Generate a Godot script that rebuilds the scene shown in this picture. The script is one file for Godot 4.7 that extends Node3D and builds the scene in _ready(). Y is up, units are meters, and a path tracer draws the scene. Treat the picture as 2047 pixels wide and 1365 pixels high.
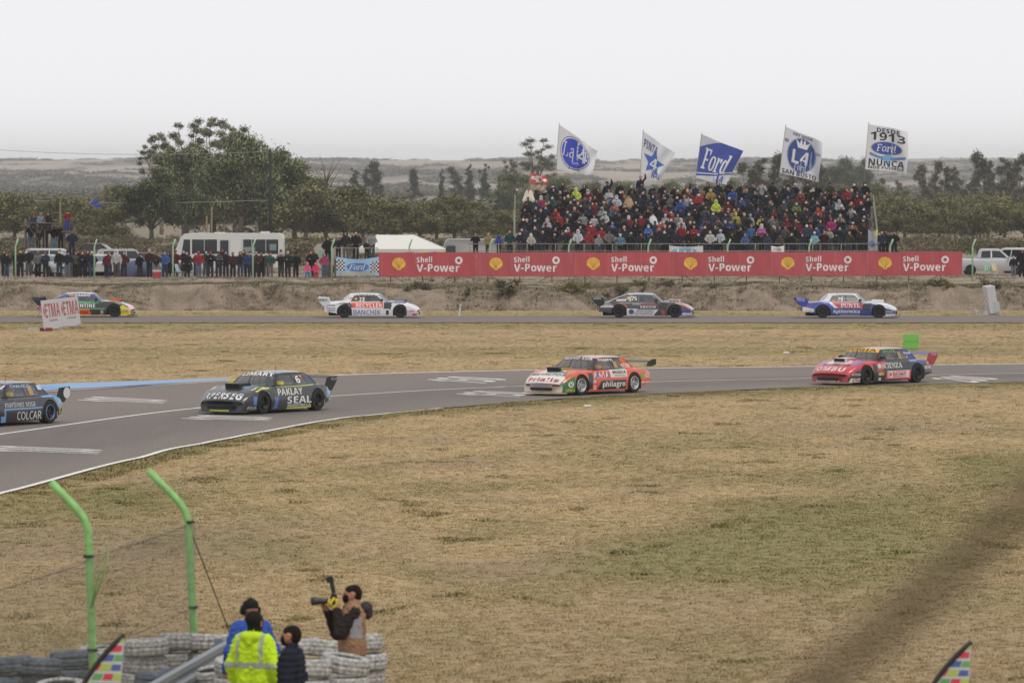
extends Node3D
# An overcast afternoon at a desert race circuit, seen from a stand with a long lens.
# World: camera at (0, EYE, 0) looking down -Z; "depth" is -z in metres.
const FPX := 11000.0      # focal length in photo pixels
const CX := 1023.5
const CY := 682.5
const EYE := 6.75
const HORIZON := 358.0
var PITCH := atan((CY - HORIZON) / FPX)
var rng := RandomNumberGenerator.new()
var taken := {}
var mats := {}
var noise_a := FastNoiseLite.new()
var noise_b := FastNoiseLite.new()
var noise_c := FastNoiseLite.new()

func setup_view() -> void:
	var cam := Camera3D.new(); cam.name = "view_camera"; add_child(cam)
	cam.position = Vector3(0, EYE, 0); cam.rotation.x = -PITCH
	cam.fov = rad_to_deg(2.0 * atan(682.5 / FPX)); cam.near = 0.5; cam.far = 30000.0
	var lens := CameraAttributesPhysical.new()
	lens.frustum_focal_length = 200.0; lens.frustum_focus_distance = 185.0; lens.exposure_aperture = 4.5
	lens.frustum_far = 30000.0
	cam.attributes = lens
	cam.fov = rad_to_deg(2.0 * atan(682.5 / FPX))
	var e := Environment.new()
	e.background_mode = Environment.BG_SKY
	var sm := ProceduralSkyMaterial.new()
	sm.sky_horizon_color = Color(0.945, 0.945, 0.952); sm.sky_top_color = Color(0.845, 0.847, 0.86); sm.sky_curve = 0.05
	sm.ground_horizon_color = Color(0.80, 0.79, 0.775); sm.ground_bottom_color = Color(0.48, 0.44, 0.38)
	sm.sun_angle_max = 2.0; sm.sun_curve = 0.05
	sm.energy_multiplier = 1.0
	var sky := Sky.new(); sky.sky_material = sm; e.sky = sky
	e.tonemap_mode = Environment.TONE_MAPPER_LINEAR; e.tonemap_exposure = 1.14
	e.sdfgi_enabled = true; e.ssao_enabled = true; e.ssil_enabled = true
	e.fog_enabled = true; e.fog_density = 0.00012; e.fog_light_color = Color(0.93, 0.93, 0.94)
	var we := WorldEnvironment.new(); we.name = "world_environment"; we.environment = e; add_child(we)
	var sun := DirectionalLight3D.new(); sun.name = "sun"; add_child(sun)
	sun.light_energy = 0.5; sun.light_angular_distance = 25.0; sun.light_color = Color(1.0, 0.975, 0.94); sun.shadow_enabled = true
	sun.rotation_degrees = Vector3(-58, 28, 0)

# ---------- pixels of the photograph to places ----------
func ray(px: float, py: float) -> Vector3:
	var v := Vector3(px - CX, CY - py, -FPX)
	return v.rotated(Vector3.RIGHT, -PITCH)
func at(px: float, py: float, depth: float) -> Vector3:
	var v := ray(px, py)
	return Vector3(0, EYE, 0) + v * (depth / -v.z)
func gp(px: float, py: float, h := 0.0) -> Vector3:
	var v := ray(px, py)
	return Vector3(0, EYE, 0) + v * ((h - EYE) / v.y)
func wx(px: float, depth: float) -> float:
	return at(px, 600.0, depth).x

# ---------- names, labels ----------
func numbered(called: String) -> String:
	var n: int = taken.get(called, 0)
	taken[called] = n + 1
	return called if n == 0 else "%s_%03d" % [called, n]
func tag(o: Node, label: String, category: String, group := "", kind := "") -> Node:
	if label != "": o.set_meta("label", label)
	if category != "": o.set_meta("category", category)
	if group != "": o.set_meta("group", group)
	if kind != "": o.set_meta("kind", kind)
	return o
func thing(called: String, label: String, category: String, pos := Vector3.ZERO, turn := 0.0, group := "") -> Node3D:
	var o := Node3D.new(); o.name = numbered(called); add_child(o)
	o.position = pos; o.rotation.y = turn
	tag(o, label, category, group)
	return o
func part(parent: Node, called: String, mesh: Mesh, m: Material) -> MeshInstance3D:
	var o := MeshInstance3D.new(); o.name = called if parent != self else numbered(called); o.mesh = mesh
	o.material_override = m
	parent.add_child(o, true)
	return o
func struct(called: String, mesh: Mesh, m: Material) -> MeshInstance3D:
	var o := part(self, called, mesh, m); o.set_meta("kind", "structure"); return o

# ---------- materials ----------
func hx(s: String) -> Color: return Color.html(s)
func hl(s: String) -> Color: return Color.html(s).srgb_to_linear()
func paint(hex: String, rough := 0.85, metal := 0.0) -> StandardMaterial3D:
	var key := "%s_%.2f_%.2f" % [hex, rough, metal]
	if not mats.has(key):
		var m := StandardMaterial3D.new(); m.albedo_color = hx(hex); m.roughness = rough; m.metallic = metal
		m.cull_mode = BaseMaterial3D.CULL_DISABLED
		mats[key] = m
	return mats[key]
func cloth(hex: String) -> StandardMaterial3D:
	var key := "cloth" + hex
	if not mats.has(key):
		var m := StandardMaterial3D.new(); m.albedo_color = hx(hex); m.roughness = 0.9
		m.metallic_specular = 0.25
		mats[key] = m
	return mats[key]
func vcol(key: String, rough := 0.85, opts := {}) -> StandardMaterial3D:
	if not mats.has(key):
		var m := StandardMaterial3D.new(); m.vertex_color_use_as_albedo = true; m.roughness = rough
		m.cull_mode = BaseMaterial3D.CULL_DISABLED
		for k in opts: m.set(k, opts[k])
		mats[key] = m
	return mats[key]
func glass(key: String, tint: Color, alpha: float) -> StandardMaterial3D:
	if not mats.has(key):
		var m := StandardMaterial3D.new(); m.albedo_color = Color(tint, alpha); m.roughness = 0.06
		m.transparency = BaseMaterial3D.TRANSPARENCY_ALPHA; m.cull_mode = BaseMaterial3D.CULL_DISABLED
		mats[key] = m
	return mats[key]
func noise_tex(seed_: int, freq: float, lo: Color, hi: Color, size := 512, octaves := 4, mid := 0.5) -> NoiseTexture2D:
	var n := FastNoiseLite.new(); n.seed = seed_; n.frequency = freq; n.fractal_octaves = octaves
	n.noise_type = FastNoiseLite.TYPE_SIMPLEX_SMOOTH
	var g := Gradient.new(); g.offsets = PackedFloat32Array([0.15, mid, 0.85]); g.colors = PackedColorArray([lo, lo.lerp(hi, 0.5), hi])
	var t := NoiseTexture2D.new(); t.width = size; t.height = size; t.seamless = true; t.noise = n; t.color_ramp = g
	return t

# ---------- shapes ----------
func S(smooth := -1) -> SurfaceTool:
	var st := SurfaceTool.new(); st.begin(Mesh.PRIMITIVE_TRIANGLES); st.set_smooth_group(smooth); return st
func done(st: SurfaceTool) -> ArrayMesh:
	st.generate_normals(); st.index(); return st.commit()
func tri(st: SurfaceTool, a: Vector3, b: Vector3, c: Vector3) -> void:
	st.add_vertex(a); st.add_vertex(b); st.add_vertex(c)
func quad(st: SurfaceTool, a: Vector3, b: Vector3, c: Vector3, d: Vector3) -> void:
	tri(st, a, b, c); tri(st, a, c, d)
func box(st: SurfaceTool, t: Transform3D, s: Vector3) -> void:
	var p := []
	for i in 8: p.append(t * (Vector3((i & 1) - 0.5, ((i >> 1) & 1) - 0.5, ((i >> 2) & 1) - 0.5) * s))
	quad(st, p[0], p[1], p[3], p[2]); quad(st, p[5], p[4], p[6], p[7]); quad(st, p[4], p[0], p[2], p[6])
	quad(st, p[1], p[5], p[7], p[3]); quad(st, p[2], p[3], p[7], p[6]); quad(st, p[4], p[5], p[1], p[0])
func bx(st: SurfaceTool, c: Vector3, s: Vector3) -> void:
	box(st, Transform3D(Basis(), c), s)
func boxmesh(c: Vector3, s: Vector3) -> ArrayMesh:
	var st := S(); bx(st, c, s); return done(st)
func tube(st: SurfaceTool, pts: Array, radii, n := 8, caps := true) -> void:
	var rings := []
	var up := Vector3(0.123, 0.977, 0.211).normalized()
	for i in pts.size():
		var d: Vector3 = (pts[min(i + 1, pts.size() - 1)] - pts[max(i - 1, 0)]).normalized()
		if absf(d.dot(up)) > 0.97: up = Vector3(0.95, 0.1, 0.28).normalized()
		var x := d.cross(up).normalized(); var y := x.cross(d)
		up = y
		var r: float = radii[i] if radii is Array else radii
		var ring := []
		for k in n: ring.append(pts[i] + (x * cos(TAU * k / n) + y * sin(TAU * k / n)) * r)
		rings.append(ring)
	for i in rings.size() - 1:
		for k in n:
			var k2 := (k + 1) % n
			quad(st, rings[i][k], rings[i + 1][k], rings[i + 1][k2], rings[i][k2])
	if caps:
		for k in range(1, n - 1):
			tri(st, rings[0][0], rings[0][k], rings[0][k + 1])
			var l: Array = rings[-1]
			tri(st, l[0], l[k + 1], l[k])
func tubemesh(pts: Array, r, n := 8) -> ArrayMesh:
	var st := S(0); tube(st, pts, r, n); return done(st)
func lathe(st: SurfaceTool, prof: Array, n: int, t: Transform3D) -> void:
	for i in prof.size() - 1:
		for k in n:
			var a0 := TAU * k / n; var a1 := TAU * (k + 1) / n
			var p: Vector2 = prof[i]; var q: Vector2 = prof[i + 1]
			quad(st, t * Vector3(cos(a0) * p.x, p.y, sin(a0) * p.x), t * Vector3(cos(a0) * q.x, q.y, sin(a0) * q.x), t * Vector3(cos(a1) * q.x, q.y, sin(a1) * q.x), t * Vector3(cos(a1) * p.x, p.y, sin(a1) * p.x))
func ball(st: SurfaceTool, c: Vector3, r: Vector3, n := 10, m := 6) -> void:
	for j in m:
		for k in n:
			var p := []
			for e in [[j, k], [j + 1, k], [j + 1, k + 1], [j, k + 1]]:
				var a: float = PI * e[0] / m; var b: float = TAU * (e[1] % n) / n
				p.append(c + Vector3(sin(a) * cos(b), cos(a), sin(a) * sin(b)) * r)
			quad(st, p[0], p[1], p[2], p[3])
func prism(st: SurfaceTool, poly: PackedVector2Array, t: Transform3D, depth: float) -> void:
	var ix := Geometry2D.triangulate_polygon(poly)
	for s in [-0.5, 0.5]:
		for i in range(0, ix.size(), 3):
			var q := []
			for k in 3: q.append(t * Vector3(poly[ix[i + k]].x, poly[ix[i + k]].y, s * depth))
			if s > 0: tri(st, q[0], q[1], q[2])
			else: tri(st, q[0], q[2], q[1])
	for i in poly.size():
		var a := poly[i]; var b := poly[(i + 1) % poly.size()]
		quad(st, t * Vector3(a.x, a.y, -depth / 2), t * Vector3(b.x, b.y, -depth / 2), t * Vector3(b.x, b.y, depth / 2), t * Vector3(a.x, a.y, depth / 2))
func grid(st: SurfaceTool, rows: Array) -> void:
	for i in rows.size() - 1:
		for k in rows[i].size() - 1:
			quad(st, rows[i][k], rows[i + 1][k], rows[i + 1][k + 1], rows[i][k + 1])
func P2(a: Array) -> PackedVector2Array:
	var p := PackedVector2Array()
	for i in range(0, a.size(), 2): p.append(Vector2(a[i], a[i + 1]))
	return p
func table(x: float, t: Array) -> float:   # [x0, y0, x1, y1 ...] rising in x
	if x <= t[0]: return t[1]
	for i in range(2, t.size(), 2):
		if x <= t[i]:
			return lerpf(t[i - 1], t[i + 1], (x - t[i - 2]) / (t[i] - t[i - 2]))
	return t[t.size() - 1]

# ---------- print that follows a surface: f(u, v, off) -> point ----------
var glyphs := {}
var fonts := {}
func font(k: String) -> Font:
	if not fonts.has(k):
		var f := SystemFont.new()
		f.font_names = PackedStringArray([{"s": "Droid Sans", "S": "Droid Sans", "f": "Droid Serif", "F": "Droid Serif", "m": "Droid Sans Mono"}[k]])
		f.font_weight = 700 if k in ["S", "F"] else 400
		fonts[k] = f
	return fonts[k]
func text_tris(s: String, k: String) -> Array:   # [points in 0..1, width / height]
	var key := k + "|" + s
	if not glyphs.has(key):
		var tm := TextMesh.new(); tm.text = s; tm.font = font(k); tm.font_size = 32; tm.pixel_size = 0.01; tm.depth = 0.0; tm.curve_step = 2.0
		var a := tm.get_mesh_arrays()
		var v: PackedVector3Array = a[Mesh.ARRAY_VERTEX]
		var ix = a[Mesh.ARRAY_INDEX]
		var lo := Vector2(1e9, 1e9); var hi := -lo
		for p in v: lo = lo.min(Vector2(p.x, p.y)); hi = hi.max(Vector2(p.x, p.y))
		var out := PackedVector2Array()
		var n: int = ix.size() if ix != null and ix.size() else v.size()
		for i in n:
			var p: Vector3 = v[ix[i]] if ix != null and ix.size() else v[i]
			out.append((Vector2(p.x, p.y) - lo) / (hi - lo))
		glyphs[key] = [out, (hi.x - lo.x) / (hi.y - lo.y)]
	return glyphs[key]
func print_text(st: SurfaceTool, f: Callable, s: String, k: String, u0: float, v0: float, w: float, h: float, off := 0.006, slant := 0.0) -> void:
	for p in text_tris(s, k)[0]:
		st.add_vertex(f.call(u0 + p.x * w + slant * (p.y - 0.5) * h, v0 + p.y * h, off))
func print_poly(st: SurfaceTool, f: Callable, poly: PackedVector2Array, off := 0.004, cell := 0.15) -> void:
	var lo := Vector2(1e9, 1e9); var hi := -lo
	for p in poly: lo = lo.min(p); hi = hi.max(p)
	var nx := int(ceil((hi.x - lo.x) / cell)); var ny := int(ceil((hi.y - lo.y) / cell))
	for i in nx:
		for j in ny:
			var a := lo + Vector2(i, j) * cell; var b := (lo + Vector2(i + 1, j + 1) * cell).min(hi)
			for q in Geometry2D.intersect_polygons(poly, PackedVector2Array([a, Vector2(b.x, a.y), b, Vector2(a.x, b.y)])):
				var ix := Geometry2D.triangulate_polygon(q)
				for t in ix: st.add_vertex(f.call(q[t].x, q[t].y, off))
func oval(cx: float, cy: float, rx: float, ry: float, n := 28, rot := 0.0) -> PackedVector2Array:
	var p := PackedVector2Array()
	for i in n: p.append(Vector2(cx, cy) + Vector2(cos(TAU * i / n) * rx, sin(TAU * i / n) * ry).rotated(rot))
	return p
func rect(x: float, y: float, w: float, h: float) -> PackedVector2Array:
	return PackedVector2Array([Vector2(x, y), Vector2(x + w, y), Vector2(x + w, y + h), Vector2(x, y + h)])
func lettering(parent: Node, f: Callable, s: String, k: String, r: Array, hex: String, off := 0.006, slant := 0.0, called := "lettering") -> void:
	var st := S(); print_text(st, f, s, k, r[0], r[1], r[2], r[3], off, slant)
	part(parent, called, done(st), paint(hex, 0.6))
func patch(parent: Node, f: Callable, poly: PackedVector2Array, hex: String, off := 0.004, called := "emblem", cell := 0.2) -> void:
	var st := S(); print_poly(st, f, poly, off, cell)
	part(parent, called, done(st), paint(hex, 0.6))

# ---------- the setting ----------
const NEAR_EDGE := [-400, 1105, -200, 1045, 0, 987, 290, 914, 407, 887, 489, 870, 663, 840, 760, 829, 880, 817, 1050, 803, 1200, 793, 1330, 787, 1580, 776, 1800, 770, 1980, 766, 2250, 759]
const FAR_EDGE := [-400, 812, -200, 799, 0, 788, 123, 781, 440, 763, 700, 750, 1000, 742, 1310, 737, 1580, 734, 1980, 729, 2250, 726]
const MID_LINE := [-300, 922, 0, 869, 393, 817, 660, 793, 1000, 775, 1050, 773, 1310, 764, 1580, 758, 1853, 751, 1980, 748, 2250, 743]
const ROAD_A := 258.5     # far straight, nearer and farther edge (depth)
const ROAD_B := 271.5

func smooth_at(x: float, t: Array) -> float:   # Catmull-Rom through a table
	for i in range(2, t.size(), 2):
		if x <= t[i] or i == t.size() - 2:
			var k: float = (x - t[i - 2]) / (t[i] - t[i - 2])
			var s := func(j: int) -> float: return t[clampi(j, 0, t.size() / 2 - 1) * 2 + 1]
			var j := i / 2
			return cubic_interpolate(s.call(j - 1), s.call(j), s.call(j - 2), s.call(j + 1), clampf(k, 0, 1))
	return t[1]
func ground_height(x: float, d: float) -> float:
	var h := 0.0
	if d < 40.0: return 0.0
	if d < 282.0:
		return noise_a.get_noise_2d(x * 1.3, d * 0.8) * 0.025 * smoothstep(0.0, 3.0, minf(absf(d - 265.0) - 7.0, 9.0)) - 0.008
	var toe := 283.0 + noise_a.get_noise_2d(x * 2.0, 7.0) * 1.5 + noise_b.get_noise_2d(x * 7.0, 3.0) * 0.8 + absf(noise_b.get_noise_2d(x * 16.0, 90.0)) * 0.6
	var crest := 1.1 + noise_a.get_noise_2d(x * 1.1, 51.0) * 0.36
	h = crest * smoothstep(toe - 0.5, toe + 2.2, d)
	h += noise_b.get_noise_2d(x * 11.0, d * 14.0) * 0.20 * smoothstep(toe, toe + 0.4, d) * (1.0 - smoothstep(toe + 2.5, toe + 9.0, d))
	h = lerpf(h, 0.3, smoothstep(286.0, 343.0, d))
	if d > 350.0: h += noise_a.get_noise_2d(x * 0.4, d * 0.2) * 0.25 * smoothstep(395.0, 450.0, d)
	if d > 2200.0:
		var m := noise_c.get_noise_2d(x * 0.02, 9.0) * 600.0
		h += 12.0 * smoothstep(3000.0 + m, 4000.0 + m, d) + 12.4 * smoothstep(4300.0 - m, 5300.0 - m * 0.5, d)
		h += noise_c.get_noise_2d(x * 0.12, d * 0.05) * 3.6 * smoothstep(2300.0, 3400.0, d) * (1.0 - smoothstep(5000.0, 5800.0, d))
		h += noise_b.get_noise_2d(x * 0.03, 4.0) * 1.5 * smoothstep(5000.0, 5800.0, d)
	return h

var near_pts: Array = []      # the near edge of the track, world
var far_pts: Array = []
func green_at(x: float, d: float) -> float:
	var g := 0.0
	# the verges of both tracks keep some green
	var py := HORIZON + EYE * FPX / d
	var px := CX + x / d * FPX
	if px > -350 and px < 2240:
		var ne := smooth_at(px, NEAR_EDGE)
		var fe := smooth_at(px, FAR_EDGE)
		if py > ne - 2: g = maxf(g, 0.75 * (1.0 - smoothstep(6.0, 20.0 + noise_a.get_noise_2d(x * 2.0, d) * 12.0 + maxf(0, 500.0 - px) * 0.07, py - ne)))
		if py < fe + 2: g = maxf(g, 0.35 * (1.0 - smoothstep(1.0, 7.0, fe - py)))
	g = maxf(g, 0.55 * smoothstep(0.0, 2.5, d - 246.0) * (1.0 - smoothstep(0.0, 2.0, d - 260.0)))
	g = maxf(g, 0.4 * smoothstep(268.0, 272.0, d) * (1.0 - smoothstep(278.0, 282.0, d)))
	g = maxf(g, 0.45 * smoothstep(208.0, 213.0, d) * (1.0 - smoothstep(219.0, 224.0, d)))
	# broad patches
	var a := noise_c.get_noise_2d(x * 1.4 + 40.0, d * 0.7)
	var b := noise_a.get_noise_2d(x * 1.2 + 9.0, d * 0.6 + 70.0)
	g = maxf(g, 0.45 * smoothstep(0.16, 0.6, a * 0.8 + b * 0.4))
	var p1 := Vector2((px - 1640.0) / 560.0, (py - 1075.0 + (px - 1640.0) * 0.10) / 120.0).length() + noise_a.get_noise_2d(x, d * 0.5) * 0.35
	g = maxf(g, 0.85 * (1.0 - smoothstep(0.35, 1.05, p1)))
	var p3 := Vector2((px - 1985.0) / 170.0, (py - 945.0) / 70.0).length()
	g = maxf(g, 0.85 * (1.0 - smoothstep(0.2, 1.0, p3)))
	var p2 := Vector2((px - 120.0) / 420.0, (py - 1010.0) / 60.0).length()
	g = maxf(g, 0.75 * (1.0 - smoothstep(0.3, 1.0, p2)))
	g += 0.32 * smoothstep(0.0, 0.5, noise_b.get_noise_2d(x * 1.1 + 77.0, d * 0.45)) * smoothstep(760.0, 900.0, py) + 0.12 * smoothstep(900.0, 1150.0, py + noise_a.get_noise_2d(x, d) * 300.0)
	return clampf(g, 0.0, 1.0)
func bare_vignette_at(x: float, d: float) -> float:
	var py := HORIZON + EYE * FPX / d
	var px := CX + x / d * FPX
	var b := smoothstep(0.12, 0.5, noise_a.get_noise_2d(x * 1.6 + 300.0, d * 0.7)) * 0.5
	b = maxf(b, 0.55 * smoothstep(1050.0, 1330.0, py + noise_c.get_noise_2d(x * 1.5, d) * 420.0))  # lens vignette painted into the ground colour, browner towards the viewer, broken by noise
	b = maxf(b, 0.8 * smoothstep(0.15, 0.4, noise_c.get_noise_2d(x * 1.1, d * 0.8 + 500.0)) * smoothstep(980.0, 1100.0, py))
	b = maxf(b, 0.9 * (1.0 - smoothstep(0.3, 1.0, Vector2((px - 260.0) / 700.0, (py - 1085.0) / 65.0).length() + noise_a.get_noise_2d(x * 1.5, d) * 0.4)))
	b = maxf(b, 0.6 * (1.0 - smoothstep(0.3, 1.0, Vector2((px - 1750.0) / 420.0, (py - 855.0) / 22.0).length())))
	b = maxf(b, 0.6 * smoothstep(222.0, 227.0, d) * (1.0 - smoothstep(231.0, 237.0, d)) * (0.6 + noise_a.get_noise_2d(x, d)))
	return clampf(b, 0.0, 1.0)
var STRAW := Color(0.55, 0.392, 0.195)
var STRAW2 := Color(0.455, 0.335, 0.168)
var GREENG := Color(0.275, 0.238, 0.088)
var BARE_VIGNETTE := Color(0.32, 0.23, 0.13)  # bare earth, and the tint of the painted vignette in the foreground
func grass_color(x: float, d: float) -> Color:
	var c := STRAW.lerp(STRAW2, clampf(0.5 + noise_b.get_noise_2d(x * 3.0, d * 2.0), 0, 1))
	c = c.lerp(BARE_VIGNETTE, bare_vignette_at(x, d))
	return c.lerp(GREENG, green_at(x, d))
func ground_color(x: float, d: float) -> Color:
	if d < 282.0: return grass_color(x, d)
	var n := noise_b.get_noise_2d(x * 5.0, d * 5.0); var m := noise_a.get_noise_2d(x, d * 0.7)
	if d < 300.0:
		return Color(0.315, 0.25, 0.185).lerp(Color(0.20, 0.157, 0.115), clampf(0.45 + n * 1.3 + m * 0.4, 0, 1))
	if d < 420.0:
		var c := Color(0.36, 0.29, 0.21).lerp(Color(0.25, 0.205, 0.145), clampf(0.4 + n + m, 0, 1))
		return c.lerp(Color(0.22, 0.19, 0.125), smoothstep(380.0, 410.0, d))
	if d < 2300.0:
		var f := noise_c.get_noise_2d(x * 0.06, d * 0.03)
		return Color(0.30, 0.245, 0.165).lerp(Color(0.17, 0.155, 0.10), clampf(0.5 + f * 1.6, 0, 1))
	var g := noise_c.get_noise_2d(x * 0.10, d * 0.04) + 0.5 * noise_a.get_noise_2d(x * 0.12, d * 0.06)
	return Color(0.40, 0.33, 0.25).lerp(Color(0.15, 0.135, 0.105), smoothstep(-0.25, 0.3, g + 0.1))

func build_ground() -> void:
	var ds := [20.0, 55.0]
	var d := 60.0
	while d < 281.0: ds.append(d); d += 1.0
	while d < 288.0: ds.append(d); d += 0.16
	while d < 420.0: ds.append(d); d += 2.0
	while d < 6000.0: ds.append(d); d *= 1.025
	ds.append(6600.0)
	var nx := 240
	var v := PackedVector3Array(); var c := PackedColorArray(); var ix := PackedInt32Array(); var nn := PackedVector3Array()
	for i in ds.size():
		for k in nx + 1:
			var w: float = 0.118 * ds[i] + 9.0
			var x := (2.0 * k / nx - 1.0) * w
			v.append(Vector3(x, ground_height(x, ds[i]), -ds[i])); c.append(ground_color(x, ds[i]))
	var st := SurfaceTool.new(); st.begin(Mesh.PRIMITIVE_TRIANGLES); st.set_smooth_group(0)
	for i in v.size(): st.set_color(c[i]); st.add_vertex(v[i])
	for i in ds.size() - 1:
		for k in nx:
			var a := i * (nx + 1) + k
			for q in [a, a + nx + 1, a + nx + 2, a, a + nx + 2, a + 1]: st.add_index(q)
	st.generate_normals()
	var m := vcol("ground", 0.95)
	m.albedo_texture = noise_tex(5, 0.02, Color(0.80, 0.79, 0.78), Color(1, 1, 1), 1024, 6)
	m.uv1_triplanar = true; m.uv1_world_triplanar = true; m.uv1_scale = Vector3(0.31, 0.31, 0.17)
	m.heightmap_enabled = true; m.heightmap_texture = noise_tex(6, 0.03, Color.BLACK, Color.WHITE, 512, 5); m.heightmap_scale = 4.0
	struct("ground", st.commit(), m)

func ribbon(st: SurfaceTool, pts: Array, w: float, y: float) -> void:
	for i in pts.size() - 1:
		var a: Vector3 = pts[i]; var b: Vector3 = pts[i + 1]
		var d0: Vector3 = (pts[i + 1] - pts[maxi(i - 1, 0)]); var d1: Vector3 = (pts[mini(i + 2, pts.size() - 1)] - pts[i])
		var n0 := Vector3(d0.z, 0, -d0.x).normalized() * w / 2; var n1 := Vector3(d1.z, 0, -d1.x).normalized() * w / 2
		var up := Vector3(0, y, 0)
		quad(st, a - n0 + up, b - n1 + up, b + n1 + up, a + n0 + up)
func edge_pts(t: Array, a := -380.0, b := 2240.0, step := 20.0) -> Array:
	var p := []
	var x := a
	while x <= b: p.append(gp(x, smooth_at(x, t))); x += step
	return p

func build_roads() -> void:
	near_pts = edge_pts(NEAR_EDGE); far_pts = edge_pts(FAR_EDGE)
	var asphalt := vcol("asphalt", 0.88)
	asphalt.albedo_texture = noise_tex(15, 0.05, Color(0.86, 0.86, 0.86), Color(1, 1, 1), 512, 5)
	asphalt.uv1_triplanar = true; asphalt.uv1_world_triplanar = true; asphalt.uv1_scale = Vector3(0.4, 0.4, 0.1)
	var st := SurfaceTool.new(); st.begin(Mesh.PRIMITIVE_TRIANGLES); st.set_smooth_group(0)
	var col := func(p: Vector3) -> Color:
		var n := noise_a.get_noise_2d(p.x * 0.8, p.z * 0.25) * 0.5 + noise_b.get_noise_2d(p.x * 2.0, p.z * 0.6) * 0.3
		return Color(0.205, 0.17, 0.148).lerp(Color(0.165, 0.137, 0.12), clampf(0.5 + n, 0, 1))
	for i in near_pts.size() - 1:
		for k in 14:
			var q := []
			for e in [[i, k], [i, k + 1], [i + 1, k + 1], [i + 1, k]]:
				var p: Vector3 = near_pts[e[0]].lerp(far_pts[e[0]], e[1] / 14.0); p.y = 0.016; q.append(p)
			for t in [0, 1, 2, 0, 2, 3]:
				var across: float = (k + [0, 1, 1, 0][t]) / 14.0
				var rubber := (1.0 - smoothstep(0.10, 0.24, absf(across - 0.33 + noise_c.get_noise_2d(q[t].x * 0.8, q[t].z * 0.3) * 0.08))) * (0.75 + noise_b.get_noise_2d(q[t].x * 3.0, q[t].z) * 0.5)
				st.set_color(col.call(q[t]).lerp(Color(0.115, 0.097, 0.088), clampf(rubber, 0.0, 1.0) * 0.75)); st.add_vertex(q[t])
	st.generate_normals(); st.index()
	struct("race_track", st.commit(), asphalt)
	st = SurfaceTool.new(); st.begin(Mesh.PRIMITIVE_TRIANGLES); st.set_smooth_group(0)
	for i in 90:
		for k in 6:
			var q := []
			for e in [[i, k], [i, k + 1], [i + 1, k + 1], [i + 1, k]]:
				q.append(Vector3(-45.0 + e[0], 0.012, -lerpf(ROAD_A, ROAD_B, e[1] / 6.0)))
			for t in [0, 1, 2, 0, 2, 3]: st.set_color(col.call(q[t]) * 0.93); st.add_vertex(q[t])
	st.generate_normals(); st.index()
	struct("back_straight", st.commit(), asphalt)
	# painted lines
	var white := vcol("road_paint", 0.7)
	white.albedo_texture = noise_tex(25, 0.05, Color(0.78, 0.77, 0.75), Color(0.93, 0.92, 0.91), 256, 4)
	white.vertex_color_use_as_albedo = false; white.uv1_triplanar = true; white.uv1_world_triplanar = true; white.uv1_scale = Vector3(0.9, 0.9, 0.3)
	st = S(); ribbon(st, edge_pts(NEAR_EDGE, -380, 880), 0.16, 0.022); struct("near_edge_line", done(st), white)
	st = S(); ribbon(st, edge_pts(FAR_EDGE, 110, 2240), 0.34, 0.022); struct("far_edge_line", done(st), white)
	st = S(); ribbon(st, edge_pts(MID_LINE, -290, 2240), 0.15, 0.022); struct("lane_line", done(st), white)
	# blue kerb with a white and a red stripe outside the corner
	var kerb := []; var x := -300.0
	while x < 470: kerb.append(x); x += 20.0
	for s in [["kerb", "#7d9cbe", 0.0, 1.0, 0.05], ["kerb_white_stripe", "#c9c7c4", -0.38, 0.0, 0.033], ["kerb_red_stripe", "#9c4a4c", -0.28, -0.12, 0.037]]:
		st = S()
		for i in kerb.size() - 1:
			var q := []
			for e in [[i, s[2]], [i, s[3]], [i + 1, s[3]], [i + 1, s[2]]]:
				var px: float = kerb[e[0]]; var y := smooth_at(px, FAR_EDGE)
				var grow := clampf((470.0 - px) / 330.0, 0.0, 1.0)
				var yy: float = y - e[1] * 9.0 * grow if e[1] > 0 else y - e[1] * 6.0 * clampf((330.0 - px) / 150.0, 0.03, 1.0)
				var p := gp(px, yy); p.y = s[4] if e[1] <= 0 else 0.05 + 0.05 * e[1]; q.append(p)
			quad(st, q[0], q[1], q[2], q[3])
		struct(s[0], done(st), paint(s[1], 0.75))
	# distance numbers painted on the lanes, read by the drivers
	var marks := [["1 5 0", 848, 760.5, 965, 768, 1018, 763, 900, 757], ["1 5 0", 905, 789, 1035, 795.5, 1070, 791, 950, 786], ["1 0 0", 148, 801.5, 325, 808.5, 335, 805, 185, 797.5], ["1 0 0", 355, 838.5, 537, 843.5, 546, 839.5, 398, 834.5], ["1 0 0", -60, 901, 195, 910, 205, 904.5, -5, 896], ["2 0 0", 1858, 757.5, 1950, 766, 2002, 762, 1905, 755.5]]
	for m in marks:
		var tl := gp(m[1], m[2]); var bl := gp(m[3], m[4]); var br := gp(m[5], m[6] - 3.5); var tr := gp(m[7], m[8] - 3.5)
		var f := func(u: float, v: float, _o: float) -> Vector3:
			var p := bl.lerp(br, u).lerp(tl.lerp(tr, u), v); p.y = 0.024; return p
		st = S(); print_text(st, f, m[0], "S", 0, 0, 1, 1)
		struct("road_marking", done(st), white)

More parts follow.
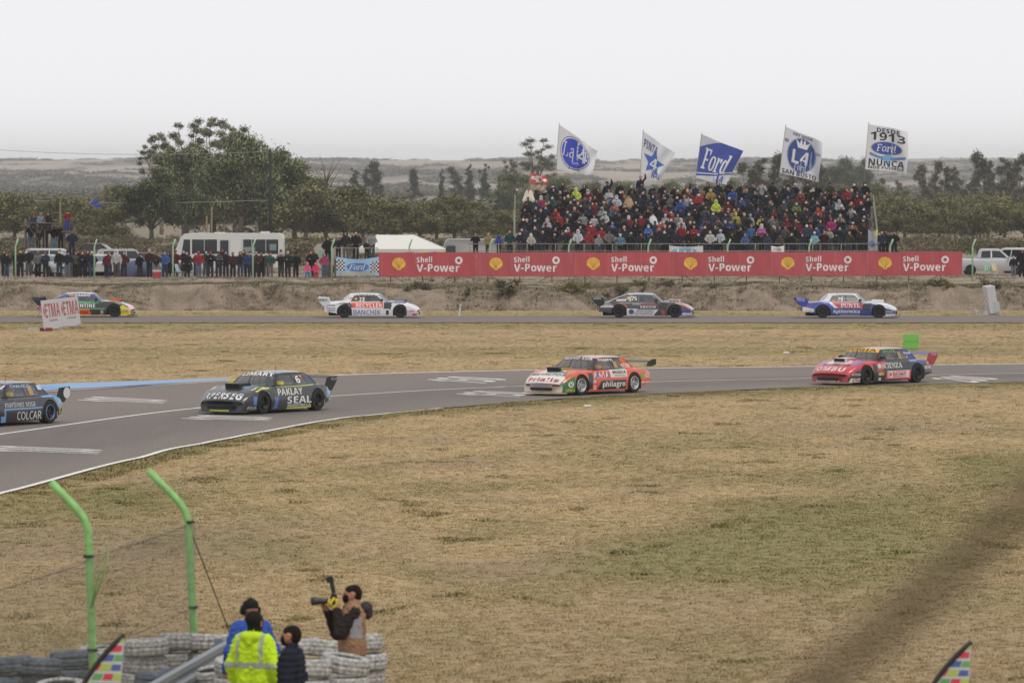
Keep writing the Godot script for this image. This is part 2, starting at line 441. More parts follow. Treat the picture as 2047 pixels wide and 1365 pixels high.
func build_grass() -> void:
	# dry tufts over the infield: nobody could count them
	var blade := SurfaceTool.new(); blade.begin(Mesh.PRIMITIVE_TRIANGLES)
	rng.seed = 77
	for i in 12:
		var a := rng.randf() * TAU; var r := rng.randf() * 0.13
		var p := Vector3(cos(a) * r, -0.01, sin(a) * r); var l := Vector3(rng.randf_range(-0.06, 0.06), rng.randf_range(0.025, 0.055), rng.randf_range(-0.06, 0.06))
		var w := Vector3(cos(a * 3), 0, sin(a * 3)) * 0.008
		blade.set_normal(Vector3.UP); blade.add_vertex(p - w); blade.set_normal(Vector3.UP); blade.add_vertex(p + l); blade.set_normal(Vector3.UP); blade.add_vertex(p + w)
	var mesh := blade.commit()
	var m := vcol("grass_blade", 0.9)
	m.metallic_specular = 0.2
	var xf: Array[Transform3D] = []; var cs := PackedColorArray()
	rng.seed = 78
	for i in 330000:
		var t := rng.randf()
		var d := 70.0 + 212.0 * pow(t, 1.25)
		if d > ROAD_A - 0.3 and d < ROAD_B + 0.3: continue
		var x := rng.randf_range(-1, 1) * (0.098 * d + 2.0)
		var px := CX + x / d * FPX; var py := HORIZON + EYE * FPX / d
		if px > -380 and px < 2240 and py < smooth_at(px, NEAR_EDGE) + 0.5 and py > smooth_at(px, FAR_EDGE) - 0.4 - (10.0 if px < 470 else 0.0): continue
		var g := green_at(x, d); var b := bare_vignette_at(x, d)
		if rng.randf() < b * 0.5: continue
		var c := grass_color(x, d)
		var s := rng.randf_range(0.35, 0.85) * (1.0 + 0.25 * g)
		if noise_b.get_noise_2d(x * 2.2, d * 1.2) > 0.5: s *= 1.9; c = c.lerp(Color(0.16, 0.18, 0.07), 0.5)
		c = c * rng.randf_range(0.88, 1.12)
		xf.append(Transform3D(Basis(Vector3.UP, rng.randf() * TAU).scaled(Vector3(s, s * rng.randf_range(0.6, 1.2), s)), Vector3(x, ground_height(x, d), -d))); cs.append(c)
	rng.seed = 80      # ragged, greener verges
	for i in 26000:
		var p: Vector3
		if i % 5 < 3:
			var k := rng.randi() % (near_pts.size() - 1)
			p = near_pts[k].lerp(near_pts[k + 1], rng.randf())
			var along: Vector3 = (near_pts[k + 1] - near_pts[k]).normalized()
			p += V(-along.z, 0, along.x) * rng.randf_range(0.2 if k < 57 else -0.06, 1.1)
			if noise_b.get_noise_2d(p.x * 2.0, p.z * 2.0) < -0.15 + rng.randf() * 0.45: continue
		else: p = V(rng.randf_range(-32, 32), 0, -ROAD_A + rng.randf_range(-0.1, 0.9))
		var s := rng.randf_range(0.6, 1.5)
		xf.append(Transform3D(Basis(Vector3.UP, rng.randf() * TAU).scaled(V(s, s, s)), V(p.x, 0.0, p.z)))
		cs.append(Color(0.24, 0.23, 0.095).lerp(Color(0.46, 0.35, 0.18), rng.randf()))
	scatter("dry_grass", "short dry straw coloured grass over the infield", "grass", mesh, m, xf, cs)
	# scrub on and above the dirt bank
	var wf: Array[Transform3D] = []; var wc := PackedColorArray()
	rng.seed = 79
	for i in 60000:
		var d := rng.randf_range(282.5, 300.0) if i % 2 else rng.randf_range(300.0, 420.0)
		var x := rng.randf_range(-1, 1) * (0.1 * d)
		if noise_a.get_noise_2d(x * 1.5, d * 1.2) < -0.1 + rng.randf() * 0.2: continue
		var s := rng.randf_range(1.0, 2.6)
		wf.append(Transform3D(Basis(Vector3.UP, rng.randf() * TAU).scaled(Vector3(s, s * 1.2, s)), Vector3(x, ground_height(x, d), -d)))
		wc.append(Color(0.30, 0.25, 0.16).lerp(Color(0.17, 0.165, 0.10), rng.randf()))
	scatter("bank_weeds", "sparse dry weeds on the dirt bank below the banners", "weeds", mesh, m, wf, wc)

func scatter(called: String, label: String, category: String, mesh: Mesh, m: Material, xf: Array[Transform3D], cs: PackedColorArray) -> void:
	var mm := MultiMesh.new(); mm.transform_format = MultiMesh.TRANSFORM_3D; mm.use_colors = true; mm.mesh = mesh
	mm.instance_count = xf.size()
	for i in xf.size(): mm.set_instance_transform(i, xf[i]); mm.set_instance_color(i, cs[i])
	var o := MultiMeshInstance3D.new(); o.name = numbered(called); o.multimesh = mm; o.material_override = m; add_child(o)
	tag(o, label, category, "", "stuff")

# ---------- people ----------
# bones are capsules [a, b, ra, rb, op]; op 1 cuts away. The field is meshed as surface nets.
func sdf_mesh(bones: Array, cell: float, k: float, into: SurfaceTool = null) -> ArrayMesh:
	var lo := Vector3(1e9, 1e9, 1e9); var hi := -lo
	for b in bones:
		if b[4] == 1: continue
		var r: float = maxf(b[2], b[3]) + cell * 2.0
		lo = lo.min(b[0] - Vector3(r, r, r)).min(b[1] - Vector3(r, r, r)); hi = hi.max(b[0] + Vector3(r, r, r)).max(b[1] + Vector3(r, r, r))
	var nx := int((hi.x - lo.x) / cell) + 2; var ny := int((hi.y - lo.y) / cell) + 2; var nz := int((hi.z - lo.z) / cell) + 2
	var f := PackedFloat32Array(); f.resize(nx * ny * nz); f.fill(1.0)
	for b in bones:
		var a: Vector3 = b[0]; var ab: Vector3 = b[1] - b[0]; var ra: float = b[2]; var dr: float = b[3] - b[2]; var op: int = b[4]
		var l2: float = maxf(ab.length_squared(), 1e-9)
		var r: float = maxf(b[2], b[3]) + k + cell * 2.0
		var e := Vector3(r, r, r)
		var p0: Vector3 = (a.min(b[1]) - e - lo) / cell; var p1: Vector3 = (a.max(b[1]) + e - lo) / cell
		for z in range(maxi(0, int(p0.z)), mini(nz, int(p1.z) + 1)):
			for y in range(maxi(0, int(p0.y)), mini(ny, int(p1.y) + 1)):
				var i := (z * ny + y) * nx
				for x in range(maxi(0, int(p0.x)), mini(nx, int(p1.x) + 1)):
					var p := lo + Vector3(x, y, z) * cell - a
					var t := clampf(p.dot(ab) / l2, 0.0, 1.0)
					var d := (p - ab * t).length() - ra - dr * t
					var o := f[i + x]
					if op == 1: f[i + x] = maxf(o, -d)
					else:
						var h := maxf(k - absf(o - d), 0.0) / k
						f[i + x] = minf(o, d) - h * h * k * 0.25
	var idx := PackedInt32Array(); idx.resize(nx * ny * nz); idx.fill(-1)
	var v := PackedVector3Array(); var n := PackedVector3Array(); var ix := PackedInt32Array()
	var sx := 1; var sy := nx; var sz := nx * ny
	var co := [0, sx, sy, sx + sy, sz, sx + sz, sy + sz, sx + sy + sz]
	var cp := []
	for c in 8: cp.append(Vector3(c & 1, (c >> 1) & 1, (c >> 2) & 1))
	var ed := [[0, 1], [2, 3], [4, 5], [6, 7], [0, 2], [1, 3], [4, 6], [5, 7], [0, 4], [1, 5], [2, 6], [3, 7]]
	for z in nz - 1:
		for y in ny - 1:
			for x in nx - 1:
				var i := (z * ny + y) * nx + x
				var f0 := f[i]
				if absf(f0) > cell * 2.0: continue
				var m := 0
				for c in 8:
					if f[i + co[c]] < 0.0: m |= 1 << c
				if m == 0 or m == 255: continue
				var sum := Vector3.ZERO; var cnt := 0
				for g in ed:
					var u := f[i + co[g[0]]]; var w := f[i + co[g[1]]]
					if (u < 0.0) != (w < 0.0):
						sum += cp[g[0]].lerp(cp[g[1]], u / (u - w)); cnt += 1
				idx[i] = v.size()
				v.append(lo + (Vector3(x, y, z) + sum / cnt) * cell)
				n.append(Vector3(f[i + sx] - f0 + f[i + sx + sy + sz] - f[i + sy + sz], f[i + sy] - f0 + f[i + sx + sy + sz] - f[i + sx + sz], f[i + sz] - f0 + f[i + sx + sy + sz] - f[i + sx + sy]).normalized())
	for z in range(1, nz - 1):
		for y in range(1, ny - 1):
			for x in range(1, nx - 1):
				var i := (z * ny + y) * nx + x
				if absf(f[i]) > cell * 2.0: continue
				var s0 := f[i] < 0.0
				for ax in 3:
					var st: int = [sx, sy, sz][ax]
					if (f[i + st] < 0.0) == s0: continue
					var p: int = [sy, sz, sx][ax]; var q: int = [sz, sx, sy][ax]
					var a := idx[i]; var b := idx[i - p]; var c := idx[i - p - q]; var d := idx[i - q]
					if a < 0 or b < 0 or c < 0 or d < 0: continue
					if s0: ix.append_array([a, c, b, a, d, c])
					else: ix.append_array([a, b, c, a, c, d])
	if into != null:
		for t in ix: into.set_normal(n[t]); into.add_vertex(v[t])
		return null
	var arr := []; arr.resize(Mesh.ARRAY_MAX)
	arr[Mesh.ARRAY_VERTEX] = v; arr[Mesh.ARRAY_NORMAL] = n; arr[Mesh.ARRAY_INDEX] = ix
	var am := ArrayMesh.new(); am.add_surface_from_arrays(Mesh.PRIMITIVE_TRIANGLES, arr)
	return am

func V(x: float, y: float, z: float) -> Vector3: return Vector3(x, y, z)
# joints of a standing figure 1.75 m tall, facing +z; arms: for each side [elbow, wrist, hand end]
const POSES := {
	"down": [[[-0.27, 1.13, -0.03], [-0.27, 0.90, 0.06], [-0.26, 0.80, 0.10]], [[0.27, 1.13, -0.03], [0.27, 0.90, 0.06], [0.26, 0.80, 0.10]]],
	"pockets": [[[-0.32, 1.16, -0.06], [-0.22, 0.99, 0.10], [-0.17, 0.93, 0.13]], [[0.32, 1.16, -0.06], [0.22, 0.99, 0.10], [0.17, 0.93, 0.13]]],
	"folded": [[[-0.28, 1.16, 0.05], [-0.04, 1.18, 0.21], [0.06, 1.20, 0.20]], [[0.28, 1.16, 0.05], [0.06, 1.22, 0.19], [-0.05, 1.23, 0.19]]],
	"phone": [[[-0.27, 1.13, -0.03], [-0.27, 0.90, 0.06], [-0.26, 0.80, 0.10]], [[0.26, 1.20, 0.16], [0.13, 1.42, 0.27], [0.10, 1.50, 0.30]]],
	"camera": [[[-0.30, 1.22, 0.12], [-0.11, 1.46, 0.24], [-0.05, 1.55, 0.24]], [[0.30, 1.22, 0.12], [0.11, 1.46, 0.24], [0.05, 1.55, 0.24]]],
	"lean": [[[-0.30, 1.16, 0.08], [-0.20, 1.04, 0.30], [-0.16, 1.04, 0.38]], [[0.30, 1.16, 0.08], [0.20, 1.04, 0.30], [0.16, 1.04, 0.38]]],
	"wave": [[[-0.27, 1.13, -0.03], [-0.27, 0.90, 0.06], [-0.26, 0.80, 0.10]], [[0.33, 1.62, 0.02], [0.30, 1.86, 0.05], [0.29, 1.96, 0.06]]],
}
func vv(a: Array) -> Vector3: return Vector3(a[0], a[1], a[2])
func body_bones(pose: String, skin: bool) -> Dictionary:
	var arms: Array = POSES[pose]
	var g := 0.0 if skin else 0.022
	var o := {"legs": [], "top": [], "head": []}
	for s in [-1.0, 1.0]:
		var hip := V(0.095 * s, 0.93, 0); var knee := V(0.105 * s, 0.50, 0.015); var ank := V(0.11 * s, 0.09, -0.02)
		o.legs.append([hip, knee, 0.082 + g, 0.056 + g, 0]); o.legs.append([knee, ank, 0.056 + g, 0.042 + g * 1.3, 0])
		o.legs.append([V(0.11 * s, 0.045, -0.03), V(0.13 * s, 0.035, 0.13), 0.045, 0.038, 0])
		var a: Array = arms[0 if s < 0 else 1]
		var sh := V(0.175 * s, 1.41, -0.01)
		o.top.append([sh, vv(a[0]), 0.056 + g, 0.045 + g, 0]); o.top.append([vv(a[0]), vv(a[1]), 0.045 + g, 0.034 + g * 0.9, 0])
		if skin: o.top.append([vv(a[1]), vv(a[2]), 0.032, 0.03, 0])
		o.top.append([V(0.08 * s, 1.02, 0), V(0.095 * s, 1.33, 0.0), 0.095 + g, 0.105 + g, 0])
	o.legs.append([V(-0.07, 0.95, 0), V(0.07, 0.95, 0), 0.10 + g, 0.10 + g, 0])
	o.top.append([V(-0.05, 0.94 if not skin else 1.0, 0), V(0.05, 0.94 if not skin else 1.0, 0), 0.10 + g * 1.2, 0.10 + g * 1.2, 0])
	if not skin: o.top.append([V(0, 1.46, -0.01), V(0, 1.52, 0.0), 0.085, 0.07, 0])
	o.head.append([V(0, 1.46, -0.015), V(0, 1.56, 0.0), 0.055, 0.052, 0])
	o.head.append([V(0, 1.66, -0.012), V(0, 1.655, 0.012), 0.088, 0.086, 0])
	o.head.append([V(0, 1.60, 0.02), V(0, 1.575, 0.045), 0.07, 0.048, 0])
	o.head.append([V(0, 1.635, 0.095), V(0, 1.61, 0.108), 0.012, 0.016, 0])
	return o
var BODY := {}
var JACKET := {}
var LEGS: ArrayMesh
var HEADGEAR := {}
func make_people_shapes() -> void:
	for p in POSES:
		var b := body_bones(p, true)
		BODY[p] = sdf_mesh(b.legs + b.top + b.head, 0.027, 0.03)
		var j := body_bones(p, false)
		JACKET[p] = sdf_mesh(j.top, 0.027, 0.035)
	LEGS = sdf_mesh(body_bones("down", false).legs, 0.027, 0.03)
	HEADGEAR["hood"] = sdf_mesh([[V(0, 1.66, -0.03), V(0, 1.60, -0.03), 0.122, 0.12, 0], [V(0, 1.52, -0.03), V(0, 1.5, 0.0), 0.12, 0.12, 0], [V(0, 1.645, 0.11), V(0, 1.60, 0.13), 0.088, 0.08, 1]], 0.022, 0.04)
	HEADGEAR["hair"] = sdf_mesh([[V(0, 1.672, -0.02), V(0, 1.62, -0.045), 0.098, 0.088, 0], [V(0, 1.62, 0.10), V(0, 1.58, 0.10), 0.088, 0.09, 1]], 0.022, 0.03)
	HEADGEAR["beanie"] = sdf_mesh([[V(0, 1.69, -0.015), V(0, 1.668, -0.01), 0.097, 0.104, 0], [V(0, 1.56, 0.06), V(0, 1.54, -0.06), 0.09, 0.09, 1]], 0.022, 0.03)
	HEADGEAR["cap"] = sdf_mesh([[V(0, 1.685, -0.01), V(0, 1.675, 0.0), 0.097, 0.10, 0], [V(-0.045, 1.672, 0.09), V(-0.04, 1.662, 0.165), 0.02, 0.014, 0], [V(0.045, 1.672, 0.09), V(0.04, 1.662, 0.165), 0.02, 0.014, 0], [V(0, 1.672, 0.09), V(0, 1.662, 0.17), 0.02, 0.014, 0], [V(0, 1.565, 0.05), V(0, 1.55, -0.06), 0.09, 0.09, 1]], 0.02, 0.03)
	HEADGEAR["mask"] = sdf_mesh([[V(-0.02, 1.595, 0.05), V(0.02, 1.595, 0.05), 0.07, 0.07, 0], [V(0, 1.58, 0.06), V(0, 1.57, 0.065), 0.05, 0.05, 0], [V(0, 1.69, 0.06), V(0, 1.68, 0.06), 0.07, 0.07, 1]], 0.02, 0.03)
	HEADGEAR["long_hair"] = sdf_mesh([[V(0, 1.672, -0.02), V(0, 1.60, -0.05), 0.10, 0.10, 0], [V(0, 1.5, -0.075), V(0, 1.42, -0.09), 0.09, 0.06, 0], [V(0, 1.61, 0.10), V(0, 1.56, 0.11), 0.09, 0.09, 1]], 0.022, 0.04)
	HEADGEAR["blanket"] = sdf_mesh([[V(0, 1.45, -0.02), V(0, 1.0, 0.0), 0.21, 0.30, 0], [V(-0.16, 1.38, 0), V(-0.26, 0.9, 0.05), 0.12, 0.18, 0], [V(0.16, 1.38, 0), V(0.26, 0.9, 0.05), 0.12, 0.18, 0], [V(0, 1.66, 0.14), V(0, 1.62, 0.02), 0.12, 0.12, 1]], 0.03, 0.06)

func faded(hex: String) -> String:   # worn cloth is duller than a colour chart
	var c := Color.html(hex); var g := c.get_luminance()
	return "#" + c.lerp(Color(g, g, g), 0.22).darkened(0.14).to_html(false)
const SKIN := ["#b98c74", "#a87a62", "#c39a83", "#8f6550"]
var person_no := 0
# o: j jacket, t trousers, h [kind, hex], m mask hex or "", p pose, s height
func person(pos: Vector3, turn: float, o: Dictionary, label: String, group := "") -> Node3D:
	var t := thing("person", label, "person", pos, turn, group)
	var s: float = o.get("s", 1.75) / 1.75
	o.j = faded(o.j); o.h = [o.h[0], faded(o.h[1])]
	person_no += 1
	var b := part(t, "body", BODY[o.p], cloth(SKIN[person_no % 4]))
	var bits := [part(t, "jacket", JACKET[o.p], cloth(o.j)), part(t, "trousers", LEGS, cloth(o.t)), b]
	var h: Array = o.h
	bits.append(part(t, {"long_hair": "hair"}.get(h[0], h[0]), HEADGEAR[h[0]], cloth(h[1])))
	if o.get("m", "") != "": bits.append(part(t, "face_mask", HEADGEAR["mask"], cloth(o.m)))
	if o.get("blanket", "") != "": bits.append(part(t, "blanket", HEADGEAR["blanket"], cloth(o.blanket)))
	if o.get("vest", "") != "": pass
	for q in bits: q.scale = Vector3(s * o.get("w", 1.0), s, s * o.get("w", 1.0))
	return t

const COLORS := [["#1b1c20", "black"], ["#202329", "charcoal"], ["#1f2740", "navy blue"], ["#23262c", "dark grey"], ["#2a2c31", "slate"], ["#17181b", "deep black"], ["#28324d", "dull blue"], ["#3a3b2f", "olive"], ["#54565a", "mid grey"], ["#43211f", "dark maroon"], ["#7d1f28", "crimson"], ["#2d4a86", "blue"], ["#3b3029", "brown"], ["#8f9196", "light grey"], ["#b9b9bd", "off white"], ["#234746", "dark teal"], ["#4b4838", "khaki"], ["#34425c", "steel blue"]]
const WEIGHTS := [13, 12, 11, 11, 7, 10, 5, 4, 3, 3, 2, 2, 3, 2, 1, 2, 2, 2]
const TROUSERS := ["#1d1f24", "#232a3a", "#2f3a50", "#2a2a2c", "#4a4b4e", "#3d4658", "#17181b"]
func pick_color() -> Array:
	var n := 0
	for w in WEIGHTS: n += w
	var k := rng.randi() % n
	for i in COLORS.size():
		k -= WEIGHTS[i]
		if k < 0: return COLORS[i]
	return COLORS[0]
const ORD := ["first", "second", "third", "fourth", "fifth", "sixth", "seventh", "eighth", "ninth", "tenth", "eleventh", "twelfth", "thirteenth", "fourteenth", "fifteenth", "sixteenth", "seventeenth", "eighteenth", "nineteenth", "twentieth"]
func nth(n: int) -> String:
	if n < 20: return ORD[n]
	return ["twenty", "thirty", "forty"][(n + 1) / 10 - 2] + ("-" + ORD[(n + 1) % 10 - 1] if (n + 1) % 10 else "eth") if (n + 1) % 10 else ["twentieth", "thirtieth", "fortieth"][(n + 1) / 10 - 2]
func random_look() -> Dictionary:
	var c := pick_color()
	var o := {"j": c[0], "jn": c[1], "t": TROUSERS[rng.randi() % TROUSERS.size()], "p": ["down", "pockets", "folded", "phone", "pockets", "lean", "camera", "folded", "down", "phone", "pockets", "lean", "camera", "wave"][rng.randi() % 14], "s": rng.randf_range(1.50, 1.85), "w": rng.randf_range(0.94, 1.06)}
	var r := rng.randf()
	if r < 0.34: o.h = ["hood", c[0]]; o.hn = "with the hood up"
	elif r < 0.50: o.h = ["beanie", ["#1a1b1f", "#3a3c42", "#2a3350", "#a9a9ad"][rng.randi() % 4]]; o.hn = "and knitted hat"
	elif r < 0.72:
		var k := [["#16171a", "black"], ["#c9c9cb", "white"], ["#7e1e26", "red"], ["#26355e", "blue"]][rng.randi() % 4] as Array
		o.h = ["cap", k[0]]; o.hn = "and %s cap" % k[1]
	elif r < 0.93: o.h = ["hair", ["#1c1613", "#2a201a", "#18130f"][rng.randi() % 3]]; o.hn = "and short dark hair"
	else: o.h = ["long_hair", "#241a15"]; o.hn = "and long dark hair"
	if rng.randf() < 0.3: o.m = ["#c6cdd4", "#8fb0c6", "#1b1c20", "#d8d8da"][rng.randi() % 4]
	return o

# ---------- the grandstand, its crowd, flags and banners ----------
const STAND_D := 366.0
func row_d(i: int) -> float: return STAND_D + i * 0.75
func row_h(i: int) -> float: return 1.55 + i * 0.40
func build_stand() -> void:
	var t := thing("grandstand", "open tubular grandstand packed with spectators behind the red banners", "grandstand")
	var wood := paint("#6f665c", 0.9); var steel := paint("#8a8880", 0.6, 0.3)
	for i in 9:
		var x0 := -2.9 if i == 0 else 0.1 + i * 0.09
		var x1 := 24.4
		part(t, "plank", boxmesh(V((x0 + x1) / 2, row_h(i) - 0.03, -row_d(i)), V(x1 - x0, 0.05, 0.62)), wood)
		part(t, "riser", boxmesh(V((x0 + x1) / 2, row_h(i) - 0.2, -row_d(i) + 0.335), V(x1 - x0, 0.2, 0.03)), steel)
	for x in [0.15, 4.0, 8.0, 12.0, 16.0, 20.0, 24.3]:
		part(t, "leg", tubemesh([V(x, 0.1, -STAND_D + 0.2), V(x, 1.52, -STAND_D + 0.2)], 0.05), steel)
		part(t, "leg", tubemesh([V(x, 0.1, -372.2), V(x, 4.7, -372.2)], 0.05), steel)
		part(t, "brace", tubemesh([V(x, 0.4, -366.2), V(x, 4.5, -372.2)], 0.04), steel)
	for x in [-2.8, -0.9, 1.0, 2.9, 4.8, 6.7, 8.6, 10.5, 12.4, 14.3, 16.2, 18.1, 20.0, 21.9, 23.8]:
		part(t, "railing_post", tubemesh([V(x, 1.5, -STAND_D + 0.36), V(x, 2.45, -STAND_D + 0.36)], 0.028, 6), steel)
	part(t, "handrail", tubemesh([V(-2.9, 2.45, -STAND_D + 0.36), V(24.4, 2.45, -STAND_D + 0.36)], 0.03, 6), steel)
	part(t, "midrail", tubemesh([V(-2.9, 1.98, -STAND_D + 0.36), V(24.4, 1.98, -STAND_D + 0.36)], 0.024, 6), steel)
	for s in [[24.45, 1], [0.2, -1]]:
		part(t, "side_rail", tubemesh([V(s[0], 2.4, -STAND_D), V(s[0], 5.7, -372.2)], 0.035, 6), steel)
		part(t, "side_rail", tubemesh([V(s[0], 1.9, -STAND_D), V(s[0], 5.2, -372.2)], 0.03, 6), steel)
	part(t, "back_step", boxmesh(V(8.7, row_h(8) + 0.21, -372.4), V(1.2, 0.42, 0.5)), wood)
	part(t, "back_rail", tubemesh([V(1.0, 5.75, -372.4), V(24.4, 5.75, -372.4)], 0.035, 6), steel)
	for k in 4: part(t, "ladder_rung", tubemesh([V(24.5, 2.4 + k * 0.42, -369.5), V(25.4, 2.4 + k * 0.42, -369.5)], 0.022, 6), paint("#2b2b2b"))
	part(t, "ladder_post", tubemesh([V(25.4, 0.1, -369.5), V(25.4, 3.9, -369.5)], 0.03, 6), paint("#2b2b2b"))

# people who stand out: photo x, y of the head, jacket, name, headgear [kind, colour], words for it
const NOTED := [
	[1068, 377, "#cfc8b8", "cream blanket", "cap", "#b58a86", "and pale red cap", "#cfc8b8"], [1086, 389, "#b83a63", "hot pink", "hood", "#c9c6c8", "and white hood"], [1102, 388, "#25605c", "teal", "hood", "#25605c", "with the hood up"], [1148, 383, "#cfe03a", "fluorescent yellow", "hood", "#cfe03a", "with a fluorescent hood"], [1165, 380, "#8d1f2a", "dark red", "hood", "#c9c9cb", "and white hood"],
	[1210, 388, "#2a5fb0", "bright blue", "hood", "#3a6f9a", "with the hood up"], [1228, 383, "#b6bfd0", "white and blue", "hood", "#c9ccd4", "with white hood"], [1245, 389, "#a98a70", "tan blanket", "hair", "#241a15", "and dark hair", "#a98a70"], [1315, 375, "#5c2630", "maroon", "cap", "#2a1518", "and dark cap"],
	[1114, 412, "#b3202f", "bright red", "hood", "#b3202f", "with red hood"], [1120, 426, "#b8303a", "red", "cap", "#a8202c", "and red cap"], [1190, 410, "#8f1f2e", "wine red", "hair", "#2a201a", "and short hair"], [1209, 412, "#8d9a92", "sage grey", "hood", "#8d9a92", "with the hood up"], [1229, 406, "#c8581f", "orange", "hair", "#241a15", "and dark hair"], [1232, 416, "#3f5f80", "steel blue", "hood", "#3f5f80", "with the hood up"],
	[1090, 436, "#a3abb8", "pale blue grey", "hood", "#b4bac4", "with pale hood"], [1170, 438, "#a02434", "red", "cap", "#d0d0d2", "and white cap"], [1184, 449, "#b02430", "red", "cap", "#b02430", "and red cap"], [1193, 449, "#b32634", "scarlet", "hair", "#2a201a", "and dark hair"], [1145, 451, "#a81f2c", "red", "hood", "#cfcfd2", "and white hood"], [1221, 438, "#2453c0", "royal blue", "hood", "#2453c0", "with the hood up"], [1264, 426, "#a02a38", "red", "hood", "#cfcfd2", "and white hood"], [1284, 422, "#a8222e", "red", "cap", "#a8222e", "and red cap"], [1317, 426, "#d2d2d2", "white", "hair", "#241a15", "and dark hair", "#cfcfcf"], [1318, 438, "#c2501e", "orange", "hair", "#2a201a", "and dark hair"], [1290, 447, "#3d6db8", "blue", "hood", "#3d6db8", "with the hood up"],
	[1008, 473, "#3a48b0", "violet blue", "hood", "#3a48b0", "with blue hood"], [982, 477, "#9a7d44", "mustard", "hair", "#6e6a5a", "and grey hair"], [1057, 461, "#b8b0a2", "cream", "hood", "#d2cec6", "with white hood"], [1147, 473, "#c2c4ca", "white", "hood", "#c9c9cd", "with white hood"], [1180, 473, "#a8222e", "red and white", "hair", "#241a15", "and dark hair"], [1217, 475, "#6c6c6e", "grey", "cap", "#26262a", "and dark cap"], [1247, 475, "#4f86a8", "light blue", "cap", "#c9c9cb", "and white cap"],
	[1397, 374, "#a8432e", "rust red", "hair", "#3a2a20", "and brown hair"], [1414, 378, "#b08a2e", "ochre yellow", "hood", "#b08a2e", "with yellow hood"], [1387, 388, "#b3262c", "red", "cap", "#cfcfd2", "and white cap"], [1464, 378, "#2f4f9a", "blue", "beanie", "#1a1b1f", "and black knitted hat"], [1488, 392, "#2c62c0", "bright blue", "hood", "#2c62c0", "with the hood up"], [1428, 407, "#c4dc2c", "fluorescent yellow", "hood", "#d2e640", "with fluorescent hood"], [1518, 423, "#c2ae22", "yellow", "hair", "#2a201a", "and dark hair"], [1477, 425, "#b4a41e", "yellow", "cap", "#c8b62a", "and yellow cap"], [1648, 414, "#d03a2a", "orange red", "hood", "#d03a2a", "with red hood"], [1605, 385, "#a02834", "red", "beanie", "#b9a0a4", "and pale hat"], [1693, 376, "#9c2430", "red and black", "beanie", "#c23a40", "and red knitted hat"], [1714, 392, "#8c2038", "crimson", "hood", "#38242c", "and dark hood"], [1670, 401, "#a6a8b8", "lavender grey", "hood", "#a6a8b8", "with pale hood"],
	[1706, 441, "#c05a26", "orange", "cap", "#c9c9cb", "and white cap"], [1672, 437, "#c02a80", "magenta", "hair", "#4a3426", "and fair hair"], [1599, 432, "#8e1f30", "wine red", "hair", "#2a201a", "and short hair"], [1587, 398, "#4f8a3c", "green and yellow", "hood", "#3c5c5a", "and teal hood"], [1464, 441, "#2b3f9c", "blue", "cap", "#26355e", "and blue cap"], [1502, 446, "#3f68a8", "blue", "hair", "#2a201a", "and dark hair"], [1532, 448, "#c45a9a", "pink", "hood", "#cfc9cf", "and white hood"], [1628, 470, "#7fb2c0", "pale turquoise", "cap", "#d0d0d2", "and white cap"], [1414, 473, "#b9b5ae", "off white", "hair", "#3a2f28", "and brown hair"], [1442, 470, "#b4bccb", "white and blue", "cap", "#c9c9cb", "and white cap"], [1500, 468, "#4c64a0", "dusty blue", "hood", "#4c64a0", "with the hood up"], [1655, 455, "#93a08a", "sage green", "hair", "#3a2a20", "and brown hair"], [1396, 448, "#a8242c", "red", "hair", "#2a201a", "and dark hair"], [1374, 452, "#a6262e", "red", "cap", "#a6262e", "and red cap"], [1354, 401, "#2d55b4", "royal blue", "hood", "#2d55b4", "with the hood up"], [1340, 430, "#a9a9ad", "white", "cap", "#c9c9cb", "and white cap"], [1358, 436, "#c0c0c4", "white", "hood", "#c0c0c4", "with white hood"], [1550, 440, "#34686c", "teal", "beanie", "#1a1b1f", "and black hat"]]

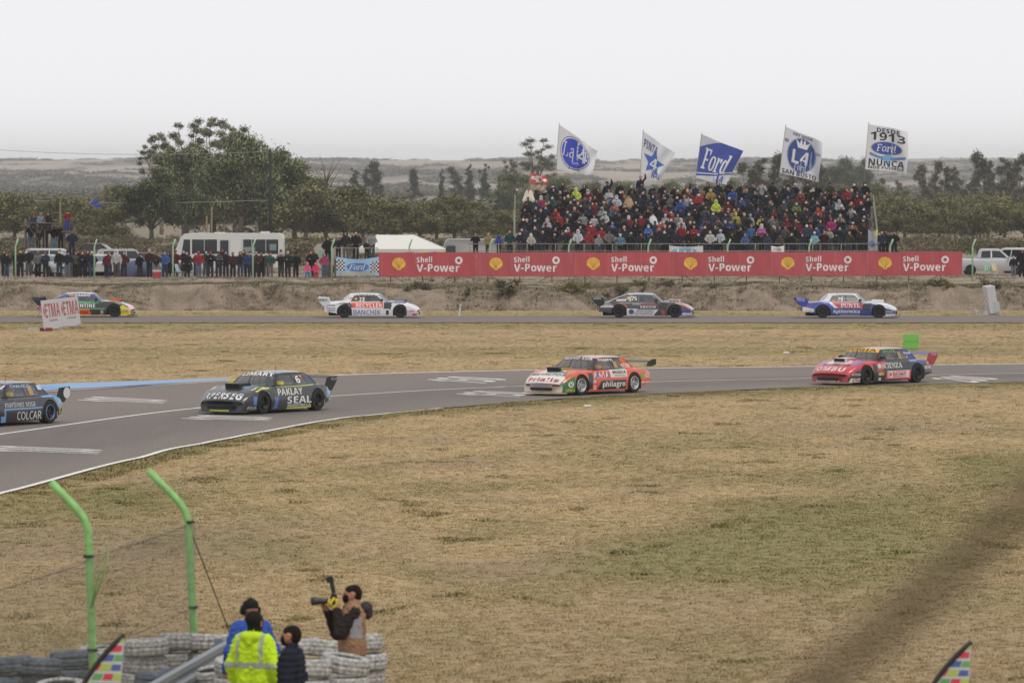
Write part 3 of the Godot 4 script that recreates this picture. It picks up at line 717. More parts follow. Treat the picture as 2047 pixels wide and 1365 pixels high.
func build_crowd() -> void:
	rng.seed = 4242
	var spots := []     # [row, x]
	for i in 9:
		var x := (-2.45 if i == 0 else 0.45 + i * 0.09) + rng.randf() * 0.2
		while x < 24.1:
			spots.append([i, x, {}]); x += rng.randf_range(0.66, 0.86)
	for n in NOTED:      # the nearest free place takes each
		var best := -1; var bd := 1e9
		for k in spots.size():
			if not spots[k][2].is_empty(): continue
			var px: float = CX + spots[k][1] / row_d(spots[k][0]) * FPX
			var py := HORIZON + (EYE - row_h(spots[k][0]) - 1.68) * FPX / row_d(spots[k][0])
			var dd := absf(px - n[0]) + absf(py - n[1]) * 1.3
			if dd < bd: bd = dd; best = k
		var o := random_look()
		o.j = n[2]; o.jn = n[3]; o.h = [n[4], n[5]]; o.hn = n[6]; o.p = ["pockets", "folded", "down", "lean"][rng.randi() % 4]
		if n.size() > 7: o.blanket = n[7]
		spots[best][2] = o
	var order := {}
	for s in spots:
		var o: Dictionary = s[2] if not s[2].is_empty() else random_look()
		var k: int = order.get(s[0], 0); order[s[0]] = k + 1
		if s[0] == 0 and o.p != "lean" and rng.randf() < 0.6: o.p = "lean"
		var label := "spectator in %s %s %s, %s row up, %s from left" % [o.jn, "wrap" if o.has("blanket") else "jacket", o.hn, ORD[s[0]], nth(k)]
		label = label.replace("blanket wrap", "blanket")
		person(V(s[1], row_h(s[0]), -row_d(s[0]) + rng.randf_range(-0.08, 0.14)), rng.randf_range(-0.5, 0.3), o, label, "spectators standing in the grandstand")
	person(V(wx(1281, 372.0), row_h(8) + 0.45, -372.15), 0.2, {"j": "#1d2438", "t": "#1d1f24", "h": ["hair", "#1c1613"], "p": "wave", "s": 1.75, "w": 1.0}, "spectator in navy top with one arm raised above the stand's back row", "spectators standing in the grandstand")
	# the rest of the crowd, seen only as scraps between the others
	var st := SurfaceTool.new(); st.begin(Mesh.PRIMITIVE_TRIANGLES)
	var protos := []
	for p in ["down", "pockets"]:
		var b := body_bones(p, false)
		protos.append([sdf_mesh(b.legs + b.top, 0.055, 0.04), sdf_mesh([[V(0, 1.66, -0.02), V(0, 1.56, 0.0), 0.11, 0.09, 0]], 0.04, 0.03)])
	for i in 190:
		var r := rng.randi_range(1, 7)
		var pr: Array = protos[i % 2]; var c := hl(pick_color()[0]); var s := rng.randf_range(0.9, 1.0)
		var tf := Transform3D(Basis(Vector3.UP, rng.randf_range(-0.5, 0.3)).scaled(V(s, s, s)), V(rng.randf_range(0.6 + r * 0.09, 24.0), row_h(r), -row_d(r) - 0.2))
		for q in 2:
			var cc: Color = c if q == 0 or rng.randf() < 0.6 else hl(SKIN[i % 4])
			var a: Array = pr[q].surface_get_arrays(0)
			for e in a[Mesh.ARRAY_INDEX]:
				st.set_color(cc); st.set_normal(tf.basis * a[Mesh.ARRAY_NORMAL][e]); st.add_vertex(tf * a[Mesh.ARRAY_VERTEX][e])
	var o := part(self, "packed_crowd", st.commit(), vcol("crowd", 0.9))
	tag(o, "spectators half hidden between the others in the grandstand", "crowd", "", "stuff")

func shell_shape(cx: float, cy: float, r: float) -> PackedVector2Array:
	var p := PackedVector2Array()
	p.append(V2(cx - 0.30 * r, cy - 0.95 * r)); p.append(V2(cx - 0.33 * r, cy - 0.72 * r)); p.append(V2(cx - 0.62 * r, cy - 0.62 * r))
	for i in 29:
		var a := PI * 1.13 - (PI * 1.26) * i / 28.0
		var rr := r * (1.0 + 0.055 * absf(sin(i * PI / 4.0)))
		p.append(V2(cx + cos(a) * rr, cy + sin(a) * rr * 0.93))
	p.append(V2(cx + 0.62 * r, cy - 0.62 * r)); p.append(V2(cx + 0.33 * r, cy - 0.72 * r)); p.append(V2(cx + 0.30 * r, cy - 0.95 * r))
	return p
func V2(x: float, y: float) -> Vector2: return Vector2(x, y)
func build_banners() -> void:
	var D := 344.0; var sc := FPX / D
	var w := 1168.0 / 6.0 / sc
	var x0 := wx(757, D)
	var rust := paint("#4a3b33", 0.85)
	for b in 6:
		var pos := V(x0 + b * w, 0.0, -D)
		var t := thing("banner", "red fuel banner with yellow shell emblem and white lettering, %s from left" % ORD[b], "banner", pos, 0.0, "red banners along the fence")
		var y0 := 0.66 + 0.012 * b; var y1 := 2.17 + 0.010 * b
		var f := func(u: float, v: float, off: float) -> Vector3:
			var wob := 0.03 * sin(u * 2.3 + b * 1.7) + 0.02 * sin(u * 5.1 + v * 3.0 + b) + 0.012 * sin(u * 13.0 + b * 3.0)
			return V(u, y0 + v * (y1 - y0 - 0.02 * sin(u * 1.03)) + 0.012 * sin(u * 2.06 + 1.0), wob + off)
		var st := S(0); var rows := []
		for i in 37:
			var r := []
			for k in 7: r.append(f.call(i * (w - 0.012) / 36.0, k / 6.0, 0.0))
			rows.append(r)
		grid(st, rows)
		var shade: String = ["#ab454b", "#a9494f", "#ad474d", "#a8464c", "#ab4a50", "#a9464c"][b]
		part(t, "sheet", done(st), paint(shade, 0.7))
		var px := func(o: float) -> float: return o / sc
		var q := func(u: float, v: float, off: float) -> Vector3: return f.call(u, v / 1.5, off)   # v in metres above the lower edge
		patch(t, q, shell_shape(px.call(40.0), 0.80, 0.40), "#dcb63e", 0.012, "shell_emblem", 0.25)
		st = S()
		for k in 7:
			var a := PI * (0.16 + 0.68 * k / 6.0)
			var c := V2(px.call(40.0), 0.80 - 0.30); var e := V2(px.call(40.0) + cos(a) * 0.37, 0.80 + sin(a) * 0.34); var n := (e - c).orthogonal().normalized() * 0.013
			print_poly(st, q, PackedVector2Array([c - n * 0.4, e - n, e + n, c + n * 0.4]), 0.018, 0.3)
		part(t, "emblem_ribs", done(st), paint(shade, 0.7))
		lettering(t, q, "Shell", "S", [px.call(75.7), 0.88, px.call(31.0), 0.355], "#d9d5d6", 0.014)
		lettering(t, q, "V-Power", "S", [px.call(75.7), 0.30, px.call(85.5), 0.47], "#dcd8d9", 0.014)
		st = S()
		var ring := oval(px.call(160.0), 1.0, 0.235, 0.235, 24)
		for i in 24:
			var c := V2(px.call(160.0), 1.0)
			print_poly(st, q, PackedVector2Array([ring[i], ring[(i + 1) % 24], c + (ring[(i + 1) % 24] - c) * 0.48, c + (ring[i] - c) * 0.48]), 0.014, 0.5)
		part(t, "ring_emblem", done(st), paint("#d9d5d6", 0.6))
		for k in 3:
			patch(t, q, rect(w * (0.03 + 0.335 * k + 0.01 * sin(b * 2.0 + k)), 0.0, 0.014, 1.5), "#c08488", 0.006, "seam", 0.5)
		# props behind and below
		for k in 3:
			var ux := w * (0.12 + 0.33 * k)
			var g := ground_height(pos.x + ux, D + 0.1)
			part(t, "post", tubemesh([V(ux, g - 0.05, -0.14), V(ux, y1 - 0.05, -0.14)], 0.03, 6), rust)
			if k != 1:
				part(t, "brace", tubemesh([V(ux, y0 + 0.1, -0.18), V(ux + (0.9 if k == 0 else -0.9), ground_height(pos.x + ux, D + 0.5) - 0.03, -0.3)], 0.018, 5), rust)
		part(t, "lower_rail", tubemesh([V(0, y0 + 0.02, -0.14), V(w, y0 + 0.03, -0.14)], 0.02, 5), rust)
		part(t, "upper_rail", tubemesh([V(0, y1 - 0.04, -0.14), V(w, y1 - 0.03, -0.14)], 0.02, 5), rust)

# a flag in the wind: four corners on the photo, at a depth; returns [thing, f]
func flag(called: String, label: String, c: Array, D: float, hex: String, pole_to: Array, ph: float, group := "") -> Array:
	var tl := at(c[0], c[1], D); var bl := at(c[2], c[3], D); var tr := at(c[4], c[5], D); var br := at(c[6], c[7], D)
	var base := at(pole_to[0], pole_to[1], D)
	var t := thing(called, label, "flag", base, 0.0, group)
	var f := func(u: float, v: float, off: float) -> Vector3:
		var p := bl.lerp(br, u).lerp(tl.lerp(tr, u), v) - base
		var wv := sin(u * 8.5 + v * 2.6 + ph) * 0.24 * sqrt(u) * u + sin(u * 15.0 - v * 5.0 + ph * 2.0) * 0.06 * u
		p.z += wv + off; p.y += sin(u * 6.0 + ph) * 0.05 * u; p.x += sin(v * 5.0 + ph) * 0.04 * u
		return p
	var st := S(0); var rows := []
	for i in 31:
		var r := []
		for k in 31: r.append(f.call(i / 30.0, k / 30.0, 0.0))
		rows.append(r)
	grid(st, rows)
	var m := paint(hex, 0.85)
	if not m.backlight_enabled: m.backlight_enabled = true; m.backlight = Color(0.25, 0.25, 0.25)
	part(t, "cloth", done(st), m)
	var dir := (tl - bl).normalized()
	part(t, "pole", tubemesh([V(0, 0, 0), bl - base, tl - base + dir * 0.12], 0.022, 6), paint("#8a857a", 0.6))
	return [t, f]
func ford_oval(t: Node, f: Callable, cx: float, cy: float, rx: float, ry: float, rim: String, blue: String) -> void:
	patch(t, f, oval(cx, cy, rx, ry), rim, 0.012, "oval_rim", 0.12)
	patch(t, f, oval(cx, cy, rx * 0.93, ry * 0.9), blue, 0.02, "oval", 0.12)
	lettering(t, f, "Ford", "f", [cx - rx * 0.62, cy - ry * 0.5, rx * 1.24, ry * 1.05], "#dcdde2", 0.05, 0.18)
func build_flags() -> void:
	var g := "large supporters' flags over the stand"
	var a := flag("flag", "white flag with blue disc reading La 4, leftmost over the stand", [1118, 249, 1112, 338, 1196, 302, 1182, 349], 372.0, "#cfd0d3", [1109, 385], 0.3, g)
	patch(a[0], a[1], oval(0.47, 0.50, 0.40, 0.44), "#32469a", 0.012, "disc_rim", 0.1)
	patch(a[0], a[1], oval(0.47, 0.50, 0.385, 0.42), "#d5d6dc", 0.018, "disc_ring", 0.1)
	patch(a[0], a[1], oval(0.47, 0.50, 0.36, 0.395), "#2c44b4", 0.024, "disc", 0.1)
	lettering(a[0], a[1], "La", "f", [0.14, 0.36, 0.32, 0.36], "#c9cad2", 0.032, 0.1)
	lettering(a[0], a[1], "4", "S", [0.52, 0.34, 0.28, 0.40], "#d2d3d8", 0.036)
	lettering(a[0], a[1], "de", "f", [0.42, 0.22, 0.10, 0.08], "#c9cad2", 0.032)
	lettering(a[0], a[1], "Ford", "f", [0.34, 0.06, 0.30, 0.14], "#2c3350", 0.032, 0.1)
	a = flag("flag", "white flag with blue star and number 4, second over the stand", [1286, 262, 1280, 349, 1351, 307, 1319, 364], 372.3, "#d0d2d6", [1277, 383], 1.4, g)
	lettering(a[0], a[1], "PINTA", "S", [0.06, 0.66, 0.46, 0.20], "#33437e", 0.014)
	lettering(a[0], a[1], "NAL", "S", [0.52, 0.05, 0.38, 0.16], "#33437e", 0.014)
	var star := PackedVector2Array()
	for i in 10:
		var r := 0.40 if i % 2 == 0 else 0.19
		star.append(V2(0.48, 0.42) + V2(sin(TAU * i / 10.0), cos(TAU * i / 10.0)) * r * V2(1.05, 0.85))
	patch(a[0], a[1], star, "#3a63b4", 0.014, "star", 0.1)
	lettering(a[0], a[1], "4", "S", [0.36, 0.26, 0.28, 0.30], "#d6d8dd", 0.024)
	a = flag("flag", "blue flag with white script lettering, middle of the five over the stand", [1403, 268, 1391, 355, 1485, 303, 1454, 371], 372.1, "#34489c", [1388, 385], 2.6, g)
	patch(a[0], a[1], P2([0.01, 1.0, 0.01, 0.72, 0.34, 0.93, 0.48, 1.0]), "#b9bcc6", 0.012, "corner", 0.1)
	patch(a[0], a[1], P2([0.0, 0.0, 1.0, 0.0, 1.0, 0.30, 0.6, 0.17, 0.0, 0.05]), "#c9ccd4", 0.012, "lower_band", 0.1)
	patch(a[0], a[1], P2([0.0, 0.10, 0.6, 0.21, 1.0, 0.34, 1.0, 0.37, 0.6, 0.24, 0.0, 0.125]), "#c9ccd4", 0.014, "stripe", 0.1)
	lettering(a[0], a[1], "Ford", "F", [0.13, 0.25, 0.70, 0.52], "#d6d7dd", 0.022, 0.12)
	lettering(a[0], a[1], "4", "S", [0.70, 0.02, 0.14, 0.17], "#3a57a8", 0.022)
	lettering(a[0], a[1], "La", "f", [0.52, 0.03, 0.14, 0.09], "#3a57a8", 0.022)
	a = flag("flag", "white flag with crowned blue disc, fourth over the stand", [1571, 253, 1559, 345, 1644, 284, 1638, 364], 372.2, "#cdced6", [1556, 383], 3.9, g)
	patch(a[0], a[1], oval(0.50, 0.50, 0.385, 0.40), "#8794b4", 0.012, "disc_rim", 0.1)
	patch(a[0], a[1], oval(0.50, 0.50, 0.355, 0.375), "#2f4684", 0.02, "disc", 0.1)
	patch(a[0], a[1], P2([0.38, 0.66, 0.62, 0.66, 0.69, 0.84, 0.58, 0.76, 0.55, 0.88, 0.50, 0.77, 0.45, 0.88, 0.42, 0.76, 0.31, 0.84]), "#d4d4d8", 0.028, "crown", 0.1)
	lettering(a[0], a[1], "L4", "S", [0.26, 0.30, 0.46, 0.30], "#cfd0d4", 0.03)
	lettering(a[0], a[1], "Ford", "f", [0.34, 0.15, 0.32, 0.15], "#d0d2da", 0.03, 0.1)
	for k in 3:
		var w: String = ["NO", "HAY NADA", "IGUAL"][k]; var r: Array = [[0.03, 0.70, 0.10, 0.07], [0.22, 0.90, 0.52, 0.07], [0.84, 0.62, 0.13, 0.06]][k]
		lettering(a[0], a[1], w, "S", r, "#2c2c34", 0.016)
	lettering(a[0], a[1], "SAN BUSTO", "S", [0.05, 0.02, 0.88, 0.10], "#26262c", 0.016)
	a = flag("flag", "white flag with blue oval and black slogan, rightmost over the stand", [1737, 248, 1730, 338, 1816, 262, 1814, 345], 372.0, "#d2d3d8", [1727, 385], 5.1, g)
	lettering(a[0], a[1], "DESDE", "S", [0.22, 0.86, 0.58, 0.10], "#2a2a30", 0.016)
	lettering(a[0], a[1], "1913", "S", [0.07, 0.68, 0.86, 0.18], "#232328", 0.016)
	ford_oval(a[0], a[1], 0.48, 0.51, 0.38, 0.155, "#8f949e", "#2e4a96")
	patch(a[0], a[1], P2([0.08, 0.40, 0.30, 0.33, 0.5, 0.31, 0.72, 0.33, 0.95, 0.38, 0.95, 0.32, 0.70, 0.26, 0.5, 0.24, 0.3, 0.27, 0.08, 0.34]), "#5b83b4", 0.014, "ribbon", 0.1)
	patch(a[0], a[1], oval(0.52, 0.28, 0.12, 0.08), "#6f9fd0", 0.02, "rosette", 0.1)
	lettering(a[0], a[1], "NUNCA", "S", [0.07, 0.10, 0.86, 0.15], "#232328", 0.016)
	lettering(a[0], a[1], "NOS FUIMOS", "S", [0.07, 0.03, 0.86, 0.06], "#26262c", 0.016)
	a = flag("flag", "small red flag with white cross badge at the stand's left end", [1060, 344, 1059, 366, 1095, 354, 1095, 367], 371.0, "#b9463c", [1056, 392], 0.9)
	patch(a[0], a[1], P2([0.05, 0.38, 0.34, 0.34, 0.34, 0.16, 0.66, 0.16, 0.66, 0.30, 0.86, 0.30, 0.96, 0.5, 0.86, 0.68, 0.66, 0.68, 0.66, 0.86, 0.34, 0.86, 0.34, 0.70, 0.08, 0.68]), "#d6d2d2", 0.012, "badge", 0.15)
	lettering(a[0], a[1], "CHEVROLET", "S", [0.20, 0.45, 0.60, 0.12], "#9c5050", 0.018)
	a = flag("flag", "cream flag with dark lettering just below the small red flag", [1061, 368, 1060, 386, 1094, 371, 1092, 386], 371.6, "#b3a58c", [1057, 394], 1.9)
	lettering(a[0], a[1], "RENEGUI", "S", [0.1, 0.12, 0.8, 0.24], "#33302c", 0.014)
	a = flag("flag", "blue flag blown down its pole beside the lookout platform", [189, 393, 178, 408, 205, 413, 196, 416], 384.0, "#3a4a90", [146, 438], 0.4)

# a cloth hung on a rail: x0, y0, x1, y1 on the photo
func hung(called: String, label: String, r: Array, D: float, hex: String) -> Array:
	var bl := at(r[0], r[3], D); var tr := at(r[2], r[1], D)
	var t := thing(called, label, "banner", bl)
	var w := tr.x - bl.x; var h := tr.y - bl.y
	var f := func(u: float, v: float, off: float) -> Vector3:
		return V(u * w, v * h - 0.14 * h * sin(u * PI) * v, 0.04 * sin(u * 9.0 + v * 2.0) + off)
	var st := S(0); var rows := []
	for i in 25:
		var q := []
		for k in 9: q.append(f.call(i / 24.0, k / 8.0, 0.0))
		rows.append(q)
	grid(st, rows); part(t, "cloth", done(st), paint(hex, 0.85))
	return [t, f]
func build_cloths() -> void:
	var a := hung("banner", "pale blue banner with chequered corners and blue oval, tied to the fence", [672, 513, 757, 551], 350.0, "#8db4d6")
	for s in 2:
		var st := S()
		for i in 5:
			for k in 6:
				if (i + k) % 2 == 0: print_poly(st, a[1], rect((0.0 if s == 0 else 0.80) + i * 0.04, 0.28 + k * 0.10 - (0.1 if s else 0.0), 0.04, 0.10), 0.012, 0.2)
		part(a[0], "chequer", done(st), paint("#23262c", 0.85))
		st = S()
		for i in 5:
			for k in 6:
				if (i + k) % 2 == 1: print_poly(st, a[1], rect((0.0 if s == 0 else 0.80) + i * 0.04, 0.28 + k * 0.10 - (0.1 if s else 0.0), 0.04, 0.10), 0.012, 0.2)
		part(a[0], "chequer", done(st), paint("#c9ccd0", 0.85))
	ford_oval(a[0], a[1], 0.5, 0.52, 0.29, 0.30, "#b9c0c8", "#3f78b4")
	lettering(a[0], a[1], "RAMBEROS", "S", [0.06, 0.05, 0.86, 0.16], "#c8a63c", 0.014)
	a = hung("banner", "pale banner with blue oval hung on the stand's front rail", [1338, 491, 1406, 508], STAND_D - 0.5, "#b9b9b6")
	patch(a[0], a[1], oval(0.45, 0.42, 0.36, 0.36), "#6f9ab8", 0.012, "oval", 0.2)
	lettering(a[0], a[1], "La 4", "F", [0.22, 0.2, 0.5, 0.45], "#d6d8da", 0.02)
	a = hung("banner", "small white cloth hung over the stand's front rail", [1542, 491, 1568, 505], STAND_D - 0.5, "#c9c9cb")
	lettering(a[0], a[1], "FORD", "S", [0.2, 0.4, 0.6, 0.25], "#6a6c74", 0.012)
	a = hung("banner", "grey patterned cloth hanging at the stand's right end", [1736, 457, 1755, 501], STAND_D - 0.3, "#8e939c")
	patch(a[0], a[1], P2([0.55, 1.0, 1.0, 1.0, 1.0, 0.55, 0.8, 0.75]), "#b9b44a", 0.012, "corner", 0.3)
	patch(a[0], a[1], oval(0.4, 0.35, 0.3, 0.18), "#5d6f98", 0.012, "emblem", 0.3)

func build_fence_posts() -> void:
	var D := 352.0
	var k := 0
	for px in [30, 188, 345, 505, 663, 818, 979, 1137, 1296, 1455, 1618, 1780, 1945]:
		var x := wx(px, D)
		var g := ground_height(x, D)
		var o := part(self, "fence_post", tubemesh([V(0, -0.1, 0), V(0, 2.1, 0), V(0.03, 2.22, 0.03), V(0.17, 2.6, 0.22)], 0.055, 8), paint("#9cc7a0", 0.6))
		o.position = V(x, g, -D)
		tag(o, "pale green bent fence post by the crowd, %s from left" % ORD[k], "fence post", "pale green posts along the far fence")
		k += 1

# people along the fence: photo x, depth, height of what they stand on, look
func folk(px: float, D: float, h: float, j: String, jn: String, t: String, hd: Array, hn: String, pose: String, s: float, label: String, mask := "") -> Node3D:
	var x := wx(px, D)
	var y := ground_height(x, D) if h < 0 else h
	return person(V(x, y, -D), rng.randf_range(-0.3, 0.3), {"j": j, "jn": jn, "t": t, "h": hd, "hn": hn, "p": pose, "s": s, "m": mask, "w": 1.08}, label, "spectators along the far fence")
func build_fence_people() -> void:
	rng.seed = 99
	var D := 360.0
	var list := [
		[12, "#1d1f24", "black", "#3a4a66", "hood", "#1d1f24", "pockets", 1.60], [40, "#16171a", "long black coat", "#17181b", "hair", "#2a201a", "pockets", 1.80], [75, "#6d6d6d", "grey jumper", "#17181b", "cap", "#8f6a60", "down", 1.72], [134, "#1d2438", "navy", "#5a6474", "cap", "#16171a", "pockets", 1.74], [151, "#54523f", "camouflage", "#1d1f24", "hair", "#1c1613", "down", 1.66], [164, "#17181b", "black", "#1d1f24", "hood", "#2a1e1c", "folded", 1.70], [183, "#1f2740", "navy", "#3d4658", "cap", "#c9c4c0", "pockets", 1.68],
		[217, "#2c3c40", "grey teal", "#26304a", "hair", "#2a201a", "pockets", 1.66], [232, "#b4b2b8", "white and orange", "#4a4640", "hood", "#d6d6d8", "down", 1.80], [247, "#5a2028", "maroon", "#2a2a2c", "hood", "#5a2028", "pockets", 1.68], [312, "#2b2522", "dark brown", "#6a6864", "hair", "#1c1613", "folded", 1.64], [329, "#2f66b0", "bright blue", "#2f3a50", "hood", "#2f66b0", "pockets", 1.68], [350, "#7e2228", "red", "#1d1f24", "cap", "#9c2a30", "camera", 1.78],
		[373, "#1e1f23", "charcoal", "#17181b", "hair", "#1c1613", "pockets", 1.70], [396, "#b02a34", "red", "#56657c", "hair", "#4a3c34", "pockets", 1.76], [420, "#1c1d21", "black", "#232a3a", "cap", "#8c2a30", "folded", 1.78], [436, "#4c4e4e", "grey camouflage", "#2a2f3a", "cap", "#26282c", "folded", 1.70], [451, "#1b1c20", "black", "#232a3a", "beanie", "#2f4a86", "pockets", 1.72], [465, "#4a2226", "maroon", "#1d1f24", "hair", "#3a2a22", "down", 1.66], [480, "#2e2f2a", "dark olive", "#3a4660", "hood", "#2e2f2a", "phone", 1.68], [494, "#2c3f78", "blue", "#1d2230", "hair", "#4a3c34", "pockets", 1.68], [512, "#54302c", "brown red", "#2a2a2c", "hair", "#3a2a22", "pockets", 1.72], [522, "#3a2220", "dark red", "#17181b", "hair", "#1c1613", "phone", 1.66], [540, "#20524a", "bottle green", "#6a5f5c", "long_hair", "#1c1613", "pockets", 1.64],
		[561, "#23252b", "black", "#34343a", "cap", "#c2bcbc", "camera", 1.62], [575, "#24262c", "black and white", "#1d1f24", "cap", "#b9a8a8", "folded", 1.72], [591, "#17181c", "black", "#1a1b1f", "cap", "#2a1a1a", "pockets", 1.62], [621, "#1a1b1f", "black hooded", "#23252b", "hair", "#2a201a", "folded", 1.72], [648, "#b83a6c", "pink", "#4a5a74", "hood", "#b83a6c", "pockets", 1.56], [2027, "#20263a", "navy", "#6a6a76", "hair", "#1c1613", "down", 1.42], [2044, "#17181b", "black", "#17181b", "hood", "#17181b", "pockets", 1.78]]
	var k := 0
	for l in list:
		var dz := D + ((k * 7) % 5) * 0.5
		if l[0] > 2000: dz = 362.0
		var words: String = {"hood": "with hood up", "hair": "bareheaded", "cap": "and cap", "beanie": "and knitted hat", "long_hair": "with long hair"}[l[4]]
		folk(l[0], dz, -1.0, l[1], l[2], l[3], [l[4], l[5]], words, l[6], l[7], "%s spectator in %s %s standing on the ground, %s from left" % ["young" if l[7] < 1.6 else "fence", l[2], words, nth(k)])
		k += 1
	for i in 22:      # a second, looser rank behind
		var px := 6.0 + i * 29.5 + rng.randf_range(-9, 9)
		var o := random_look()
		var dd := rng.randf_range(363.5, 365.5)
		if absf(px - 108) < 40 or absf(px - 196) < 22 or absf(px - 282) < 34: dd = 361.8
		var xx := wx(px, dd)
		person(V(xx, ground_height(xx, dd), -dd), rng.randf_range(-0.6, 0.6), o, "spectator in %s jacket %s, second rank, %s from left" % [o.jn, o.hn, nth(i)], "spectators in the second rank behind the fence")
	folk(1763, STAND_D, 1.62, "#22304e", "navy", "#1d1f24", ["hair", "#1c1613"], "", "pockets", 1.68, "spectator in navy jacket, nearest the stand of three on the right platform")
	folk(1771, STAND_D + 0.4, 1.62, "#2e2b28", "brown", "#1d1f24", ["hair", "#1c1613"], "", "pockets", 1.70, "spectator in dark brown jacket, middle of three on the right platform")
	folk(1788, STAND_D, 1.62, "#1b1c20", "black", "#1d1f24", ["beanie", "#17181b"], "", "pockets", 1.70, "spectator in black jacket, outermost of three on the right platform")
	var t := thing("viewing_platform", "low timber platform at the right end of the stand", "platform", V(wx(1775, STAND_D), 0.2, -STAND_D - 0.2))
	part(t, "deck", boxmesh(V(0, 1.37, 0), V(1.5, 0.08, 1.4)), paint("#6f665c"))
	for e in [[-0.65, 0.5], [0.65, 0.5], [-0.65, -0.5], [0.65, -0.5]]: part(t, "leg", boxmesh(V(e[0], 0.62, e[1]), V(0.09, 1.42, 0.09)), paint("#5a5048"))

# ---------- race cars: +x forward, +z to the car's right ----------
const AXF := 1.40
const AXR := -1.32
const TOP_T := [-2.36, 0.64, -2.25, 0.70, -1.9, 0.745, -1.32, 0.785, -0.6, 0.765, 0.7, 0.765, 1.0, 0.77, 1.40, 0.755, 1.75, 0.68, 2.0, 0.60, 2.18, 0.52, 2.29, 0.44, 2.34, 0.36]
const WID_T := [-2.36, 0.79, -2.1, 0.86, -1.32, 0.935, -0.8, 0.915, 0.0, 0.90, 0.7, 0.905, 1.40, 0.94, 1.9, 0.89, 2.2, 0.82, 2.34, 0.76]
const BOT_T := [-2.36, 0.30, -1.75, 0.22, -1.65, 0.12, 1.75, 0.09, 2.34, 0.10]
func car_bottom(x: float) -> float:
	var y := table(x, BOT_T)
	for a in [AXF, AXR]:
		var dx := absf(x - a)
		if dx < 0.365: y = maxf(y, 0.31 + sqrt(0.365 * 0.365 - dx * dx) * 0.96)
	return y
func car_z(x: float, y: float) -> float:
	return table(x, WID_T) - 0.055 * pow(maxf(y - 0.36, 0.0) / 0.33, 2.0) - 0.02 * pow(maxf(0.36 - y, 0.0) / 0.26, 2.0)
var TAILK := 1.0
func car_warp(p: Vector3) -> Vector3:
	if p.x < -1.68: p.x = -1.68 + (p.x + 1.68) * TAILK
	var k := p.z / 0.85
	p.x -= 0.20 * k * k * smoothstep(1.5, 2.34, p.x)
	p.x += 0.06 * k * k * (1.0 - smoothstep(-2.2, -1.7, p.x))
	return p
func car_side(x: float, y: float, off: float, side: float) -> Vector3:
	return car_warp(V(x, y, side * (car_z(x, y) + off)))
func car_topy(x: float, z: float) -> float:
	var t := table(x, TOP_T); var ze := car_z(x, t - 0.09) - 0.14
	var a := absf(z)
	if a <= ze: return t + 0.03 * (1.0 - a * a / (ze * ze))
	var q := clampf((a - ze) / 0.14, 0.0, 1.0)
	return t - 0.09 + 0.09 * sqrt(1.0 - q * q)
func car_deck(x: float, z: float, off: float) -> Vector3:
	return car_warp(V(x, car_topy(x, z) + off, z))
func livery_at(list: Array, p: Vector2, base: Color) -> Color:
	for i in range(list.size() - 1, -1, -1):
		if Geometry2D.is_point_in_polygon(p, list[i][1]): return list[i][0]
	return base
func ready_livery(l: Array) -> Array:
	var o := []
	for e in l: o.append([hl(e[0]), P2(e[1])])
	return o
func car_body(c: Dictionary) -> ArrayMesh:
	var xs := []
	var x := -2.36
	while x < 2.34: xs.append(x); x += 0.034
	xs.append(2.34)
	for a in [AXF, AXR]:
		for s in [-0.365, 0.365, -0.35, 0.35, -0.3645, 0.3645]: xs.append(a + s)
	xs.sort()
	var side := ready_livery(c.side); var top := ready_livery(c.top)
	var rows := []; var kinds := []
	for xx in xs:
		var r := []
		var yb := car_bottom(xx); var ys: float = maxf(table(xx, TOP_T) - 0.09, yb + 0.012)
		for k in 15:
			var y := lerpf(yb, ys, k / 14.0); r.append(V(xx, y, car_z(xx, y)))
		var ze := car_z(xx, ys)
		for k in range(1, 5):
			var a := PI / 2 * k / 4.0; r.append(V(xx, ys + 0.09 * sin(a), ze - 0.14 * (1.0 - cos(a))))
		ze -= 0.14
		for k in range(1, 15):
			var z := ze * (1.0 - k / 14.0); r.append(V(xx, ys + 0.09 + 0.03 * (1.0 - z * z / (ze * ze)), z))
		var n := r.size()
		for k in range(n - 2, -1, -1): r.append(V(r[k].x, r[k].y, -r[k].z))
		rows.append(r)
	var st := SurfaceTool.new(); st.begin(Mesh.PRIMITIVE_TRIANGLES); st.set_smooth_group(0)
	var m: int = rows[0].size()
	var sb := hl(c.base); var tb := hl(c.get("topbase", c.base))
	for i in rows.size() - 1:
		for k in m - 1:
			var p := (rows[i][k] + rows[i + 1][k + 1]) * 0.5 as Vector3
			var is_side: bool = k < 17 or k > m - 19
			var col := livery_at(side, V2(p.x, p.y), sb) if is_side else livery_at(top, V2(p.x, absf(p.z) if c.get("symtop", true) else p.z), tb)
			st.set_color(col)
			quad(st, car_warp(rows[i][k]), car_warp(rows[i + 1][k]), car_warp(rows[i + 1][k + 1]), car_warp(rows[i][k + 1]))
	st.set_smooth_group(-1)
	for e in [[rows.size() - 1, c.get("front", c.base)], [0, c.get("tail", c.base)]]:
		st.set_color(hl(e[1]))
		var r: Array = rows[e[0]]
		for k in m / 2: quad(st, car_warp(r[k]), car_warp(r[k + 1]), car_warp(r[m - 2 - k]), car_warp(r[m - 1 - k]))
	return done(st)

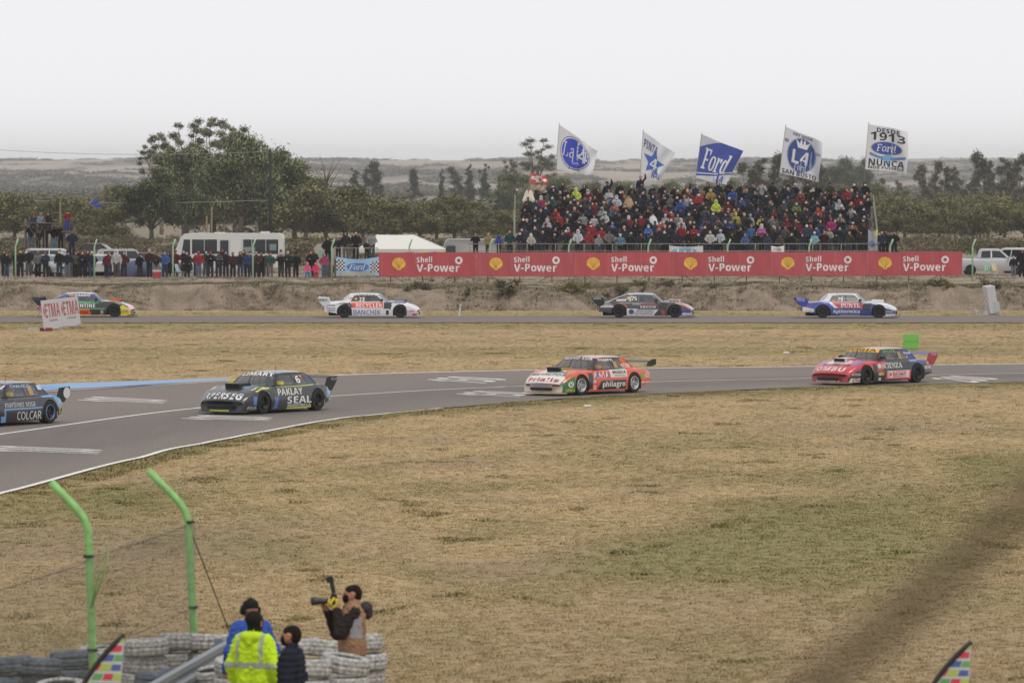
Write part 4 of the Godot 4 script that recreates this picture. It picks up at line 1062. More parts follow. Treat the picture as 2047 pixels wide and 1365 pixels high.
const CAB := {"belt": 0.768, "roof": 1.115, "zb": 0.775, "zr": 0.585}
func cab_side(x: float, y: float, off: float, side: float) -> Vector3:
	var t: float = (y - CAB.belt) / (CAB.roof - CAB.belt)
	return V(x, y, side * (lerpf(CAB.zb, CAB.zr, t) + 0.02 * sin(t * PI) + off))
func ws(n: float, t: float, off: float) -> Vector3:
	var q := 1.0 - n * n
	var b := V(0.66 + 0.2 * q, CAB.belt + 0.015, n * CAB.zb); var r := V(0.30 + 0.08 * q, CAB.roof + 0.045 * q, n * CAB.zr)
	return b.lerp(r, t) + V(0.7, 0.7, 0) * (off + 0.02 * sin(t * PI))
func roof_at(n: float, t: float, rr: float) -> Vector3:
	var q := 1.0 - n * n
	return V(lerpf(0.30 + 0.08 * q, rr - 0.05 * q, t), CAB.roof + 0.045 * q + 0.022 * sin(t * PI), n * CAB.zr)
func rw(n: float, t: float, rr: float, rb: float) -> Vector3:
	var q := 1.0 - n * n
	return V(rb - 0.06 * q, CAB.belt + 0.01, n * CAB.zb).lerp(V(rr - 0.05 * q, CAB.roof + 0.045 * q, n * CAB.zr), t) + V(-0.02, 0.02, 0) * sin(t * PI)
func sheet(f: Callable, nu: int, nv: int, u0 := 0.0, u1 := 1.0, v0 := 0.0, v1 := 1.0) -> ArrayMesh:
	var st := S(0); var rows := []
	for i in nu + 1:
		var r := []
		for k in nv + 1: r.append(f.call(lerpf(u0, u1, float(i) / nu), lerpf(v0, v1, float(k) / nv)))
		rows.append(r)
	grid(st, rows); return done(st)
var TYRE: ArrayMesh
var RIMS := {}
func car_wheel(parent: Node, pos: Vector3, side: float, hex: String, lip: String, turn := 0.0) -> void:
	if TYRE == null:
		var st := S(0); var prof := []
		for p in [[0.20, -0.125], [0.275, -0.14], [0.30, -0.135], [0.313, -0.11], [0.316, 0.0], [0.313, 0.11], [0.30, 0.135], [0.275, 0.14], [0.20, 0.125]]: prof.append(V2(p[0], p[1]))
		lathe(st, prof, 32, Transform3D(Basis(Vector3.RIGHT, PI / 2), Vector3.ZERO)); TYRE = done(st)
		st = S(0); lathe(st, [V2(0.0, 0.085), V2(0.045, 0.09), V2(0.05, 0.06), V2(0.12, 0.03), V2(0.185, 0.02), V2(0.195, 0.12)], 28, Transform3D(Basis(Vector3.RIGHT, PI / 2), Vector3.ZERO))
		RIMS.dish = done(st)
		st = S()
		for k in 5:
			var b := Basis(Vector3.FORWARD, TAU * k / 5.0)
			box(st, Transform3D(b, b * V(0.11, 0, 0.07)), V(0.15, 0.055, 0.03))
		RIMS.spokes = done(st)
		st = S(0); lathe(st, [V2(0.185, 0.11), V2(0.192, 0.137), V2(0.207, 0.137), V2(0.212, 0.12)], 28, Transform3D(Basis(Vector3.RIGHT, PI / 2), Vector3.ZERO)); RIMS.lip = done(st)
	var w := Node3D.new(); w.name = "wheel"; parent.add_child(w, true); w.position = pos
	w.rotation.y = (0.0 if side > 0 else PI) + turn
	part(w, "tyre", TYRE, paint("#1c1b1c", 0.85)); part(w, "rim", RIMS.dish, paint(hex, 0.45, 0.3)); part(w, "spokes", RIMS.spokes, paint(hex, 0.4, 0.3)); part(w, "rim_lip", RIMS.lip, paint(lip, 0.4, 0.3))

func race_car(c: Dictionary) -> Node3D:
	var t := thing("race_car", c.label, "race car", c.pos, c.turn, "race cars on the circuit")
	var gloss := vcol("car_paint", 0.32, {"clearcoat_enabled": true, "clearcoat": 0.6, "clearcoat_roughness": 0.12})
	TAILK = c.get("tailk", 1.0)
	var wx0: float = (1.0 - TAILK) * 0.62
	part(t, "body", car_body(c), gloss)
	var st := S(); bx(st, V(-0.05, 0.27, 0), V(4.1, 0.34, 1.14)); bx(st, V(0.0, 0.5, 0), V(3.4, 0.3, 1.0)); part(t, "underbody", done(st), paint("#121214", 0.9))
	st = S(); prism(st, P2([2.0, -0.80, 2.22, -0.80, 2.36, -0.55, 2.44, -0.2, 2.44, 0.2, 2.36, 0.55, 2.22, 0.80, 2.0, 0.80]), Transform3D(Basis(Vector3.RIGHT, PI / 2), V(0, 0.075, 0)), 0.025); part(t, "splitter", done(st), paint(c.get("splitter", "#202022"), 0.7))
	var rr: float = c.get("rr", -1.02); var rb: float = c.get("rb", -1.42); var side: float = c.vis
	# cabin
	part(t, "roof", sheet(func(u: float, v: float) -> Vector3: return roof_at(u * 2 - 1, v, rr), 14, 10), paint(c.roof, 0.12))
	var tint := glass("car_glass", Color(0.33, 0.34, 0.35), 0.6)
	part(t, "windscreen", sheet(func(u: float, v: float) -> Vector3: return ws(u * 2 - 1, v, 0.0), 14, 6, 0.04, 0.96), tint)
	part(t, "rear_window", sheet(func(u: float, v: float) -> Vector3: return rw(u * 2 - 1, v, rr, rb), 12, 5, 0.12, 0.88), tint)
	for s in [-1.0, 1.0]:
		var f := func(u: float, v: float, off: float) -> Vector3: return cab_side(u, v, off, s)
		st = S()
		print_poly(st, func(u: float, v: float, off: float) -> Vector3: return ws(u, v, off), P2([0.93 * s, 0.0, 1.0 * s, 0.0, 1.0 * s, 1.0, 0.93 * s, 1.0]), 0.004, 0.25)
		for poly in [[0.70, 0.76, 0.57, 0.76, 0.25, 1.07, 0.30, 1.118], [0.57, 0.76, 0.57, 0.785, rb + 0.3, 0.785, rb + 0.3, 0.76], [0.30, 1.118, 0.25, 1.07, rr + 0.06, 1.07, rr, 1.118], [-0.36, 0.785, -0.42, 0.785, -0.38, 1.07, -0.33, 1.07]]:
			print_poly(st, f, P2(poly), 0.0, 0.3)
		part(t, "window_frame", done(st), paint(c.get("frame", c.base), 0.4))
		st = S(); print_poly(st, f, P2([rb + 0.34, 0.76, rb - 0.02, 0.76, rr, 1.118, rr + 0.16, 1.07, rb + 0.40, 0.785]), 0.002, 0.3)
		print_poly(st, func(u: float, v: float, off: float) -> Vector3: return rw(u, v, rr, rb) + V(-off, off, 0), P2([0.74 * s, 0.0, 1.0 * s, 0.0, 1.0 * s, 1.0, 0.74 * s, 1.0]), 0.003, 0.25)
		part(t, "rear_pillar", done(st), paint(c.get("pillar", c.base), 0.4))
		st = S(); print_poly(st, f, P2([0.57, 0.785, 0.25, 1.07, -0.33, 1.07, -0.36, 0.785]), -0.006, 0.3); part(t, "side_window", done(st), tint)
		st = S(); print_poly(st, f, P2([-0.42, 0.785, -0.38, 1.07, rr + 0.16, 1.07, rb + 0.40, 0.785]), -0.006, 0.3); part(t, "side_window", done(st), tint)
		st = S(); box(st, Transform3D(Basis(Vector3.UP, 0.2 * s), V(0.50, 0.86, 0.86 * s)), V(0.10, 0.09, 0.17)); part(t, "mirror", done(st), paint(c.get("mirror", "#1b1b1d"), 0.5))
		car_wheel(t, V(AXF, 0.315, 0.785 * s), s, c.get("rim", "#1d1d1f"), c.get("lip", "#232325"), c.get("steer", 0.0)); car_wheel(t, V(AXR, 0.315, 0.785 * s), s, c.get("rim", "#1d1d1f"), c.get("lip", "#232325"))
		# rear wing end plate
		st = S(); prism(st, P2(c.get("plate", [-1.98, 0.66, -2.12, 0.96, -2.62, 0.985, -2.62, 0.86, -2.36, 0.56, -2.2, 0.56])), Transform3D(Basis(), V(wx0, 0, 0.80 * s)), 0.018); part(t, "wing_end_plate", done(st), paint(c.wing, 0.45))
		st = S(); bx(st, V(-2.36 + wx0 * 1.1, 0.42, 0.58 * s), V(0.03, 0.09, 0.26)); part(t, "tail_light", done(st), paint("#6a1a1c", 0.3))
		# head light opening
		var ff := func(u: float, v: float, off: float) -> Vector3: return car_warp(V(2.342 + off, v, u))
		patch(t, ff, P2([0.44 * s, 0.285, 0.66 * s, 0.285, 0.66 * s, 0.345, 0.44 * s, 0.345]), c.get("lamp", "#17171a"), 0.004, "headlight", 0.1)
	st = S(); prism(st, P2([-2.14, 0.925, -2.30, 0.955, -2.62, 0.985, -2.62, 0.972, -2.30, 0.925]), Transform3D(Basis(), V(wx0, 0, 0)), 1.58); part(t, "rear_wing", done(st), paint(c.get("foil", c.wing), 0.45))
	var ff := func(u: float, v: float, off: float) -> Vector3: return car_warp(V(2.342 + off, v, u))
	patch(t, ff, P2([-0.40, 0.15, 0.40, 0.15, 0.46, 0.215, 0.40, 0.255, -0.40, 0.255, -0.46, 0.215]), "#0f0f11", 0.004, "grille", 0.1)
	# scoop
	var sx: float = c.get("scoop_x", 1.05)
	st = S(); prism(st, P2([sx, 0.74, sx + 0.62, 0.70, sx + 0.64, 0.862, sx + 0.10, 0.872]), Transform3D(Basis(), Vector3.ZERO), 0.50); part(t, "hood_scoop", done(st), paint(c.scoop, 0.45))
	st = S(); bx(st, V(sx + 0.636, 0.80, 0), V(0.02, 0.085, 0.42)); part(t, "scoop_mouth", done(st), paint("#0f0f11", 0.9))
	part(t, "wiper", tubemesh([ws(0.05, 0.02, 0.02), ws(0.25, 0.75, 0.025)], 0.008, 5), paint("#141416"))
	part(t, "aerial", tubemesh([V(-0.6, 1.16, 0.1), V(-0.62, 1.36, 0.1)], 0.005, 4), paint("#141416"))
	# cage and dashboard seen through the glass
	st = S(0)
	for s in [-0.5, 0.5]: tube(st, [V(0.5, 0.76, s * 1.3), V(0.24, 1.07, s), V(-0.42, 1.10, s), V(-0.5, 0.76, s * 1.25), ], 0.022, 6)
	tube(st, [V(-0.42, 1.10, -0.5), V(-0.42, 1.10, 0.5)], 0.022, 6); tube(st, [V(-0.44, 1.08, -0.5), V(-0.5, 0.78, 0.5)], 0.02, 6); tube(st, [V(-0.42, 1.08, 0.45), V(-1.1, 0.78, 0.5)], 0.02, 6)
	part(t, "roll_cage", done(st), paint("#55575a", 0.6))
	# print on the skins
	var maps := {
		"side": func(u: float, v: float, off: float, r: Array) -> Vector3: return car_side(lerpf(r[1], r[0], u) if side < 0 else lerpf(r[0], r[1], u), lerpf(r[2], r[3], v), off, side),
		"cab": func(u: float, v: float, off: float, r: Array) -> Vector3: return cab_side(lerpf(r[1], r[0], u) if side < 0 else lerpf(r[0], r[1], u), lerpf(r[2], r[3], v), off + 0.004, side),
		"top": func(u: float, v: float, off: float, r: Array) -> Vector3: return car_deck(lerpf(r[3], r[2], v), lerpf(r[1], r[0], u), off),
		"ws": func(u: float, v: float, off: float, r: Array) -> Vector3: return ws(lerpf(r[1], r[0], u), lerpf(r[2], r[3], v), off),
		"front": func(u: float, v: float, off: float, r: Array) -> Vector3: return car_warp(V(2.344 + off, lerpf(r[2], r[3], v), lerpf(r[1], r[0], u))),
		"wing": func(u: float, v: float, off: float, r: Array) -> Vector3: return V(wx0 + (lerpf(r[1], r[0], u) if side < 0 else lerpf(r[0], r[1], u)), lerpf(r[2], r[3], v), side * (0.811 + off)),
		"scoop": func(u: float, v: float, off: float, r: Array) -> Vector3: return V(lerpf(r[1], r[0], u) if side < 0 else lerpf(r[0], r[1], u), lerpf(r[2], r[3], v), side * (0.252 + off)),
	}
	for e in c.text:   # [surface, words, font, a0, a1, b0, b1, colour, slant]; no words: a panel; "o": an oval
		var r := [e[3], e[4], e[5], e[6]]; var fm: Callable = maps[e[0]]
		var f := func(u: float, v: float, off: float) -> Vector3: return fm.call(u, v, off, r)
		if e[1] == "": patch(t, f, rect(0, 0, 1, 1), e[7], 0.004, "panel", 0.16)
		elif e[2] == "o": patch(t, f, oval(0.5, 0.5, 0.5, 0.5, 18), e[7], 0.006, "emblem", 0.3)
		else: lettering(t, f, e[1], e[2], [0, 0, 1, 1], e[7], 0.009, 0.0)
	return t

func build_race_cars() -> void:
	var cars := []
	var dir := func(theta: float) -> float: return PI + deg_to_rad(theta)
	# near track, heading left and towards the camera
	cars.append({"label": "black and blue race car cut by the left edge of the view", "px": 42, "py": 850, "turn": dir.call(59), "vis": -1.0, "tailk": 0.62, "base": "#2b2e35", "roof": "#3c4048", "pillar": "#3a3f48", "frame": "#2b2e35", "wing": "#16171a", "foil": "#5b8cc0", "scoop": "#1b1b1e", "mirror": "#b8a24a", "rim": "#23262e", "lip": "#5a7ea8", "tail": "#2b2e35", "driver": "white", "hex": "#c9c9cc",
		"side": [["#5d93c2", [0.98, 0.10, 0.98, 0.46, -0.95, 0.46, -0.95, 0.42, 0.72, 0.42, 0.72, 0.10]], ["#17181b", [0.70, 0.10, 0.70, 0.41, -0.95, 0.41, -0.95, 0.10]], ["#5d93c2", [-1.55, 0.70, -1.0, 0.74, -1.0, 0.80, -2.4, 0.80, -2.4, 0.45, -1.72, 0.45]], ["#b9a02c", [-2.4, 0.28, -1.85, 0.28, -1.85, 0.44, -2.4, 0.44]], ["#141416", [1.08, 0.25, 0.80, 0.25, 0.78, 0.62, 1.08, 0.68]]],
		"top": [["#6a9cc8", [-1.5, 0.0, -2.4, 0.0, -2.4, 0.9, -1.5, 0.9]], ["#4b5462", [0.8, 0.0, 1.9, 0.0, 1.9, 0.35, 0.8, 0.3]]],
		"text": [["side", "martinez sosa", "s", -0.62, 0.76, 0.50, 0.66, "#c6c6c6"], ["side", "COLCAR", "s", -0.88, 0.22, 0.15, 0.365, "#d2d2d2"], ["side", "PERKA", "S", -2.22, -1.78, 0.52, 0.63, "#c9ccd2"], ["side", "40", "S", -2.2, -1.95, 0.30, 0.42, "#3a3420"], ["cab", "CHALECO", "S", -0.7, 0.2, 1.02, 1.10, "#9fb2c6"], ["cab", "", "", -0.74, -0.54, 0.80, 1.03, "#a3885a"], ["wing", "x", "o", -2.62, -2.30, 0.66, 0.97, "#c9c6c4"], ["ws", "RV", "S", -1.0, -0.35, 0.55, 0.9, "#c9cbd8"], ["cab", "", "", -1.2, -1.0, 0.93, 1.06, "#a9bccb"]]})
	cars.append({"label": "black race car number 6 with yellow trim, alone in mid corner", "px": 582, "py": 824, "turn": dir.call(57), "vis": -1.0, "tailk": 0.7, "base": "#303237", "topbase": "#303237", "roof": "#46586c", "pillar": "#44525f", "frame": "#2c2d31", "wing": "#1a1b1d", "scoop": "#1a1a1d", "mirror": "#c8cc3a", "splitter": "#4a4a4e", "front": "#2a2b2f", "driver": "black", "hex": "#26272b",
		"side": [["#4a78b4", [1.98, 0.28, 1.80, 0.26, 1.72, 0.50, 1.95, 0.52]], ["#3f68a4", [0.95, 0.12, 0.72, 0.12, 0.62, 0.46, 0.85, 0.46]], ["#c5ca3c", [0.62, 0.735, 0.62, 0.76, -1.2, 0.775, -1.2, 0.75]], ["#c5ca3c", [0.22, 0.10, 0.22, 0.145, -0.97, 0.145, -0.97, 0.11]], ["#5d93c2", [-1.85, 0.36, -2.4, 0.36, -2.4, 0.68, -1.95, 0.68]], ["#c5ca3c", [-2.1, 0.29, -2.4, 0.29, -2.4, 0.36, -2.1, 0.36]], ["#161618", [1.08, 0.2, 0.86, 0.2, 0.80, 0.60, 1.08, 0.68]], ["#c5ca3c", [1.75, 0.66, 1.35, 0.75, 1.05, 0.74, 1.05, 0.71, 1.4, 0.71, 1.75, 0.62]]],
		"top": [["#5a7ea4", [0.9, 0.12, 1.55, 0.24, 1.7, 0.42, 1.1, 0.52, 0.85, 0.4]], ["#c5ca3c", [1.2, 0.70, 1.75, 0.66, 1.75, 0.74, 1.2, 0.78]], ["#b9c06a", [-1.5, 0.5, -2.4, 0.5, -2.4, 0.8, -1.5, 0.8]]],
		"text": [["side", "PAKLAY", "S", -0.56, 0.66, 0.505, 0.70, "#cfcfcb"], ["side", "SEAL", "S", -0.96, 0.22, 0.255, 0.455, "#d6d6d6"], ["side", "ARGENTINA S.A.", "S", -0.96, 0.22, 0.165, 0.235, "#cfcfcf"], ["side", "AQUA", "s", 1.82, 2.24, 0.13, 0.23, "#c6c8cc"], ["top", "APERSEG", "S", -0.66, 0.66, 2.08, 2.31, "#d8d8d8"], ["ws", "LIMART", "S", -0.88, 0.86, 0.70, 0.97, "#dcdcdc"], ["front", "", "", -0.34, 0.34, 0.095, 0.13, "#c5ca3c"], ["cab", "6", "S", -0.66, -0.46, 0.83, 1.03, "#dcdcdc"], ["cab", "x", "o", -0.82, -0.70, 0.98, 1.06, "#d0762c"], ["wing", "AQUA", "s", -2.60, -2.28, 0.84, 0.94, "#b9bbc0"], ["side", "YPF", "S", -2.25, -1.95, 0.44, 0.58, "#c9d3de"]]})
	cars.append({"label": "orange race car with green front fender and silver wheels", "px": 1217, "py": 787.5, "turn": dir.call(51.5), "vis": -1.0, "base": "#cc5433", "topbase": "#cc5433", "roof": "#c98470", "pillar": "#cc5433", "frame": "#3a3436", "wing": "#1d1f20", "foil": "#2a2c2c", "scoop": "#26261f", "mirror": "#b8925e", "splitter": "#c2aa88", "front": "#cfc6bf", "plate": [-2.10, 0.82, -2.16, 0.95, -2.40, 1.03, -2.58, 1.03, -2.58, 0.86, -2.36, 0.80], "rim": "#a9aaac", "lip": "#c2c3c5", "lamp": "#7a2a20", "driver": "white", "hex": "#cfcfd2", "steer": -0.06,
		"side": [["#3e7040", [2.4, 0.08, 1.76, 0.08, 1.72, 0.46, 1.78, 0.60, 2.0, 0.54, 2.4, 0.36]], ["#17181a", [1.06, 0.2, 0.84, 0.2, 0.80, 0.66, 1.06, 0.70]], ["#1d1d1f", [0.62, 0.13, -0.86, 0.15, -0.86, 0.44, 0.36, 0.44]], ["#cfc8c0", [-0.12, 0.50, -0.95, 0.52, -0.95, 0.76, -0.12, 0.76]], ["#cfc8c0", [-1.62, 0.30, -2.4, 0.30, -2.4, 0.34, -1.62, 0.34]]],
		"top": [["#d2ccc8", [2.4, 0.0, 1.45, 0.0, 1.55, 0.42, 1.95, 0.62, 2.4, 0.9]], ["#3e7040", [2.4, 0.78, 1.9, 0.70, 1.7, 0.80, 1.8, 1.0, 2.4, 1.0]]],
		"text": [["side", "AMA", "S", -0.10, 0.76, 0.51, 0.71, "#d9d6d6"], ["side", "A", "S", 0.47, 0.74, 0.52, 0.70, "#3a4aa0"], ["side", "M", "S", 0.14, 0.45, 0.52, 0.70, "#b02c34"], ["side", "A", "S", -0.09, 0.13, 0.52, 0.70, "#3a4aa0"], ["side", "philagro", "S", -0.82, 0.32, 0.17, 0.40, "#dcdad6"], ["side", "MUGICA", "S", -0.90, -0.24, 0.63, 0.73, "#3a3a3c"], ["side", "caldenes", "s", -0.86, -0.30, 0.55, 0.60, "#5a5a5a"], ["top", "Prialis", "S", -0.60, 0.60, 2.18, 2.31, "#a82a34"], ["top", "METALFOR", "S", -0.66, 0.66, 1.86, 2.03, "#3e7a48"], ["top", "AGROTAS", "S", -0.55, 0.20, 1.62, 1.80, "#4a56a0"], ["side", "ACEROS L.A.", "S", 1.80, 2.24, 0.13, 0.21, "#d4d23a"], ["side", "x", "o", 1.88, 2.16, 0.25, 0.44, "#cfd4cc"], ["side", "M", "S", 1.96, 2.08, 0.29, 0.40, "#3e7040"], ["ws", "", "", -1.0, 1.0, 0.72, 1.0, "#2a2a2c"], ["ws", "NUEVO SUR", "S", -0.9, 0.9, 0.75, 0.97, "#d4d4d4"], ["cab", "PAMPA", "S", -0.50, 0.22, 1.02, 1.10, "#d6d2d0"], ["cab", "ECOM", "S", -1.24, -0.86, 0.79, 0.92, "#d8d4d0"], ["cab", "x", "o", -0.86, -0.78, 0.84, 0.92, "#d98a2c"], ["cab", "", "", -0.62, -0.46, 0.80, 1.0, "#a3885a"], ["side", "AGIL", "S", -2.28, -1.92, 0.46, 0.60, "#d6d0b8"], ["side", "x", "o", -1.88, -1.66, 0.44, 0.64, "#7a9a3c"], ["side", "", "", 0.66, 0.80, 0.36, 0.46, "#b9b4c4"], ["side", "", "", 0.66, 0.80, 0.24, 0.29, "#c9c4c4"], ["side", "", "", 0.66, 0.80, 0.16, 0.21, "#c9c4c4"], ["scoop", "REPUESTOS", "S", 1.10, 1.62, 0.78, 0.85, "#d4d23a"], ["front", "", "", -0.3, 0.3, 0.275, 0.30, "#6a6a98"]]})
	cars.append({"label": "red and black race car with yellow windscreen strip, farthest right on the near track", "px": 1785, "py": 767, "turn": dir.call(48), "vis": -1.0, "tailk": 0.9, "base": "#2c2c31", "topbase": "#b83a44", "roof": "#a8747e", "pillar": "#35458a", "frame": "#3a2a2e", "wing": "#9c3440", "foil": "#3c4d96", "scoop": "#cbb9bb", "mirror": "#26262a", "splitter": "#a08a86", "front": "#a8303a", "driver": "black", "hex": "#2a2a2e", "steer": 0.05,
		"side": [["#b8363f", [2.4, 0.22, 2.4, 0.9, 0.2, 0.9, 0.34, 0.60, 0.55, 0.44, 1.8, 0.44, 1.9, 0.36]], ["#3a3a3e", [2.3, 0.26, 1.74, 0.24, 1.74, 0.52, 2.0, 0.46]], ["#cfcac8", [2.3, 0.10, 1.74, 0.10, 1.74, 0.22, 2.25, 0.22]], ["#17181a", [1.06, 0.2, 0.84, 0.2, 0.80, 0.64, 1.06, 0.70]], ["#b8303c", [0.42, 0.13, -0.97, 0.13, -0.97, 0.45, 0.30, 0.45]], ["#d0982c", [0.2, 0.08, -0.97, 0.08, -0.97, 0.13]], ["#35458a", [-0.95, 0.66, -0.95, 0.80, -2.4, 0.80, -2.4, 0.58, -1.6, 0.64]], ["#c29a3a", [0.80, 0.45, 0.30, 0.455, 0.30, 0.47, 0.80, 0.47]]],
		"top": [["#cfc4c6", [1.85, 0.0, 1.35, 0.0, 1.35, 0.30, 1.65, 0.50, 2.0, 0.34]], ["#4a5ab0", [1.9, 0.62, 1.45, 0.62, 1.15, 0.8, 1.2, 1.0, 1.8, 1.0]], ["#35458a", [-1.4, 0.0, -2.4, 0.0, -2.4, 0.9, -1.4, 0.9]]],
		"text": [["side", "SCIENZA", "F", -0.52, 0.56, 0.52, 0.69, "#d2d2d0"], ["side", "x", "o", 0.58, 0.78, 0.52, 0.68, "#b9c6c6"], ["side", "", "", -0.88, 0.28, 0.19, 0.43, "#d6cfcf"], ["side", "", "", -0.86, 0.26, 0.21, 0.41, "#b8303c"], ["side", "TACSA", "s", -0.80, -0.04, 0.24, 0.375, "#dcd6d6"], ["side", "x", "o", 0.0, 0.24, 0.22, 0.40, "#d6cfcf"], ["side", "x", "o", 0.04, 0.20, 0.25, 0.37, "#b8303c"], ["side", "", "", 0.46, 0.74, 0.29, 0.40, "#b58f2c"], ["top", "OMBU", "S", -0.58, 0.58, 2.12, 2.30, "#d4cccc"], ["top", "REUTEMANN", "S", -0.60, 0.50, 1.86, 1.98, "#3a3a44"], ["side", "MC PINTURAS", "S", 1.76, 2.22, 0.31, 0.38, "#c6c6c6"], ["side", "ETMA", "S", 1.78, 2.18, 0.115, 0.205, "#a83a44"], ["ws", "", "", -1.0, 1.0, 0.68, 1.0, "#d9a92e"], ["ws", "VIGIA", "S", -0.86, 0.86, 0.72, 0.97, "#2a2624"], ["cab", "JELUZ", "S", -0.44, 0.24, 1.0, 1.10, "#4fae5c"], ["cab", "", "", -0.66, -0.5, 0.80, 1.02, "#8f805a"], ["cab", "x", "o", -0.98, -0.90, 0.82, 0.90, "#d9962c"], ["cab", "Piersanti", "S", -1.2, -0.85, 0.95, 1.03, "#cfd0d4"], ["side", "CAMBERRI", "S", -1.30, -0.92, 0.71, 0.765, "#b9c9d6"], ["side", "MORO", "S", -2.30, -1.74, 0.44, 0.56, "#d2d2d2"], ["side", "HIDRAULICA", "S", -2.28, -1.76, 0.36, 0.40, "#a9a9a9"], ["side", "x", "o", -2.1, -1.92, 0.58, 0.70, "#b88a92"], ["scoop", "ETMA", "S", 1.12, 1.58, 0.76, 0.85, "#a83a44"], ["front", "BEDEMET", "S", -0.5, 0.5, 0.105, 0.14, "#c9c9c9"], ["wing", "F&S", "S", -2.60, -2.26, 0.88, 0.97, "#d0a0a6"], ["side", "", "", 0.62, 0.76, 0.30, 0.36, "#c9c4c4"], ["side", "", "", 0.62, 0.76, 0.12, 0.22, "#b9b9b9"]]})
	# far straight, heading right
	cars.append({"label": "black, green and orange race car with yellow nose, half hidden by a white board", "px": 172, "py": 633.5, "turn": 0.0, "vis": 1.0, "base": "#27272b", "topbase": "#7aa884", "roof": "#b8c0c8", "pillar": "#3a4a86", "frame": "#3a4a86", "wing": "#1b1d22", "scoop": "#cc4a22", "rr": -0.95, "rb": -1.7, "driver": "white", "hex": "#c9c9cc", "splitter": "#2a2a2c",
		"side": [["#cfc02e", [1.72, 0.10, 2.4, 0.10, 2.4, 0.36, 1.95, 0.58, 1.72, 0.52]], ["#cf5a22", [-1.0, 0.08, 0.28, 0.08, 0.16, 0.38, -1.0, 0.40]], ["#58a856", [-1.0, 0.41, 0.95, 0.38, 0.95, 0.41, -1.0, 0.44]], ["#4fa05c", [-0.9, 0.66, 0.6, 0.66, 0.6, 0.74, -0.9, 0.76]], ["#a8427e", [-2.4, 0.30, -1.6, 0.30, -1.6, 0.66, -2.4, 0.62]], ["#d2a6a6", [2.1, 0.28, 2.4, 0.28, 2.4, 0.44, 2.2, 0.46]]],
		"top": [["#d2b2b4", [2.0, 0.0, 2.4, 0.0, 2.4, 0.9, 2.0, 0.9]], ["#4fa05c", [-1.5, 0.0, -2.4, 0.0, -2.4, 0.9, -1.5, 0.9]]],
		"text": [["side", "AXION", "s", 1.80, 2.22, 0.20, 0.33, "#33301c"], ["side", "VALENTINE", "S", -0.90, 0.46, 0.47, 0.64, "#d2d4d2"], ["side", "tecno", "S", -0.50, 0.12, 0.16, 0.33, "#3a2620"], ["cab", "PARDO", "S", -0.52, 0.20, 1.0, 1.10, "#d6d8dc"], ["cab", "", "", -0.85, -0.56, 1.03, 1.09, "#c8906c"], ["wing", "EGE", "s", -2.55, -2.2, 0.84, 0.95, "#5a6472"], ["side", "", "", 0.72, 0.86, 0.14, 0.34, "#8f8f90"]]})
	cars.append({"label": "white race car number 22 with red door panel on the far straight", "px": 744, "py": 635, "turn": 0.0, "vis": 1.0, "base": "#cfd0d4", "roof": "#d2d3d6", "pillar": "#c6c8ca", "frame": "#b9bbc0", "wing": "#c9cbd0", "scoop": "#3a4468", "driver": "black", "hex": "#2a2a2e", "splitter": "#a9a6a8",
		"side": [["#d24a34", [-0.96, 0.47, 0.58, 0.47, 0.58, 0.74, -1.02, 0.74]], ["#26262a", [0.58, 0.44, 0.94, 0.40, 0.98, 0.70, 0.60, 0.76]], ["#26262a", [-1.8, 0.62, -1.5, 0.72, -1.05, 0.74, -0.92, 0.50, -0.98, 0.47, -1.1, 0.62, -1.4, 0.68]], ["#2c3c70", [0.62, 0.72, 1.7, 0.68, 1.7, 0.74, 0.62, 0.80]], ["#b9404a", [2.12, 0.10, 2.4, 0.10, 2.4, 0.20, 2.12, 0.20]]],
		"top": [["#2c3c70", [0.7, 0.5, 1.7, 0.55, 1.6, 0.9, 0.7, 0.9]]],
		"text": [["side", "RECYCLER", "S", -0.76, 0.52, 0.505, 0.70, "#dcd8d8"], ["side", "BANCHIK", "s", -0.88, 0.44, 0.15, 0.39, "#3a4f9c"], ["side", "", "", 0.70, 0.84, 0.14, 0.36, "#2a2a2e"], ["side", "LA CLARITA", "S", 1.74, 2.28, 0.25, 0.37, "#b8404c"], ["side", "SERVICIOS", "s", 1.80, 2.25, 0.13, 0.20, "#4a5a98"], ["cab", "LINCAR", "S", -0.72, 0.18, 1.005, 1.11, "#4a2630"], ["cab", "22", "S", -0.60, -0.36, 0.81, 0.98, "#d8d8da"], ["cab", "x", "o", -0.82, -0.70, 0.86, 0.97, "#c9a23c"], ["cab", "Castrol", "S", -1.12, -0.84, 0.92, 1.0, "#a8505a"], ["wing", "RANCH", "S", -2.6, -2.16, 0.80, 0.92, "#3a3a40"], ["side", "APSER", "S", -2.26, -1.76, 0.55, 0.64, "#33385a"], ["side", "Pionera", "S", -2.26, -1.76, 0.42, 0.50, "#3a3a40"], ["side", "ZANON", "S", -2.2, -1.8, 0.32, 0.38, "#3a3a40"], ["scoop", "TRANSAX", "S", 1.10, 1.60, 0.77, 0.84, "#b9bccb"]]})
